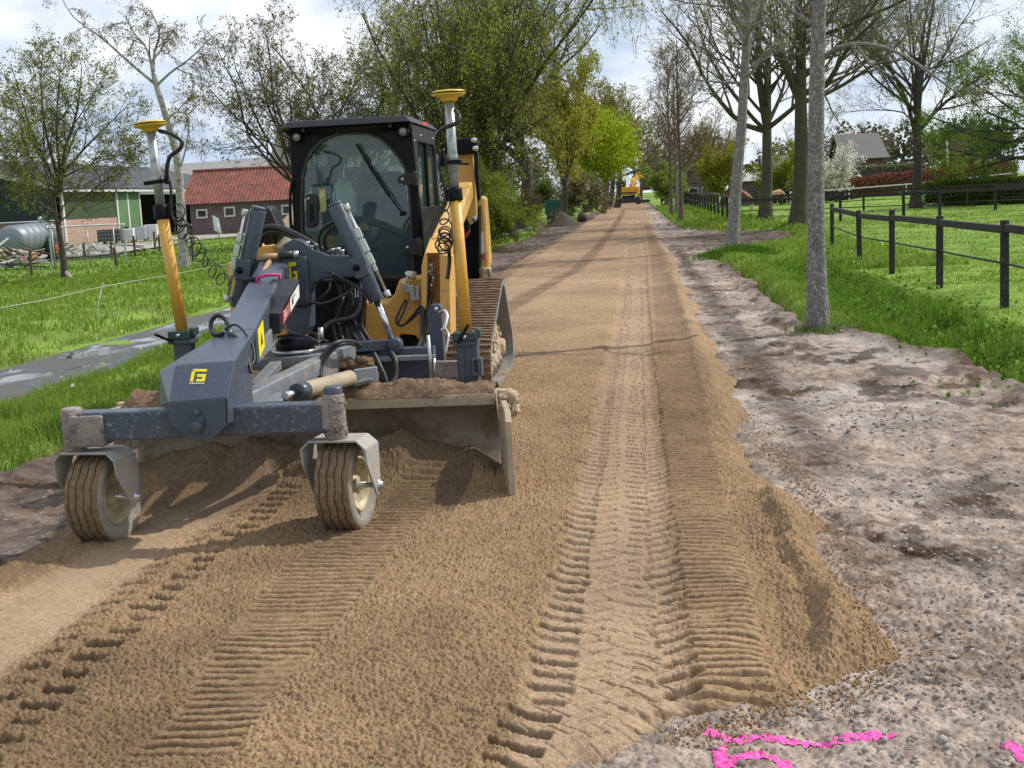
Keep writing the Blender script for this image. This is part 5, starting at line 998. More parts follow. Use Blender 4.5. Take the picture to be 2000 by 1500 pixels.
B_ = wood((-60, 62), (250, 330), 46, (9, 15), 20000, [(.11, .10, .07), (.15, .135, .09), (.10, .115, .05)], 10, .8, 0)
tag(mesh_obj('woodland', np.vstack([A_[0], B_[0]]), np.vstack([A_[1], B_[1] + len(A_[0])]), M['leaf'], attrs={'col': np.vstack([A_[2], B_[2]])}), 'dark grey green wood along the far horizon', kind='stuff')
# --- horses -------------------------------------------------------------
def horse(loc, rz, s, coat, white, mane, lab, graze=True):
    root = thing('horse', lab, 'horse', loc, None, rz)
    me = bpy.data.meshes.new('body'); J = {}
    V, E_, Rd = [], [], []
    def v(p, r): V.append([c * s for c in p]); Rd.append(r * s); return len(V) - 1
    pel = v((-.55, 0, 1.18), .30); bel = v((-.2, 0, 1.08), .33); che = v((.3, 0, 1.12), .33); wit = v((.55, 0, 1.25), .25); E_ += [(pel, bel), (bel, che), (che, wit)]
    if graze: nk = [((.85, 0, 1.12), .19), ((1.1, 0, .85), .15), ((1.28, 0, .60), .13), ((1.36, 0, .38), .10), ((1.40, 0, .16), .07)]
    else: nk = [((.8, 0, 1.5), .18), ((1.0, 0, 1.75), .14), ((1.15, 0, 1.8), .12), ((1.35, 0, 1.62), .09), ((1.45, 0, 1.52), .07)]
    a = wit
    for p, r in nk: b = v(p, r); E_.append((a, b)); a = b
    for sy, dx in ((.17, .06), (-.17, -.12)):
        a = che
        for p, r in (((.42, sy, .85), .13), ((.40 + dx, sy, .52), .075), ((.38 + dx, sy, .16), .05), ((.40 + dx, sy, .03), .065)): b = v(p, r); E_.append((a, b)); a = b
        a = pel
        for p, r in (((-.55, sy, .82), .17), ((-.72 - dx, sy, .52), .085), ((-.66 - dx, sy, .16), .05), ((-.63 - dx, sy, .03), .065)): b = v(p, r); E_.append((a, b)); a = b
    me.from_pydata(V, E_, []); o = bpy.data.objects.new('body', me); COL.objects.link(o); o.parent = root
    sk = o.modifiers.new('skin', 'SKIN'); sv = me.skin_vertices[0].data
    for i, r in enumerate(Rd): sv[i].radius = (r, r)
    sv[0].use_root = True; o.modifiers.new('sub', 'SUBSURF').levels = 2; o.modifiers['sub'].render_levels = 2
    m = mat('coat', coat, .7, 0, .12, 6); N, L = m.node_tree.nodes, m.node_tree.links; co = N.new('ShaderNodeTexCoord'); sp = N.new('ShaderNodeSeparateXYZ'); L.new(co.outputs['Object'], sp.inputs[0]); r_ = N.new('ShaderNodeMapRange'); r_.inputs[1].default_value = .42 * s; r_.inputs[2].default_value = .5 * s; L.new(sp.outputs['Z'], r_.inputs[0])
    x = N.new('ShaderNodeMixRGB'); b = N['Principled BSDF']; src = b.inputs['Base Color'].links[0].from_socket; L.new(r_.outputs[0], x.inputs[0]); x.inputs[1].default_value = (*white, 1); L.new(src, x.inputs[2]); L.new(x.outputs[0], b.inputs['Base Color']); me.materials.append(m)
    mm = mat('mane', mane, .9, 0, .2, 12)
    def part(nm, pts, rr):
        g = MB(); g.tube(smooth_path([np.array(p) * s for p in pts], 4), [rr * s * q for q in np.linspace(1, .35, 4 * (len(pts) - 1) + 1)], 7); ob = mesh_obj(nm, np.array(g.V), g.F, mm); ob.location = (0, 0, 0); V_ = np.array(g.V); ob.data.vertices.foreach_set('co', V_.astype(np.float32).ravel()); ob.parent = root; return ob
    part('tail', [(-.82, 0, 1.28), (-.98, 0, 1.1), (-1.0, 0, .75), (-.95, 0, .42)], .09)
    part('mane', [(.55, 0, 1.5), (.86, .02, 1.33), (1.14, .02, 1.02), (1.34, .02, .72)] if graze else [(.6, 0, 1.5), (.8, 0, 1.7), (1.0, 0, 1.9), (1.1, 0, 1.95)], .07)
    return root
q = gp(1448, 414); horse((q[0], q[1], 0), R_(160), .92, (.16, .055, .022), (.55, .50, .44), (.03, .02, .015), 'dark reddish brown horse grazing with pale lower legs beside the slender trunk')
q = at(1512, 391, 92); horse((q[0], 92, .02), R_(20), .72, (.46, .25, .13), (.55, .45, .36), (.55, .45, .33), 'pale chestnut horse grazing farther off behind the thick mossy trunk')
# --- wheeled excavator ----------------------------------------------------
Ye = 140.0; xc = at(1228, 398, Ye)[0]; ex = thing('wheeled_excavator', 'distant orange yellow wheeled excavator at the end of the sand road', 'excavator', (xc, Ye, 0))
def E(x, y, z): return np.array((xc + x, Ye + y, z * .86))
MB().box(E(0, 1.4, .85), (1.4, 3.6, .5)).build('chassis', M['darkmetal'], ex, bevel=.04)
for y in (0, 2.8):
    for s in (-1, 1):
        w_ = MB().lathe(E(s * 1.05, y, .52), (s, 0, 0), [(.25, -.24), (.40, -.24), (.45, -.15), (.45, .15), (.40, .24), (.3, .24)], 20).build('wheel', M['darkmetal'], ex); MB().lathe(E(s * 1.05, y, .52), (s, 0, 0), [(.3, .2), (.26, .25), (.1, .2), (0, .2)], 14).build('rim', M['exc'], w_)
g = MB(); g.prism([E(-1.25, .1, 1.2), E(1.25, .1, 1.2), E(1.25, 3.4, 1.2), E(-1.25, 3.4, 1.2)], (0, 0, .45)); g.prism([E(-1.25, -.5, 1.25), E(-.9, -.75, 1.25), E(.9, -.75, 1.25), E(1.25, -.5, 1.25), E(1.25, .9, 1.25), E(-1.25, .9, 1.25)], (0, 0, .85)); g.build('upper_body', M['exc'], ex, bevel=.06)
MB().box(E(0, -.76, 1.5), (1.7, .04, .16)).build('rear_grille', M['darkmetal'], ex)
cb = MB().box(E(-.7, 2.3, 2.3), (.95, 1.7, 1.5)).build('cab', M['darkmetal'], ex, bevel=.08); MB().box(E(-.7, 1.44, 2.45), (.8, .03, .9)).build('rear_window', M['pane'], cb); MB().box(E(-.7, 2.3, 3.09), (1.0, 1.75, .1)).build('cab_roof', M['trim'], cb)
MB().tube([E(.2, .6, 2.1), E(.2, .6, 2.5)], .07, 8).build('exhaust', M['darkmetal'], ex); g = MB(); [g.tube([E(x, .0, 2.1), E(x, .0, 2.55)], .02, 5) for x in (-.3, .5, 1.1)]; g.tube([E(-.3, .0, 2.55), E(1.1, .0, 2.55)], .02, 5); g.build('guard_rail', M['exc'], ex)
g = MB(); g.bar(E(.25, 2.6, 1.6), E(.5, 3.4, 2.85), .38, .5, w1=.36, h1=.48); g.bar(E(.5, 3.4, 2.8), E(1.15, 4.9, 3.85), .34, .46, w1=.3, h1=.36); g.build('boom', M['exc'], ex, bevel=.04)
MB().bar(E(1.15, 4.9, 3.9), E(1.9, 7.2, 3.0), .28, .36).build('stick', M['exc'], ex, bevel=.03); MB().tube([E(.2, 2.5, 2.3), E(.6, 3.7, 3.2)], .08, 8).build('boom_cylinder', M['galv'], ex)
g = MB(); g.prism([E(1.6, 7.0, 2.95), E(1.6, 7.6, 2.3), E(1.6, 7.2, 1.7), E(1.6, 6.5, 2.1)], (.9, 0, 0)); g.build('bucket', M['darkmetal'], ex, bevel=.03)
MB().box(E(0, -.75, .55), (2.4, .1, .55)).build('dozer_blade', M['darkmetal'], ex); MB().box(E(1.5, -.9, .38), (1.5, .9, .32), rz=-.1).build('plate_attachment', M['darkmetal'], ex, bevel=.03)
for s in (-1, 1): MB().box(E(s * .95, -.755, 1.75), (.2, .03, .1)).build('tail_light', M['red'], ex)
# --- soil mound, container, bins
q = gp(1097, 440); r = np.random.default_rng(3); th, rr_ = np.meshgrid(np.linspace(0, 2 * np.pi, 49), np.linspace(0, 1, 16)); px_, py_ = rr_ * np.cos(th) * 1.0, rr_ * np.sin(th) * 1.3; hh_ = .78 * (1 - rr_ ** 1.0) ** .9 + fbm(px_ + 5, py_ + 5, .4, 4, 6) * .22 * (1 - rr_) - .06
tag(mesh_obj('soil_mound', np.stack([q[0] + px_, q[1] + py_, hh_], -1).reshape(-1, 3), grid_faces(49, 16), M['soil'], smooth=True), 'dark pointed heap of soil left of the sand road', 'soil heap')
q = at(1086, 408, 78); ct = thing('waste_container', 'teal open container among the bushes left of the road', 'container', (q[0], 78, 0)); g = MB(); a = np.array((q[0], 78, 0))
for s in (-1, 1): g.prism([a + (-.62, s * .5, .35), a + (.62, s * .5, .3), a + (.66, s * .5, 1.1), a + (.1, s * .5, 1.22), a + (-.66, s * .5, 1.2)], (0, .05, 0))
g.box(a + (0, 0, .36), (1.2, 1, .06)); g.box(a + (-.63, .02, .78), (.05, .9, .8)); g.box(a + (.63, .02, .7), (.05, .9, .72)); g.build('skip_body', M['container'], ct, bevel=.015); g = MB(); [g.box(a + (x, -.53, .75), (.06, .05, .75)) for x in (-.45, -.15, .15, .45)]; g.build('rib', M['container'], ct); MB().box(a + (0, 0, .15), (1.1, .8, .3)).build('base_frame', M['darkmetal'], ct)
for px, py, w, h, lab in ((1145, 416, .30, .6, 'black bin left of the road, left of a pair'), (1166, 412, .26, .6, 'black bin nearest the road edge, right of a pair')):
    q = gp(px, py); t = thing('waste_bin', lab, 'bin', tuple(q), 'black bins by the road'); MB().bar(q + (0, 0, .03), q + (0, 0, h), w * .85, w * .85, up=(0, 1, 0), w1=w, h1=w).build('bin_body', M['darkmetal'], t, bevel=.02); MB().box(q + (0, 0, h + .03), (w * 1.1, w * 1.1, .06)).build('lid', M['blacksat'], t, bevel=.015)
q = gp(1137, 432); tag(MB().lump(q + (0, 0, .18), .28, 5, 12, 8, amp=.12).build('bush_stump', M['soil'], None), 'dark rounded stump in the grass below the black bins', 'stump')
# ================================================================== TRACK LOADER AND LEVELLING ATTACHMENT
def PX(pts, Y): return [at(x, y, Y) for x, y in pts]
def plate(mb, pts, Y, t): return mb.prism(PX(pts, Y), (0, t, 0))
def on_plane(px, py, p0, n):
    d = ray(px, py); return CP + d * (np.dot(np.array(p0) - CP, n) / np.dot(d, n))
def hose(mb, pts, r, n=8, k=6): return mb.tube(smooth_path([at(*q) for q in pts], k), r, n)
def ring(mb, inner, outer, t, N=96):
    """flat frame between two outlines lying in one plane, thickened by t"""
    inn, out = np.array(inner, float), np.array(outer, float); c = inn.mean(0); e1 = nrm(inn[1] - inn[0]); nn = nrm(np.cross(inn[1] - inn[0], inn[len(inn) // 2] - inn[0])); e2 = np.cross(nn, e1)
    def resample(P):
        q = np.stack([(P - c) @ e1, (P - c) @ e2], 1); res = []
        for a in angs:
            d = np.array((math.cos(a), math.sin(a))); best = None
            for i in range(len(q)):
                p0, p1 = q[i], q[(i + 1) % len(q)]; m = np.array([[d[0], -(p1 - p0)[0]], [d[1], -(p1 - p0)[1]]]); dt = np.linalg.det(m)
                if abs(dt) < 1e-12: continue
                s, u = np.linalg.solve(m, p0)
                if s > 0 and -1e-6 <= u <= 1 + 1e-6 and (best is None or s > best): best = s
            res.append(c + e1 * d[0] * best + e2 * d[1] * best)
        return res
    q = np.stack([(out - c) @ e1, (out - c) @ e2], 1); angs = sorted(set([2 * math.pi * i / N for i in range(N)] + [math.atan2(b, a) % (2 * math.pi) for a, b in q]))
    I, O = resample(inn), resample(out); n = len(angs); t = np.array(t, float)
    V = I + O + [p + t for p in I] + [p + t for p in O]; Fq = []
    for i in range(n):
        j = (i + 1) % n; Fq += [(i, j, n + j, n + i), (2 * n + j, 2 * n + i, 3 * n + i, 3 * n + j), (n + i, n + j, 3 * n + j, 3 * n + i), (j, i, 2 * n + i, 2 * n + j)]
    return mb._add(V, Fq)
def helix(mb, path, R, turns, r, n=6, seed=0):
    P = np.array(smooth_path(path, 12)); s = np.linspace(0, len(P) - 1, int(turns * 14)); out = []; rr = np.random.default_rng(seed)
    for i, f in enumerate(s):
        a = int(min(f, len(P) - 2)); p = P[a] + (P[a + 1] - P[a]) * (f - a); d = nrm(nrm(P[min(a + 1, len(P) - 1)] - P[a]) + np.array((0.2, 1.6, 0.3))); u = nrm(np.cross(d, (1, .2, 0.1))); v = np.cross(d, u); th = 2 * math.pi * i / 14; k = R * (1 + .25 * math.sin(i * .13 + seed)); out.append(p + (u * math.cos(th) + v * math.sin(th)) * k)
    return mb.tube(out, r, n)
# ------------------------------------------------------------------ attachment
LV = thing('levelling_attachment', 'grey front levelling attachment with two small wheels, wide sand blade and two yellow masts', 'levelling blade', (-2.05, 6.6, 0.0))
# pivot bar with its two end tubes
yl, yr_ = 5.68, 5.78
bl, br = at(150, 832, yl), at(657, 812, yr_)
MB().bar(bl + (.02, 0, 0), br - (.02, 0, 0), .11, .138).build('cross_bar', M['steel_splat'], LV, bevel=.012)
for (px, y0, y1, Yq, rr, cap) in ((148, 796, 884, yl, .050, False), (657, 768, 858, yr_, .052, True)):
    a, b = at(px, y1, Yq), at(px + (0 if cap else 0), y0, Yq); b = np.array((a[0], a[1], b[2]))
    g = MB(); g.cyl(a, b, rr, n=24)
    if not cap: g.box((a[0] + .085, Yq, (a[2] + b[2]) / 2 - .0), (.17, .128, .15))
    else: g.box((a[0] - .05, Yq, (a[2] + b[2]) / 2 + .012), (.08, .116, .142))
    tb = g.build('pivot_tube', M['mud_steel'], LV, bevel=.012)
    if cap: MB().lathe(b, (0, 0, 1), [(.0, .035), (.036, .034), (.043, .026), (.044, 0)], 24).build('cap', M['steel'], tb)
    g = MB(); rq = np.random.default_rng(9)
    for i in range(70): a_ = rq.uniform(0, 6.28); g.lump((a[0] + rr * math.cos(a_), Yq + rr * math.sin(a_), rq.uniform(a[2] + .01, b[2] - .02)), rq.uniform(.003, .008), i, 6, 4, sq=(1, 1, 1.6))
    tag(g.build('mud_crust', M['mud_steel'], tb), kind='stuff')
# caster wheels
def caster(cxp, Yc, R, w, yaw, piv, zt):
    X = cxp; c = np.array((X, Yc, R + .004)); a = np.array((math.cos(yaw), -math.sin(yaw), 0)); f = np.array((math.sin(yaw), math.cos(yaw), 0)); up = np.array((0, 0, 1.))
    g = MB(); n = 120; gro = (-.056, -.019, .019, .056); prof = []
    prof += [(R * .60, -w * .38, 0), (R * .70, -w * .50, 0), (R * .86, -w * .53, 0), (R * .955, -w * .49, 0), (R * .985, -w * .43, 0)]
    for q in gro: 
        t = q / .075 * w * .44; prof += [(R * (1 - .03 * (abs(t) / w) ** 2), t - .0022, 1), (R - .010, t - .0014, 2), (R - .010, t + .0014, 2), (R * (1 - .03 * (abs(t) / w) ** 2), t + .0022, 1)]
    prof += [(R * .985, w * .43, 0), (R * .955, w * .49, 0), (R * .86, w * .53, 0), (R * .70, w * .50, 0), (R * .60, w * .38, 0)]
    V, Fq, mi = [], [], []
    for i, (r, t, k) in enumerate(prof):
        for j in range(n):
            th = 2 * math.pi * j / n; tt = t + (.0028 * (1 if (j // 5) % 2 else -1) if k else 0); V.append(c + a * tt + (f * math.cos(th) + up * math.sin(th)) * r)
    for i in range(len(prof) - 1):
        m_ = 2 if (prof[i][2] and prof[i + 1][2] and not (prof[i][1] > 0 and False) and abs(prof[i][1] - prof[i + 1][1]) < .006) else (1 if i < 3 or i >= len(prof) - 4 else 0)
        for j in range(n): p, q = i * n + j, i * n + (j + 1) % n; Fq.append((p, q, q + n, p + n)); mi.append(m_)
    wheel = thing('wheel', None, None, tuple(c)); wheel.location = Vector(c) - LV.location; wheel.parent = LV
    o = mesh_obj('tyre', V, Fq, [M['tyre'], M['tyre_side'], M['groove']], wheel, mi=mi, smooth=True)
    for s in (-1, 1):
        MB().lathe(c, a * s, [(R * .61, w * .40), (R * .58, w * .44), (R * .53, w * .40), (R * .50, w * .12), (R * .3, w * .08), (R * .2, w * .12), (R * .18, w * .34), (0, w * .34)], 32).build('rim', M['rim'], wheel)
    # fork: top plate, two side plates, axle bolt
    fk = MB(); hw = w * .5 + .052; zt = max(zt, 2 * R + .012); th = .012
    pf = -.16; pb = .03
    def q(sx, fy, z): return c * (1, 1, 0) + a * sx + f * fy + up * z
    fk.prism([q(-hw + .02, pf, zt), q(hw - .02, pf, zt), q(hw - .02, pb, zt), q(-hw + .02, pb, zt)], (0, 0, th))
    for s in (-1, 1):
        x0, x1 = s * (hw - .021), s * (hw + .012); z1 = zt - .035
        fk.hexa([q(x0, pf, zt), q(x1, pf, z1), q(x1, pb + .01, z1), q(x0, pb, zt), q(x0, pf, zt + th), q(x1 + s * th, pf, z1 + .003), q(x1 + s * th, pb + .01, z1 + .003), q(x0, pb, zt + th)])
        fk.prism([q(x1, pf, z1 + .002), q(x1, pf + .012, z1 - .07), q(x1, -.02, R - .05), q(x1, .022, R - .03), q(x1, .035, R + .02), q(x1, pb + .012, z1 - .06), q(x1, pb + .01, z1 + .002)], a * s * th)
    fk.build('fork', M['fork'], LV, bevel=.004)
    b_ = MB(); 
    for s in (-1, 1): b_.lathe(q(s * (hw + .02), .005, R), a * s, [(.026, 0), (.026, .010), (.016, .011), (.016, .022), (0, .023)], 12)
    b_.cyl(q(-hw, .005, R), q(hw, .005, R), .014); b_.build('axle', M['zinc'], LV)
pl, pr_ = at(148, 884, yl), at(657, 858, yr_)
caster(-2.585, 5.775, .223, .175, R_(7), pl, pl[2] - .012)
caster(-1.43, 5.885, .223, .172, R_(6), pr_, pr_[2] - .012)
# boom head
Yf = 5.60; low = PX([(329, 787), (333, 833), (380, 862), (414, 860), (446, 829), (444, 777)], Yf); upL, upR = at(343, 713, 5.75), at(459, 704, 5.75); tL, tR = at(428, 652, 6.38), at(500, 641, 6.38)
hd = MB(); th = np.array((0, .014, 0)); hd.prism(low, th)
hd.prism([low[0], low[5], upR, upL], (0, .014, -.004)); hd.prism([upL, upR, tR, tL], (0, 0, -.014))
hd.prism([upR, low[5], low[4], at(446, 829, Yf) + (.005, .05, 0), at(494, 789, 6.02), at(492, 715, 6.15), tR], (-.014, 0, 0))
hd.prism([upL, low[0], at(312, 795, 5.95), at(311, 724, 5.98)], (.014, 0, 0)); hd.prism([upL, at(311, 724, 5.98), tL], (0, .0, -.014))
hd.build('boom_head', M['steel'], LV, bevel=.005)
g = MB(); cc = at(387, 832, Yf)
g.prism([cc + np.array(o) for o in ((-.028, -.014, -.02), (.0, -.014, -.042), (.028, -.014, -.02), (.034, -.014, .03), (.012, -.014, .075), (-.014, -.014, .075))], (0, .013, 0)); g.lathe(cc - (0, .014, 0), (0, -1, 0), [(.026, 0), (.026, .016), (.022, .020), (0, .020)], 20); g.lathe(at(386, 806, Yf) - (0, .014, 0), (0, -1, 0), [(.013, 0), (.013, .012), (0, .012)], 6); g.build('pivot_pin', M['steel'], LV, bevel=.002)
# logo on the head
nA = nrm(np.cross(low[5] - low[0], upL - low[0])); 
if nA[1] > 0: nA = -nA
o0 = upL + nA * .0015
def decal(mb, pts): 
    P = [on_plane(x, y, o0, nA) for x, y in pts]; return mb.prism(P, nA * .0008)
g = MB()
for poly in ([(376.4, 720.8), (404.8, 720.8), (404, 726), (381.6, 726)], [(375, 724), (381.6, 726), (376.8, 745.6), (370.8, 745.2)], [(385.2, 730.8), (402.8, 730.3), (401.4, 736.4), (384.4, 736.4)], [(395.6, 736.4), (401.4, 736.4), (400.5, 740.2), (394, 740.2)], [(384.4, 740.2), (400.5, 740.2), (399.6, 745.2), (382, 745.2)]): decal(g, poly)
g.build('logo', M['logo'], LV); g = MB(); [decal(g, [(370.5 + i * 4.3, 747.5), (373 + i * 4.3, 747.5), (372.5 + i * 4.3, 750), (370 + i * 4.3, 750)]) for i in range(7)]; g.build('logo_letters', M['white'], LV)
# boom
A, B, C_, D = at(428, 652, 6.36), at(499, 642, 6.36), at(563, 512, 7.95), at(507, 510, 7.95); dn = np.array((0, 0, -.19))
bm = MB(); bm.hexa([A + dn, B + dn, C_ + dn, D + dn, A, B, C_, D]).build('boom', M['steel'], LV, bevel=.014)
nb = nrm(np.cross(C_ - B, dn)); nb = nb if nb[0] > 0 else -nb
BP = lambda u, v, k: B + (C_ - B) * u + dn * v + nb * k
g = MB(); g.prism([BP(.03, .12, .002), BP(.17, .12, .002), BP(.17, .88, .002), BP(.03, .88, .002)], nb * .001); g.build('warning_sticker', M['logo'], LV)
g = MB(); g.prism([BP(.08, .65, .0045), BP(.12, .65, .0045), BP(.10, .35, .0045)], nb * .001); g.build('warning_pictogram', M['black'], LV)
g = MB(); g.bar(at(492, 692, 6.45), at(530, 652, 7.0), .06, .10); g.build('brace', M['steel_light'], LV, bevel=.005)
# black control box on the boom side with its sticker
Bx = [at(494, 612, 6.9), at(546, 612, 6.9), at(585, 545, 7.45), at(531, 545, 7.45)]; dz = np.array((0, -.01, -.115)); bx = MB(); bx.hexa([q + dz for q in Bx] + Bx); cb_ = bx.build('control_box', M['blacksat'], LV, bevel=.004)
ns = nrm(np.cross(Bx[2] - Bx[1], dz)); ns = ns if ns[0] > 0 else -ns
def stick(u0, u1, v0, v1, k): 
    q = lambda u, v: Bx[1] + (Bx[2] - Bx[1]) * u + dz * v + ns * k; return [q(u0, v0), q(u1, v0), q(u1, v1), q(u0, v1)]
MB().prism(stick(.48, .93, .14, .78, .002), ns * .001).build('sticker', M['white'], cb_); MB().prism(stick(.12, .48, .14, .78, .002), ns * .001).build('sticker', M['red'], cb_)
g = MB(); [g.prism(stick(.16 + .04 * (i % 2), .42, .22 + i * .1, .26 + i * .1, .0035), ns * .0008) for i in range(5)]; g.build('sticker_print', M['white'], cb_); g = MB(); g.prism(stick(.56, .62, .25, .6, .0035), ns * .0008); g.prism(stick(.62, .72, .25, .32, .0035), ns * .0008); g.build('sticker_symbol', M['black'], cb_)
g = MB(); sp = [at(502, 545, 7.42) + (0, 0, .008), at(522, 541, 7.43) + (0, 0, .012), at(546, 540, 7.45) + (0, 0, .01)]; g.tube([sp[0] - (.0, 0, .06)] + sp + [sp[2] - (0, 0, .06)], .010, 6); g.build('strap', M['pinkstrap'], LV)
# tower, cross beam
g = MB(); plate(g, [(546, 520), (548, 505), (566, 498), (596, 500), (601, 510), (602, 640), (594, 655), (560, 655)], 8.02, .2); g.build('tower', M['steel'], LV, bevel=.012)
g = MB(); plate(g, [(548, 496), (552, 478), (574, 466), (592, 472), (612, 488), (642, 499), (714, 500), (709, 541), (634, 543), (612, 553), (603, 575), (548, 545)], 8.05, .14); plate(g, [(475, 507), (548, 503), (548, 546), (477, 547)], 8.05, .14); g.build('cross_beam', M['steel'], LV, bevel=.008)
g = MB(); Yp = 8.018
for poly in ([(563, 513), (578, 511), (578, 519), (564, 521)], [(564, 521), (568, 521), (570, 546), (566, 546)], [(572, 530), (580, 529), (581, 535), (573, 535)], [(577, 535), (581, 535), (581, 546), (578, 546)], [(572, 541), (578, 541), (578, 546), (573, 546)]): plate(g, poly, Yp, -.0015)
g.build('logo', M['logo'], LV)
g = MB(); plate(g, [(592, 548), (700, 546), (706, 590), (700, 692), (604, 692), (598, 600)], 8.62, .2); g.build('hose_carrier', M['black'], LV, bevel=.01)
# lift cylinders with their displacement rods
def cylinder(top, mid, rodend, r, sens, lab=None):
    g = MB(); g.cyl(top, mid, r, n=24); g.cyl(top + (top - mid) * .0, top + nrm(top - mid) * .02, r * .86, n=24); c = g.build('lift_cylinder', M['steel'], LV, bevel=.004)
    if rodend is not None: MB().cyl(mid, rodend, r * .42, n=16).build('rod', M['chrome'], c)
    a, b = sens; d = b - a; MB().tube([a, b], .010, 8).build('sensor_rod', M['zinc'], c)
    for e0, e1, e in ((a - nrm(d) * .01, a + nrm(d) * .03, .02), (b - nrm(d) * .02, b + nrm(d) * .02, .022)): MB().cyl(e0, e1, e, n=12).build('sensor_end', M['zinc'], c, bevel=.003)
    s = MB(); [s.bar(a + d * t0, a + d * t1, w, w) for t0, t1, w in ((.25, .36, .034), (.36, .38, .022), (.38, .52, .036), (.52, .54, .022), (.54, .66, .034), (.66, .74, .024))]; s.build('sensor_body', M['zinc'], c, bevel=.004)
cylinder(at(505, 410, 7.9), at(464, 600, 7.9), None, .051, (at(479, 412, 7.85), at(444, 583, 7.85)))
cylinder(at(656, 402, 7.95), at(736, 588, 7.95), at(768, 668, 7.98), .050, (at(676, 402, 7.9), at(756, 574, 7.9)))
for px, py, Yq, hw_, hh_ in ((706, 521, 7.95, 18, 23), (478, 526, 7.9, 14, 21)): 
    g = MB(); g.box(at(px, py, Yq) , (.09, .14, .135), ry=(-.30 if px > 600 else .16)); g.build('cylinder_clamp', M['steel'], LV, bevel=.01); MB().lathe(at(px - 10, py + 2, Yq - .072), (0, -1, 0), [(.022, 0), (.022, .012), (0, .012)], 12).build('clamp_bolt', M['black'], LV)
g = MB(); g.bar(at(632, 681, 7.75), at(768, 672, 7.95), .07, .065); g.lathe(at(772, 673, 7.9), (0, -1, 0), [(0, -.05), (.045, -.05), (.045, .04), (.03, .045), (0, .045)], 20); g.build('link_arm', M['steel'], LV, bevel=.005)
# A-frame
def zq(px, py, Y): return at(px, py, Y)
g = MB(); g.bar(zq(478, 792, 6.1), zq(678, 692, 7.45), .09, .13); g.bar(zq(402, 800, 6.1), zq(470, 700, 7.45), .09, .13); g.bar(zq(470, 712, 7.1), zq(640, 700, 7.1), .13, .06); g.bar(zq(460, 700, 7.6), zq(690, 690, 7.6), .16, .1); g.bar(zq(498, 758, 6.4), zq(540, 712, 7.05), .07, .05); g.build('draw_frame', M['steel_light'], LV, bevel=.008)
g = MB(); g.prism([zq(505, 785, 6.2), zq(550, 783, 6.2), zq(556, 770, 6.35), zq(530, 762, 6.4)], (0, 0, -.02)); g.build('lug', M['steel_light'], LV, bevel=.003)
a, b = at(580, 766, 6.42), at(684, 738, 7.05); c = MB().cyl(a, b, .044, n=24).build('swivel_cylinder', M['dusty'], LV, bevel=.006); MB().cyl(at(556, 774, 6.28), a, .020, n=14).build('rod', M['chrome'], c); MB().cyl(a - nrm(b - a) * .004, a + nrm(b - a) * .09, .0455, n=24).build('gland', M['steel'], c)
g = MB(); g.prism([at(690, 722, 7.1), at(735, 716, 7.2), at(738, 745, 7.2), at(692, 756, 7.1)], (0, .03, 0)); g.prism([at(668, 752, 7.05), at(726, 738, 7.15), at(726, 744, 7.15), at(668, 758, 7.05)], (0, .12, 0)); g.build('cylinder_bracket', M['steel_light'], LV, bevel=.005)
sd_ = MB(); cs = at(577, 675, 7.2); sd_.lathe(cs, (0, 0, 1), [(.11, -.02), (.115, .0), (.115, .03), (.08, .05), (0, .052)], 28).build('rotation_sensor', M['black'], LV); MB().lathe(cs, (0, 0, 1), [(.105, -.035), (.135, -.035), (.135, -.018), (.105, -.018), (.105, -.035)], 32).build('sensor_ring', M['zinc'], LV); g = MB(); [g.cyl(at(px, 700, 7.2), at(px, 672, 7.2), .012, n=8) for px in (540, 576, 608)]; g.build('spacer', M['zinc'], LV)
# blade: curved mouldboard, shelf, wings
xl_, xr_b = -3.0, -.835; zt_ = .425; K = 18; xs = np.linspace(xl_, xr_b, 30); prof = [(7.10 + .13 * math.sin(math.pi * min(k / K, 1) * .95), zt_ * (1 - k / K) + .005) for k in range(K + 1)]; prof = prof + [(y + .018, z) for y, z in prof[::-1]]
V = [(x, y, z) for x in xs for y, z in prof]; n = len(prof); Fq = [(i * n + j, i * n + (j + 1) % n, (i + 1) * n + (j + 1) % n, (i + 1) * n + j) for i in range(len(xs) - 1) for j in range(n)] + [tuple(range(n)), tuple((len(xs) - 1) * n + j for j in range(n))[::-1]]
mesh_obj('mouldboard', V, Fq, M['blade'], LV, smooth=False)
g = MB(); g.box(((xl_ + xr_b) / 2, 7.20, zt_ + .012), (xr_b - xl_, .25, .035)); g.box(((xl_ + xr_b) / 2, 7.085, zt_ - .008), (xr_b - xl_, .03, .05)); g.build('top_shelf', M['dusty'], LV, bevel=.006)
for s in (1, -1):
    x0 = xr_b + .01 if s > 0 else xl_ - .01; x1 = x0 + s * .125; p0, p1 = np.array((x0, 7.16, 0.)), np.array((x1, 6.36, 0.))
    if s < 0: p1 = np.array((x0 - .07, 6.82, 0))
    nn = np.array((s * .034, 0, 0)); g = MB(); g.prism([p0 + (0, 0, .03), p0 + (p1 - p0) * .3 + (0, 0, .0), p1 + (0, 0, -.01), p1 + (0, 0, .05), p1 + (s * -.004, 0, .42), p0 + (p1 - p0) * .85 + (0, 0, .455), p0 + (0, 0, .45)], nn); g.build('wing', M['dusty'], LV, bevel=.006)
    g = MB(); g.cyl(p0 + (s * .03, -.02, .03), p0 + (s * .03, -.02, .47), .03); g.build('wing_hinge', M['caked'], LV, bevel=.004)
rq = np.random.default_rng(5); g = MB()
for i in range(22): q = at(994 + rq.normal() * 7, 794 + rq.normal() * 14, 6.95 + rq.normal() * .05); g.lump(q, rq.uniform(.010, .034), i, 8, 6, sq=(1, 1, rq.uniform(.5, 1.5)), amp=.55)
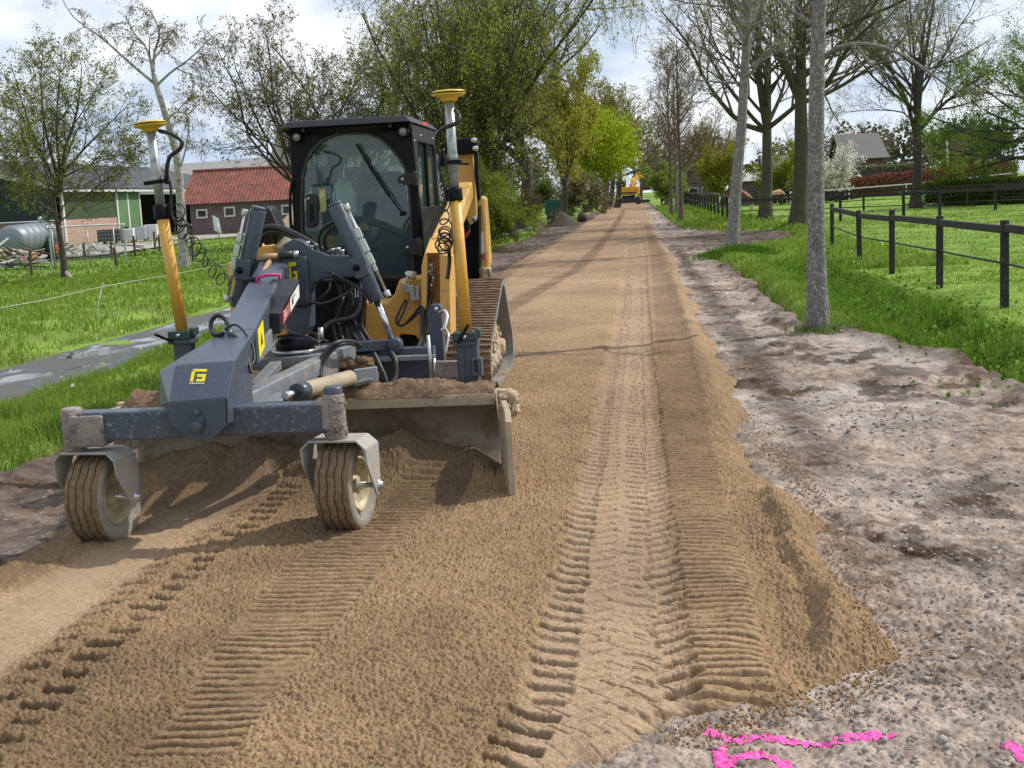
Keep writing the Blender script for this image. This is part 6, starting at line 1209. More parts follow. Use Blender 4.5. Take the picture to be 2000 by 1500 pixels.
g.build('caked_clod', M['caked'], LV)
# soil lying on the shelf: continuous irregular heap
xs = np.linspace(xl_ + .02, xr_b, 260); us = np.linspace(0, 1, 22); X_, U_ = np.meshgrid(xs, us); x_, u_ = X_.ravel(), U_.ravel(); hp = (.035 + .05 * np.clip(.5 + 1.6 * fbm(x_, u_ * 0, .5, 3, 3), 0, 1)) * np.sin(np.pi * u_) ** .7
y_ = 7.07 + u_ * .27 + fbm(x_, u_, .12, 3, 5) * .02; z_ = zt_ + .024 + hp + fbm(x_, y_, .05, 3, 7) * .02 * np.sin(np.pi * u_) + clumps(x_, y_, .03, 3) * .012 * np.sin(np.pi * u_)
mesh_obj('soil_layer', np.stack([x_, y_, z_], 1), grid_faces(len(xs), len(us)), M['mud'], LV, smooth=True)
g = MB(); 
for i in range(30): q = at(rq.uniform(655, 720), rq.uniform(700, 735), 7.25); g.lump(q, rq.uniform(.02, .05), 40 + i, 7, 5, sq=(1.2, 1.2, .7), amp=.3)
g.build('soil_clod', M['mud'], LV)
# carrier frame behind the blade
g = MB(); plate(g, [(600, 688), (846, 678), (850, 770), (600, 775)], 7.9, .10); g.build('carrier_plate', M['steel'], LV, bevel=.006)
g = MB(); g.bar(at(640, 705, 7.86), at(850, 697, 7.86), .06, .03); g.build('carrier_rail', M['steel_light'], LV, bevel=.004)
g = MB(); g.cyl(at(836, 655, 7.8), at(844, 758, 7.8), .011, n=8); g.cyl(at(848, 700, 7.8), at(851, 758, 7.8), .008, n=8); g.build('pipe', M['zinc'], LV)
g = MB(); plate(g, [(838, 600), (842, 595), (858, 595), (862, 602), (870, 745), (840, 748)], 8.2, .10); g.build('side_post', M['steel'], LV, bevel=.006); MB().lathe(at(851, 604, 8.19), (0, -1, 0), [(.014, -.01), (.014, .01), (0, .01)], 10).build('bolt', M['zinc'], LV)
g = MB(); plate(g, [(850, 706), (900, 706), (902, 757), (894, 757), (892, 740), (884, 735), (878, 742), (877, 757), (868, 757), (867, 742), (858, 737), (852, 757)], 7.75, .05); g.build('mast_bracket', M['mud_steel'], LV, bevel=.004)
hose(g := MB(), [(858, 611, 8.15), (868, 607, 8.1), (873, 620, 8.05), (868, 640, 8.0), (862, 645, 8.0)], .012); hose(g, [(868, 640, 8.0), (876, 655, 7.9), (870, 690, 7.85)], .008); g.build('grab_loop', M['zinc'], LV)
for px0, px1, y, Yq in ((700, 712, 735, 7.83), (718, 735, 730, 7.83), (714, 725, 742, 7.83)):
    MB().tube(smooth_path([at(px0, y + 14, Yq), at(px0, y, Yq), at((px0 + px1) / 2, y - 6, Yq), at(px1, y, Yq), at(px1 + 4, y + 6, Yq)], 4), .012, 8).build('hydraulic_fitting', M['zinc'], LV)
# masts
def mast(foot, mid, top, col0, col1, Yq, lab, sgn):
    f, m_, t = at(*foot, Yq), at(*mid, Yq), at(*top, Yq); d = nrm(t - f); root = MB().tube([f - d * .01, m_], .0365, 24).build('mast', M['mast'], LV)
    c0, c1 = at(*col0, Yq), at(*col1, Yq); MB().lathe(c1, nrm(c0 - c1), [(.0, 0), (.043, 0), (.044, .01), (.044, np.linalg.norm(c0 - c1) - .012), (.038, np.linalg.norm(c0 - c1)), (0, np.linalg.norm(c0 - c1))], 24).build('collar', M['black'], root)
    g = MB(); g.tube([m_, t], .028, 20); g.lathe(m_ + (t - m_) * .42, d, [(.032, -.01), (.032, .012)], 20); g.build('upper_tube', M['alu'], root)
    a = t; g = MB(); g.lathe(a, d, [(.0, -.012), (.046, -.012), (.05, .004), (.056, .010), (.088, .020), (.097, .026), (.097, .032)], 36); g.lathe(a, d, [(.097, .040), (.097, .044), (.085, .050), (.04, .055), (0, .056)], 36); an = g.build('antenna', M['antenna'], root); MB().lathe(a, d, [(.090, .032), (.090, .040)], 36).build('antenna_gap', M['black'], an)
    g = MB(); e = nrm(np.cross(d, (0, 1, 0))); cl = m_ + (t - m_) * .36; g.bar(cl - e * .05, cl + e * .075, .06, .022); g.bar(cl + e * .05 * sgn + (0, -.04, 0), cl - e * .10 + (0, -.05, -.02), .012, .012); g.lathe(cl + e * .062 * sgn, d, [(.016, -.02), (.016, .03), (.010, .035), (.010, .06), (0, .06)], 12); g.build('cable_clamp', M['black'], root)
    MB().bar(c1 + e * .04 * sgn, c0 + e * .062 * sgn, .01, .03).build('lever', M['black'], root); return root, f, d
m1, f1, d1_ = mast((358, 657), (315, 412), (294, 254), (313, 400), (316, 428), 7.6, '', -1)
m2, f2, d2_ = mast((911, 660), (889, 385), (877, 194), (888, 366), (890, 392), 7.6, '', 1)
for f, px0 in ((f1, 0), (f2, 1)):
    g = MB(); g.box(f + (0, -.02, .015), (.135 if not px0 else .15, .13, .05)); g.box(f + (.075, -.01, .03), (.03, .1, .05)); c = g.build('mast_clamp', M['teal'], LV, bevel=.006); MB().bar(f + (-.04, -.09, -.02), f + (.03 if px0 else -.14, -.10, .09 if px0 else .03), .012, .016).build('clamp_handle', M['black'], c); MB().lathe(f + (.0, -.085, .015), (0, -1, 0), [(.011, 0), (.011, .012), (0, .012)], 8).build('bolt', M['zinc'], c)
    g = MB(); g.box((f[0] + (.005 if px0 else .0), f[1] + .005, (f[2] + .28) / 2 + .0 if px0 else f[2] - .16), (.125, .12, f[2] - .30) if px0 else (.105, .1, .30)); g.box((f[0], f[1] - .01, f[2] - .025), (.15, .13, .03))
    if px0: g.box((f[0] - .028, f[1] - .062, (f[2] + .28) / 2 - .02), (.03, .02, f[2] - .34)); ring(g, [f + np.array(o) for o in ((.05, -.09, -.20), (.078, -.09, -.20), (.078, -.09, -.13), (.05, -.09, -.13))], [f + np.array(o) for o in ((.034, -.09, -.225), (.094, -.09, -.225), (.094, -.09, -.115), (.034, -.09, -.115))], (0, .08, 0), 16)
    g.build('mast_socket', M['steel'], LV, bevel=.006)
g = MB(); helix(g, [at(346, 410, 7.6), at(352, 440, 7.6), at(372, 470, 7.6), at(400, 510, 7.65), at(440, 550, 7.7)], .042, 12, .004, seed=1); g.build('coiled_cable', M['rubber'], m1)
g = MB(); hose(g, [(312, 256, 7.6), (335, 262, 7.55), (355, 277, 7.55), (350, 292, 7.55), (332, 306, 7.55), (326, 330, 7.56), (326, 350, 7.58)], .0125); hose(g, [(330, 350, 7.56), (334, 372, 7.56), (336, 420, 7.57), (350, 440, 7.58), (372, 440, 7.6), (373, 456, 7.6)], .009); g.build('antenna_cable', M['rubber'], m1)
g = MB(); hose(g, [(888, 215, 7.56), (897, 228, 7.52), (892, 240, 7.5), (868, 250, 7.5), (855, 262, 7.52), (853, 285, 7.55), (856, 300, 7.56)], .0125); hose(g, [(858, 300, 7.56), (858, 330, 7.56), (868, 370, 7.56), (868, 400, 7.55)], .008); hose(g, [(870, 300, 7.56), (872, 330, 7.55), (878, 350, 7.54)], .006); g.build('antenna_cable', M['rubber'], m2)
g = MB(); helix(g, [at(868, 382, 7.56), at(869, 420, 7.56), at(870, 452, 7.56), at(870, 466, 7.56)], .034, 5, .0045, seed=2); helix(g, [at(869, 452, 7.56), at(868, 470, 7.56), at(866, 484, 7.55), at(870, 472, 7.56)], .042, 5, .005, seed=4); hose(g, [(876, 485, 7.58), (878, 510, 7.6), (874, 545, 7.6)], .012); g.build('coiled_cable', M['rubber'], m2)
# hoses of the attachment
def hz(pts, r, nm='hose', m='rubber', par=None): return hose(MB(), pts, r).build(nm, M[m], par or LV)
hz([(620, 738, 6.9), (623, 712, 6.95), (640, 682, 7.0), (662, 668, 7.05), (688, 668, 7.2), (704, 676, 7.4)], .014); hz([(626, 738, 6.92), (630, 712, 6.97), (648, 684, 7.02), (668, 672, 7.07), (690, 672, 7.22), (700, 678, 7.4)], .012)
hz([(762, 686, 7.85), (772, 705, 7.8), (773, 735, 7.75), (762, 752, 7.7), (750, 758, 7.7)], .019); hz([(730, 690, 7.8), (742, 715, 7.75), (752, 738, 7.72), (756, 755, 7.7)], .016)
hz([(440, 643, 6.3), (458, 634, 6.3), (474, 645, 6.25), (492, 672, 6.2), (497, 700, 6.15), (490, 715, 6.1)], .006); hz([(452, 652, 6.28), (470, 668, 6.2), (484, 700, 6.1), (490, 728, 6.05)], .0085); hz([(436, 652, 6.3), (416, 652, 6.35), (412, 630, 6.4), (424, 616, 6.4), (438, 622, 6.4), (448, 640, 6.35)], .012)
MB().cyl(at(444, 640, 6.33), at(452, 660, 6.3), .018, n=10).build('cable_holder', M['steel'], LV)
for i in range(15):
    q = np.random.default_rng(100 + i); a0 = 655 + 3.2 * i; b_ = q.uniform(-8, 8); hz([(a0, 544, 8.12), (a0 + 4 + b_ * .4, 562, 8.05), (a0 + 8 + b_, 588, 8.0 + q.uniform(-.08, .08)), (a0 + 2 + b_, 612, 8.0 + q.uniform(-.08, .08)), (a0 + q.uniform(-4, 14), 640, 8.0), (670 + 5 * i, 690, 7.9)], q.uniform(.006, .010), 'hose', 'rubber')
hz([(572, 582, 8.0), (590, 600, 7.95), (616, 588, 7.95), (640, 570, 7.95), (646, 550, 8.0)], .009); hz([(566, 600, 8.0), (600, 592, 7.9), (640, 590, 7.9), (690, 560, 7.95), (640, 530, 8.0)], .009); hz([(622, 690, 7.6), (624, 655, 7.7), (645, 630, 7.8), (690, 618, 7.85), (705, 590, 7.9), (700, 562, 7.95), (650, 540, 8.02)], .015); hz([(556, 640, 7.9), (580, 652, 7.7), (610, 650, 7.6), (640, 668, 7.5)], .008); hz([(520, 665, 7.3), (560, 655, 7.25), (600, 658, 7.2), (625, 672, 7.2)], .008)
MB().cyl(at(626, 640, 7.55), at(627, 665, 7.55), .016, n=12).build('hydraulic_fitting', M['zinc'], LV)
for i, (px, py) in enumerate(((668, 494), (660, 490), (650, 492), (610, 486), (620, 482), (600, 478))): MB().lathe(at(px, py, 8.12), (0, 0, 1), [(.014, -.03), (.014, .005), (.018, .006), (.018, .022), (0, .022)], 8).build('hydraulic_fitting', M['zinc'], LV)
hz([(500, 470, 8.4), (512, 447, 8.35), (545, 445, 8.3), (585, 462, 8.2), (625, 486, 8.15), (655, 505, 8.12)], .022); hz([(505, 480, 8.4), (520, 455, 8.35), (555, 455, 8.3), (600, 475, 8.2), (640, 498, 8.15)], .020); hz([(628, 492, 8.15), (622, 468, 8.1), (632, 445, 8.05), (655, 432, 8.02), (668, 430, 8.0)], .012); hz([(640, 496, 8.15), (634, 470, 8.1), (642, 452, 8.05), (660, 440, 8.02), (672, 438, 8.0)], .012)
for i in range(7): q = np.random.default_rng(200 + i); hz([(655 + i * 4, 500, 8.2), (662 + i * 5, 484 - q.uniform(0, 6), 8.2), (675 + i * 4, 486, 8.18), (690, 500, 8.15)], .006)
# hammers lying on the boom
hm = thing('sledge_hammer', 'sledge hammer with a worn wooden handle lying along the left of the grey boom', 'hammer', tuple(at(500, 560, 7.55)))
MB().tube([at(528, 508, 7.95), at(512, 535, 7.7), at(480, 602, 7.2), at(472, 622, 7.05)], [.017, .016, .019, .02], 10).build('handle', M['wood_handle'], hm); MB().cyl(at(484, 552, 7.45), at(506, 548, 7.45), .03, n=8).build('head', M['black'], hm)
hm = thing('mallet', 'short handled black mallet lying across the top of the grey boom', 'hammer', tuple(at(535, 500, 7.95)))
MB().tube([at(500, 506, 7.9), at(520, 501, 7.93), at(546, 500, 7.95)], [.016, .021, .018], 10).build('handle', M['wood_handle'], hm); MB().cyl(at(546, 500, 7.95), at(572, 497, 7.96), .026, n=14).build('head', M['rubber'], hm); MB().cyl(at(572, 497, 7.96), at(583, 496, 7.97), .022, n=10).build('end_cap', M['zinc'], hm)

# ------------------------------------------------------------------ track loader
LD = thing('track_loader', 'yellow and black compact track loader with an arched windscreen and ribbed rubber tracks', 'track loader', (-2.1, 10.4, 0.0))
XR_, XL_ = -1.655, -2.60; YF = 9.62; YB = 10.82
# cab front frame
outer = PX([(565, 249), (802, 234), (837, 562), (578, 566)], YF); inner = PX([(590, 456), (589, 400), (590, 349), (597, 317), (610, 293), (630, 274), (655, 263), (679, 260), (717, 261), (743, 271), (762, 288), (779, 308), (791, 328), (798, 352), (802, 400), (805, 467), (808, 540), (600, 545)], YF)
g = MB(); ring(g, inner, outer, (0, .07, 0)); cab = g.build('cab_frame', M['black'], LD, bevel=.006)
inn2 = [p + (0, -.012, 0) for p in inner]; c_ = np.mean(inn2, 0); g = MB(); ring(g, [c_ + (p - c_) * .975 for p in inn2], [c_ + (p - c_) * 1.02 for p in inn2], (0, .012, 0)); g.build('door_seal', M['rubber'], cab)
mesh_obj('windscreen', [p + (0, .02, 0) for p in inner], [tuple(range(len(inner)))], M['glass'], LD)
# roof
zr0 = at(690, 240, YF)[2]; g = MB(); e = .05
r0 = [np.array((XL_ - .02, YF - .10, zr0 - .02)), np.array((XR_ + .02, YF - .10, zr0 - .02)), np.array((XR_ + .02, YB + .02, zr0 - .03)), np.array((XL_ - .02, YB + .02, zr0 - .03))]; r1 = [p + np.array(o) for p, o in zip(r0, ((.04, .05, .055), (-.05, .05, .055), (-.05, -.06, .055), (.04, -.06, .055)))]
g.hexa(r0 + r1); g.build('cab_roof', M['blacksat'], LD, bevel=.012)
g = MB(); g.hexa([np.array(p) for p in ((XL_ + .02, YF - .04, zr0 - .07), (XR_ - .02, YF - .04, zr0 - .07), (XR_ - .02, YF - .002, zr0 - .07), (XL_ + .02, YF - .002, zr0 - .07), (XL_ - .02, YF - .10, zr0 - .03), (XR_ + .02, YF - .10, zr0 - .03), (XR_ + .02, YF - .002, zr0 - .03), (XL_ - .02, YF - .002, zr0 - .03))]); hdv = g.build('roof_visor', M['black'], LD, bevel=.008)
for px, py, rr in ((579, 268, .030), (787, 257, .032), (592, 254, .015), (762, 245, .015)):
    q = at(px, py, YF - .075 if rr < .02 else YF - .055); g = MB(); g.lathe(q, (0, -1, 0), [(rr * 1.35, -.05), (rr * 1.35, .012), (rr * 1.05, .016), (rr, .004)], 20); l_ = g.build('work_light', M['black'], LD); MB().lathe(q, (0, -1, 0), [(rr, .004), (rr * .6, .010), (0, .012)], 20).build('lens', M['lampglass'], l_)
# cab sides, back and floor
def side(x, m, nm, th):
    zb, zt2 = .78, zr0 - .03
    out_ = [np.array((x, YF + .02, zb)), np.array((x, YB, zb)), np.array((x, YB, zt2 - .12)), np.array((x, YB - .10, zt2)), np.array((x, YF + .02, zt2))]
    in_ = [np.array((x, YF + .20, 1.50)), np.array((x, YB - .10, 1.50)), np.array((x, YB - .10, zt2 - .20)), np.array((x, YB - .16, zt2 - .12)), np.array((x, YF + .22, zt2 - .12))]
    g = MB(); ring(g, in_, out_, (th, 0, 0)); o = g.build(nm, M[m], LD, bevel=.005)
    mesh_obj('side_window', [p + (th / 2, 0, 0) for p in in_], [tuple(range(5))], M['glass'], LD); g = MB(); g.box((x + th / 2, (YF + YB) / 2 + .04, (1.5 + zt2 - .12) / 2), (abs(th) + .01, .04, zt2 - 1.62)); g.build('window_bar', M['black'], o); return o
sR = side(XR_, 'blacksat', 'side_panel', -.04); side(XL_, 'blacksat', 'side_panel', .04)
g = MB(); [g.lathe((XR_ + .002, y, z), (1, 0, 0), [(.010, 0), (.010, .005), (0, .006)], 8) for y, z in ((YF + .08, 2.0), (YF + .08, 1.7), (YF + .08, 1.42), (YB - .2, 2.05), (YF + .4, 2.05), (YB - .05, 1.4))]; g.build('bolt', M['zinc'], sR); MB().box((XR_ + .002, YF + .62, zr0 - .0), (.003, .22, .03)).build('roof_sticker', M['red'], LD)
bo = [np.array(p) for p in ((XL_, YB - .02, .8), (XR_, YB - .02, .8), (XR_, YB - .02, zr0 - .03), (XL_, YB - .02, zr0 - .03))]; bi = [np.array((XL_ + .47 + .34 * math.copysign(abs(math.cos(a)) ** .6, math.cos(a)), YB - .02, 1.72 + .27 * math.copysign(abs(math.sin(a)) ** .6, math.sin(a)))) for a in np.linspace(0, 2 * np.pi, 25)[:-1]]
g = MB(); ring(g, bi, bo, (0, .04, 0)); g.build('rear_panel', M['lining'], LD); mesh_obj('rear_window', [p + (0, .02, 0) for p in bi], [tuple(range(len(bi)))], M['glass'], LD)
MB().box(((XL_ + XR_) / 2, (YF + YB) / 2 + .03, .80), (XR_ - XL_ - .05, YB - YF - .06, .05)).build('cab_floor', M['black'], LD)
# inside the cab
sx_, sy_ = at(742, 400, 10.35)[0], 10.35
g = MB(); g.box((sx_, sy_ - .15, 1.12), (.46, .44, .14)); g.build('seat_cushion', M['seat'], LD, bevel=.04); g = MB(); w0, w1 = .25, .19; g.hexa([np.array(p) for p in ((sx_ - w0, sy_ - .03, 1.16), (sx_ + w0, sy_ - .03, 1.16), (sx_ + w0, sy_ + .09, 1.16), (sx_ - w0, sy_ + .09, 1.16), (sx_ - w1, sy_ + .07, 1.80), (sx_ + w1, sy_ + .07, 1.80), (sx_ + w1, sy_ + .17, 1.80), (sx_ - w1, sy_ + .17, 1.80))]); sb_ = g.build('seat_backrest', M['seat'], LD, bevel=.06)
tv, tf = text_mesh('CAT', .085); P = np.array([(sx_ + v[0] + .005, sy_ + .018 + (v[1]) * .155, 1.64 + v[1]) for v in tv]); mesh_obj('seat_lettering', P, tf, M['logogrey'], sb_)
g = MB(); g.box((sx_ + .29, sy_ - .2, 1.28), (.09, .42, .09)); g.box((sx_ - .29, sy_ - .2, 1.28), (.09, .42, .09)); g.build('armrest', M['black'], LD, bevel=.02)
g = MB(); [g.tube([(sx_ + s * .29, sy_ - .38, 1.30), (sx_ + s * .29, sy_ - .42, 1.46)], [.016, .03], 10) for s in (-1, 1)]; g.build('joystick', M['black'], LD)
g = MB(); g.lump(at(672, 385, 10.3), .13, 3, 12, 9, sq=(.7, .5, 1.15), amp=.12); g.build('cloth', M['cloth'], LD)
q = at(636, 352, 9.9); g = MB(); g.lathe(q, (0, 0, 1), [(.012, -.04), (.034, -.015), (.036, .005), (.03, .014), (0, .016)], 18); g.tube([q - (0, 0, .03), at(642, 430, 9.9), at(644, 470, 9.9)], .010, 8); g.build('inside_antenna', M['black'], LD); hz([(640, 352, 9.88), (652, 365, 9.88), (655, 385, 9.88), (650, 402, 9.9)], .005, 'cable', 'rubber', LD)
g = MB(); g.box(at(626, 312, 10.2), (.10, .02, .075), rz=.3); g.build('rear_mirror', M['cloth'], LD, bevel=.006); g = MB(); g.box(at(622, 345, 10.1), (.2, .08, .16), rz=.2); g.build('display', M['seat'], LD, bevel=.015)
g = MB(); hose(g, [(625, 470, 9.85), (632, 445, 9.85), (660, 428, 9.85)], .012); hose(g, [(690, 470, 9.85), (720, 462, 9.85), (748, 490, 9.85)], .012); hose(g, [(752, 490, 9.9), (756, 460, 9.9), (775, 455, 9.9), (786, 480, 9.9)], .012); g.build('cab_hose', M['rubber'], LD)
g = MB(); g.box(((XL_ + XR_) / 2, YF + .35, 1.02), (.75, .3, .36)); g.build('console', M['black'], LD, bevel=.05)
# door fittings
g = MB(); plate(g, [(597, 383), (602, 378), (612, 379), (618, 386), (618, 436), (612, 445), (600, 446), (597, 438)], YF - .03, .035); h_ = g.build('door_handle', M['blacksat'], LD, bevel=.01); MB().lathe(at(602, 388, YF - .035), (0, -1, 0), [(.010, -.01), (.010, .004), (0, .006)], 10).build('lock', M['zinc'], h_); g = MB(); plate(g, [(606, 398), (612, 398), (613, 432), (605, 434)], YF - .034, .01); g.build('handle_recess', M['black'], h_)
g = MB(); hose(g, [(696, 281, YF - .05), (728, 335, YF - .05), (762, 385, YF - .05)], .009); hose(g, [(762, 385, YF - .045), (786, 417, YF - .03)], .006); g.tube([at(697, 280, YF - .035), at(760, 380, YF - .035)], .006, 6); g.lathe(at(786, 417, YF - .02), (0, -1, 0), [(.018, -.02), (.018, .02), (0, .022)], 12); g.build('wiper', M['black'], LD)
for y0, y1, x0, x1 in ((338, 362, 776, 816), (468, 498, 786, 824)):
    g = MB(); plate(g, [(x0, y0 + 8), (x0 + 14, y0), (x1, y0 - 2), (x1, y1), (x0 + 18, y1), (x0, y1 - 6)], YF - .04, .05); g.cyl(at(x1 - 6, y0 - 4, YF - .05), at(x1 - 5, y1 + 2, YF - .05), .018, n=12); g.build('door_hinge', M['blacksat'], LD, bevel=.005); MB().lathe(at(x0 + 10, (y0 + y1) / 2, YF - .042), (0, -1, 0), [(.012, 0), (.012, .008), (0, .01)], 8).build('bolt', M['zinc'], LD)
g = MB(); g.tube([at(816, 362, YF - .04), at(823, 468, YF - .04)], .016, 10); g.build('hinge_bar', M['black'], LD); g = MB(); g.tube(smooth_path([at(571, 470, YF - .02), at(567, 420, YF - .03), at(567, 380, YF - .03), at(571, 352, YF - .02)], 4), .012, 8); g.build('grab_handle', M['black'], LD)
# lower body
g = MB(); plate(g, [(530, 668), (540, 592), (690, 590), (755, 590), (770, 574), (780, 545), (830, 540), (840, 668), (818, 668), (812, 655), (780, 653), (772, 668)], 8.95, .35); g.build('front_body', M['yellow'], LD, bevel=.02)
MB().box((-2.1, 9.6, .48), (1.0, 1.1, .42)).build('underbody', M['black'], LD, bevel=.03); MB().box((-2.1, 11.1, .80), (1.05, 1.9, .75)).build('chassis', M['black'], LD, bevel=.04)
g = MB(); g.hexa([np.array(p) for p in ((-2.62, 10.86, .7), (-1.6, 10.86, .7), (-1.6, 12.2, .7), (-2.62, 12.2, .7), (-2.58, 10.86, 1.52), (-1.64, 10.86, 1.52), (-1.64, 12.1, 1.40), (-2.58, 12.1, 1.40))]); g.build('engine_hood', M['blacksat'], LD, bevel=.05)
# lift arms: lower leg with its recess, long rising arm, rear tower
g = MB(); Ya = 8.72
plate(g, [(823, 520), (829, 494), (834, 494), (832, 640), (823, 645)], Ya, .28); plate(g, [(858, 496), (878, 500), (880, 655), (860, 650)], Ya, .28); plate(g, [(832, 498), (858, 498), (860, 640), (832, 640)], Ya + .2, .05); g.prism([at(829, 494, Ya), at(866, 494, Ya), at(864, 462, Ya + .25), at(840, 464, Ya + .25)], (0, .06, -.02)); g.build('lift_arm_leg', M['yellow'], LD, bevel=.006)
g = MB(); g.bar(at(862, 484, 8.95), at(908, 372, 11.3), .14, .15); g.build('lift_arm', M['yellow'], LD, bevel=.015); g = MB(); g.bar(at(862, 484, 8.95) - (1.28, 0, 0), at(908, 372, 11.3) - (1.28, 0, 0), .14, .15); g.build('lift_arm', M['yellow'], LD, bevel=.015)
g = MB(); xL = at(845, 560, Ya)[0] - 1.36; g.box((xL, Ya + .15, .93), (.17, .28, .52)); g.build('lift_arm_leg', M['yellow'], LD, bevel=.012)
for a_, b_ in (((838, 508), (846, 530)), ((836, 524), (842, 540)), ((844, 546), (838, 570)), ((848, 536), (842, 552))): 
    g = MB(); p, q = at(*a_, Ya + .1), at(*b_, Ya + .08); g.tube([p, p + (q - p) * .3, p + (q - p) * .32, p + (q - p) * .6, p + (q - p) * .62, q], [.016, .016, .022, .022, .016, .016], 10); g.build('coupling', M['zinc'], LD)
hz([(838, 538, Ya + .06), (834, 565, Ya + .05), (832, 600, Ya + .02), (834, 640, Ya - .05), (828, 680, 8.3), (800, 706, 8.1), (770, 700, 8.0)], .019, 'hose', 'rubber', LD); hz([(844, 572, Ya + .06), (838, 600, Ya + .0), (840, 645, 8.5), (832, 690, 8.25), (796, 716, 8.0), (750, 706, 7.95)], .017, 'hose', 'rubber', LD); hz([(822, 600, Ya), (824, 640, 8.6), (818, 676, 8.35), (790, 696, 8.1)], .014, 'hose', 'rubber', LD)
hz([(792, 585, 8.85), (780, 608, 8.8), (774, 628, 8.75), (785, 636, 8.75), (808, 620, 8.75), (826, 600, 8.7)], .009, 'hose', 'rubber', LD); hz([(796, 588, 8.85), (788, 610, 8.8), (778, 632, 8.75), (792, 632, 8.75), (822, 596, 8.7)], .008, 'hose', 'rubber', LD)
g = MB(); g.box(at(806, 572, 8.9), (.04, .06, .11), ry=-.1); g.box(at(794, 562, 8.9), (.05, .06, .06)); g.box(at(816, 572, 8.9), (.025, .05, .10)); g.cyl(at(802, 545, 8.9), at(804, 530, 8.9), .035, n=14); g.cyl(at(801, 540, 8.9), at(803, 536, 8.9), .045, n=14); g.cyl(at(790, 565, 8.88), at(790, 548, 8.88), .018, n=10); g.build('valve_block', M['zinc'], LD, bevel=.004)
g = MB(); plate(g, [(874, 535), (886, 522), (893, 540), (890, 580), (876, 595), (872, 570)], 9.2, .2); g.build('arm_cover', M['steel_light'], LD, bevel=.01)
g = MB(); plate(g, [(872, 300), (922, 296), (928, 345), (930, 425), (918, 440), (905, 420), (896, 380)], 11.5, .12); g.build('rear_tower', M['yellow'], LD, bevel=.01); g = MB(); plate(g, [(872, 300), (922, 296), (928, 345), (930, 425), (918, 440), (905, 420), (896, 380)], 11.5, .12); o_ = mesh_obj('rear_tower', np.array(g.V) - (1.3, 0, 0), g.F, M['yellow'], LD, bevel=.01)
g = MB(); plate(g, [(868, 274), (926, 268), (931, 276), (928, 300), (868, 304)], 11.4, .25); plate(g, [(924, 270), (931, 272), (934, 330), (938, 388), (932, 396), (926, 340)], 11.4, .08); g.build('arm_crossbar', M['black'], LD, bevel=.012); g = MB(); [g.lathe(at(px, py, 11.38), (0, -1, 0), [(.025, 0), (.025, .03), (0, .03)], 10) for px, py in ((926, 274), (927, 427), (929, 290))]; g.build('pin', M['zinc'], LD)
g = MB(); plate(g, [(897, 380), (912, 392), (918, 440), (936, 400), (937, 545), (905, 545), (902, 470)], 11.75, .3); g.build('rear_guard', M['black'], LD, bevel=.01); g = MB(); plate(g, [(900, 386), (910, 392), (916, 420), (918, 455), (908, 470), (904, 440)], 11.62, .06); g.build('tail_lamp', M['blacksat'], LD, bevel=.01); g = MB(); plate(g, [(909, 456), (917, 448), (918, 452), (912, 462), (909, 464)], 11.60, .02); g.build('tail_reflector', M['red'], LD)
g = MB(); plate(g, [(933, 400), (936, 382), (943, 388), (947, 440), (952, 515), (946, 540), (937, 545), (931, 490)], 11.9, .4); rp = g.build('rear_panel_side', M['yellow'], LD, bevel=.01); g = MB(); plate(g, [(935, 455), (943, 452), (946, 492), (938, 497)], 11.888, .01); g.build('model_sticker', M['white'], rp); g = MB(); plate(g, [(937, 474), (940, 473), (940, 479), (937, 480)], 11.882, .004); g.build('sticker_print', M['black'], rp); g = MB(); plate(g, [(941, 498), (946, 496), (947, 506), (943, 506)], 11.888, .01); g.build('warning_sticker', M['red'], rp)
g = MB(); g.box(at(948, 530, 11.7), (.10, .12, .06)); g.cyl(at(944, 522, 11.65), at(944, 542, 11.65), .025, n=10); g.cyl(at(955, 525, 11.65), at(957, 540, 11.65), .02, n=10); g.build('lamp_bracket', M['caked'], LD, bevel=.008)
# left arm end, lamp and knuckle seen past the left cylinder
g = MB(); plate(g, [(500, 418), (512, 401), (527, 404), (545, 446), (541, 470), (516, 482), (498, 452)], 8.6, .2); g.build('work_lamp_housing', M['blacksat'], LD, bevel=.025); g = MB(); g.cyl(at(546, 492, 8.4), at(574, 460, 8.5), .045, n=16); g.build('arm_pin', M['dusty'], LD, bevel=.006); g = MB(); plate(g, [(528, 480), (560, 474), (563, 496), (530, 500)], 8.45, .16); g.build('arm_knuckle', M['yellow'], LD, bevel=.01)
for i in range(6): q = np.random.default_rng(300 + i); hz([(505 + i * 3, 470, 8.55), (510 + i * 5, 450 - i * 2, 8.45), (528 + i * 3, 452, 8.45), (540, 480, 8.5)], .010, 'hose', 'rubber', LD)
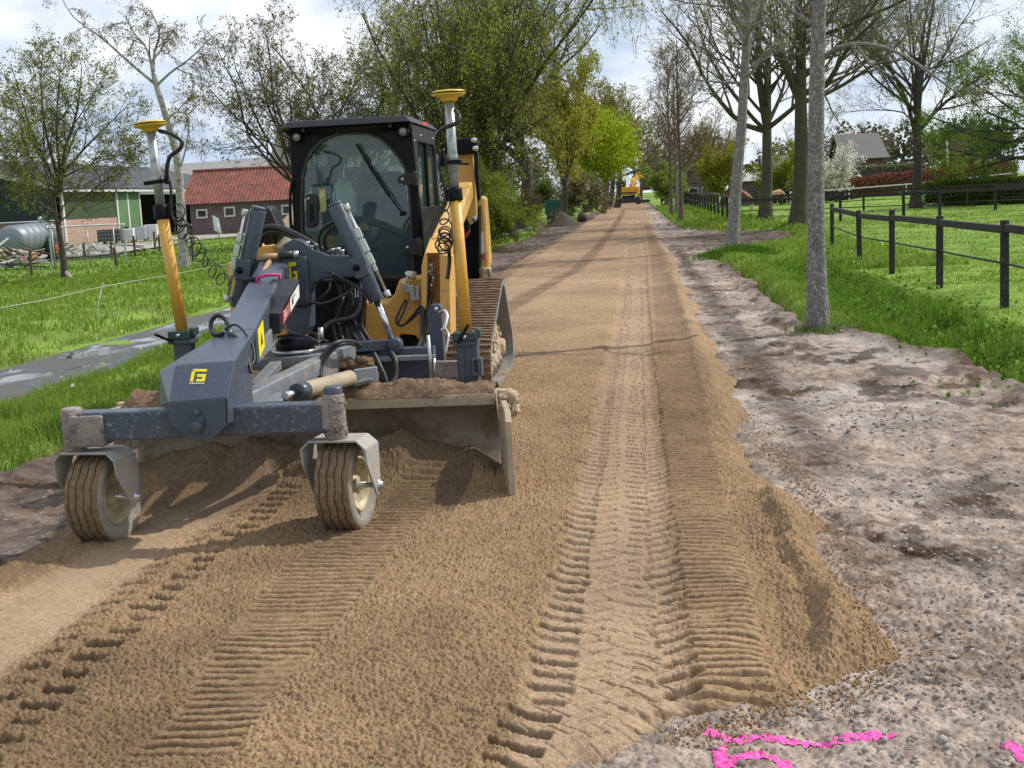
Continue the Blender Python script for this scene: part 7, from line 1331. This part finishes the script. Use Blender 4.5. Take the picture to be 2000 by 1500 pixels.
# tracks
def track(xo, xi, nm):
    xm = (xo + xi) / 2; tk = thing(nm, None, None); tk.location = Vector((xm, 10.6, 0)) - LD.location; tk.parent = LD; tk.name = nm
    circ = [((9.98, .235), .195), ((11.33, .225), .185), ((10.93, .60), .20)]   # idler, rear idler, sprocket (inside radius)
    pts = []; n = len(circ)
    for i in range(n):   # outer tangents, counter-clockwise: front idler -> rear idler -> sprocket
        (c0, r0), (c1, r1), (c2, r2) = circ[i - 1], circ[i], circ[(i + 1) % n]
        def tang(a, ra, b, rb):
            d = np.array(b) - np.array(a); L = np.linalg.norm(d); d = d / L; nn = np.array((d[1], -d[0])); s = (ra - rb) / L; k = nn * math.sqrt(max(0, 1 - s * s)) + d * s; return math.atan2(k[1], k[0])
        a0, a1 = tang(c0, r0, c1, r1), tang(c1, r1, c2, r2)
        while a1 < a0: a1 += 2 * math.pi
        for t in np.linspace(a0, a1, 14): pts.append((c1[0] + r1 * math.cos(t), c1[1] + r1 * math.sin(t), math.cos(t), math.sin(t)))
    P = np.array(pts); cl = np.vstack([P, P[:1]]); sl_ = np.concatenate([[0], np.cumsum(np.hypot(*np.diff(cl[:, :2], axis=0).T))]); tot = sl_[-1]; nl = int(tot / .047); ss = []; hh_ = []
    for i in range(nl):
        b0 = i * tot / nl; w = tot / nl; ss += [b0, b0 + .30 * w, b0 + .38 * w, b0 + .72 * w, b0 + .80 * w]; hh_ += [0, 0, .021, .021, 0]
    ss = np.array(ss); hh_ = np.array(hh_); Q = np.stack([np.interp(ss, sl_, cl[:, i]) for i in range(4)], 1); Q[:, 2:] /= np.linalg.norm(Q[:, 2:], axis=1)[:, None]; m = len(ss)
    base = .042; nx = 7; V, Fq, mi = [], [], []
    xs_ = np.linspace(xi, xo, nx); rq = np.random.default_rng(3)
    for x in xs_:
        ed = .75 if x in (xs_[0], xs_[-1]) else 1
        jit = rq.normal(size=m) * .0015
        for i in range(m): hgt = base + hh_[i] * ed + jit[i]; V.append((x, Q[i, 0] + Q[i, 2] * hgt, Q[i, 1] + Q[i, 3] * hgt))
    for x in (xi, xo):
        for i in range(m): V.append((x, Q[i, 0], Q[i, 1]))
    for k in range(nx - 1):
        for i in range(m): j = (i + 1) % m; Fq.append((k * m + i, k * m + j, (k + 1) * m + j, (k + 1) * m + i)); mi.append(0)
    for i in range(m):
        j = (i + 1) % m; Fq.append((nx * m + i, nx * m + j, j, i)); mi.append(1); Fq.append(((nx - 1) * m + i, (nx - 1) * m + j, (nx + 1) * m + j, (nx + 1) * m + i)); mi.append(1); Fq.append(((nx + 1) * m + i, (nx + 1) * m + j, nx * m + j, nx * m + i)); mi.append(2)
    # root location bookkeeping: part of a part
    def child(o): return o
    mesh_obj('belt', V, Fq, [M['track'], M['track_side'], M['track_side']], tk, mi=mi)
    g = MB(); sgn = 1 if xo > xi else -1; fx = xm + sgn * .02
    g.prism([(fx, 9.98, .16), (fx, 11.3, .16), (fx, 11.34, .30), (fx, 11.1, .48), (fx, 10.75, .56), (fx, 10.35, .42), (fx, 9.96, .32)], (sgn * .09, 0, 0)); g.build('track_frame', M['caked'], tk, bevel=.015)
    for y, z, r in ((9.98, .235, .175), (11.33, .225, .165)): MB().lathe((xm, y, z), (1, 0, 0), [(0, -.14), (r * .4, -.14), (r * .5, -.10), (r, -.10), (r, .10), (r * .5, .10), (r * .4, .15), (0, .15)], 24).build('idler', M['caked'], tk)
    for y in np.linspace(10.3, 11.05, 4): MB().lathe((xm, y, .145), (1, 0, 0), [(0, -.15), (.085, -.15), (.095, -.08), (.06, -.07), (.06, .07), (.095, .08), (.085, .13), (.03, .135), (.03, .15), (0, .15)], 18).build('roller', M['dusty'], tk)
    g = MB(); g.lathe((xm, 10.93, .60), (1, 0, 0), [(0, -.1), (.17, -.06), (.17, .06), (.12, .07), (.10, .14), (0, .15)], 24); [g.box((xm + .0, 10.93 + .18 * math.cos(a), .60 + .18 * math.sin(a)), (.07, .03, .05), rx=a) for a in np.linspace(0, 2 * np.pi, 17)[:-1]]; g.build('sprocket', M['steel_light'], tk)
    g = MB(); rq = np.random.default_rng(8)
    for i in range(26): g.lump((xm + sgn * .14, rq.uniform(10.1, 11.2), rq.uniform(.22, .46)), rq.uniform(.015, .035), i, 7, 5, sq=(.5, 1.2, .9))
    g.build('sand_crust', M['caked'], tk)
    return tk
tR_ = track(-1.165, -1.575, 'track'); tL_ = track(-3.0, -2.59, 'track')
MB().box((-2.08, 10.65, .42), (1.1, .9, .2)).build('axle_beam', M['black'], LD)
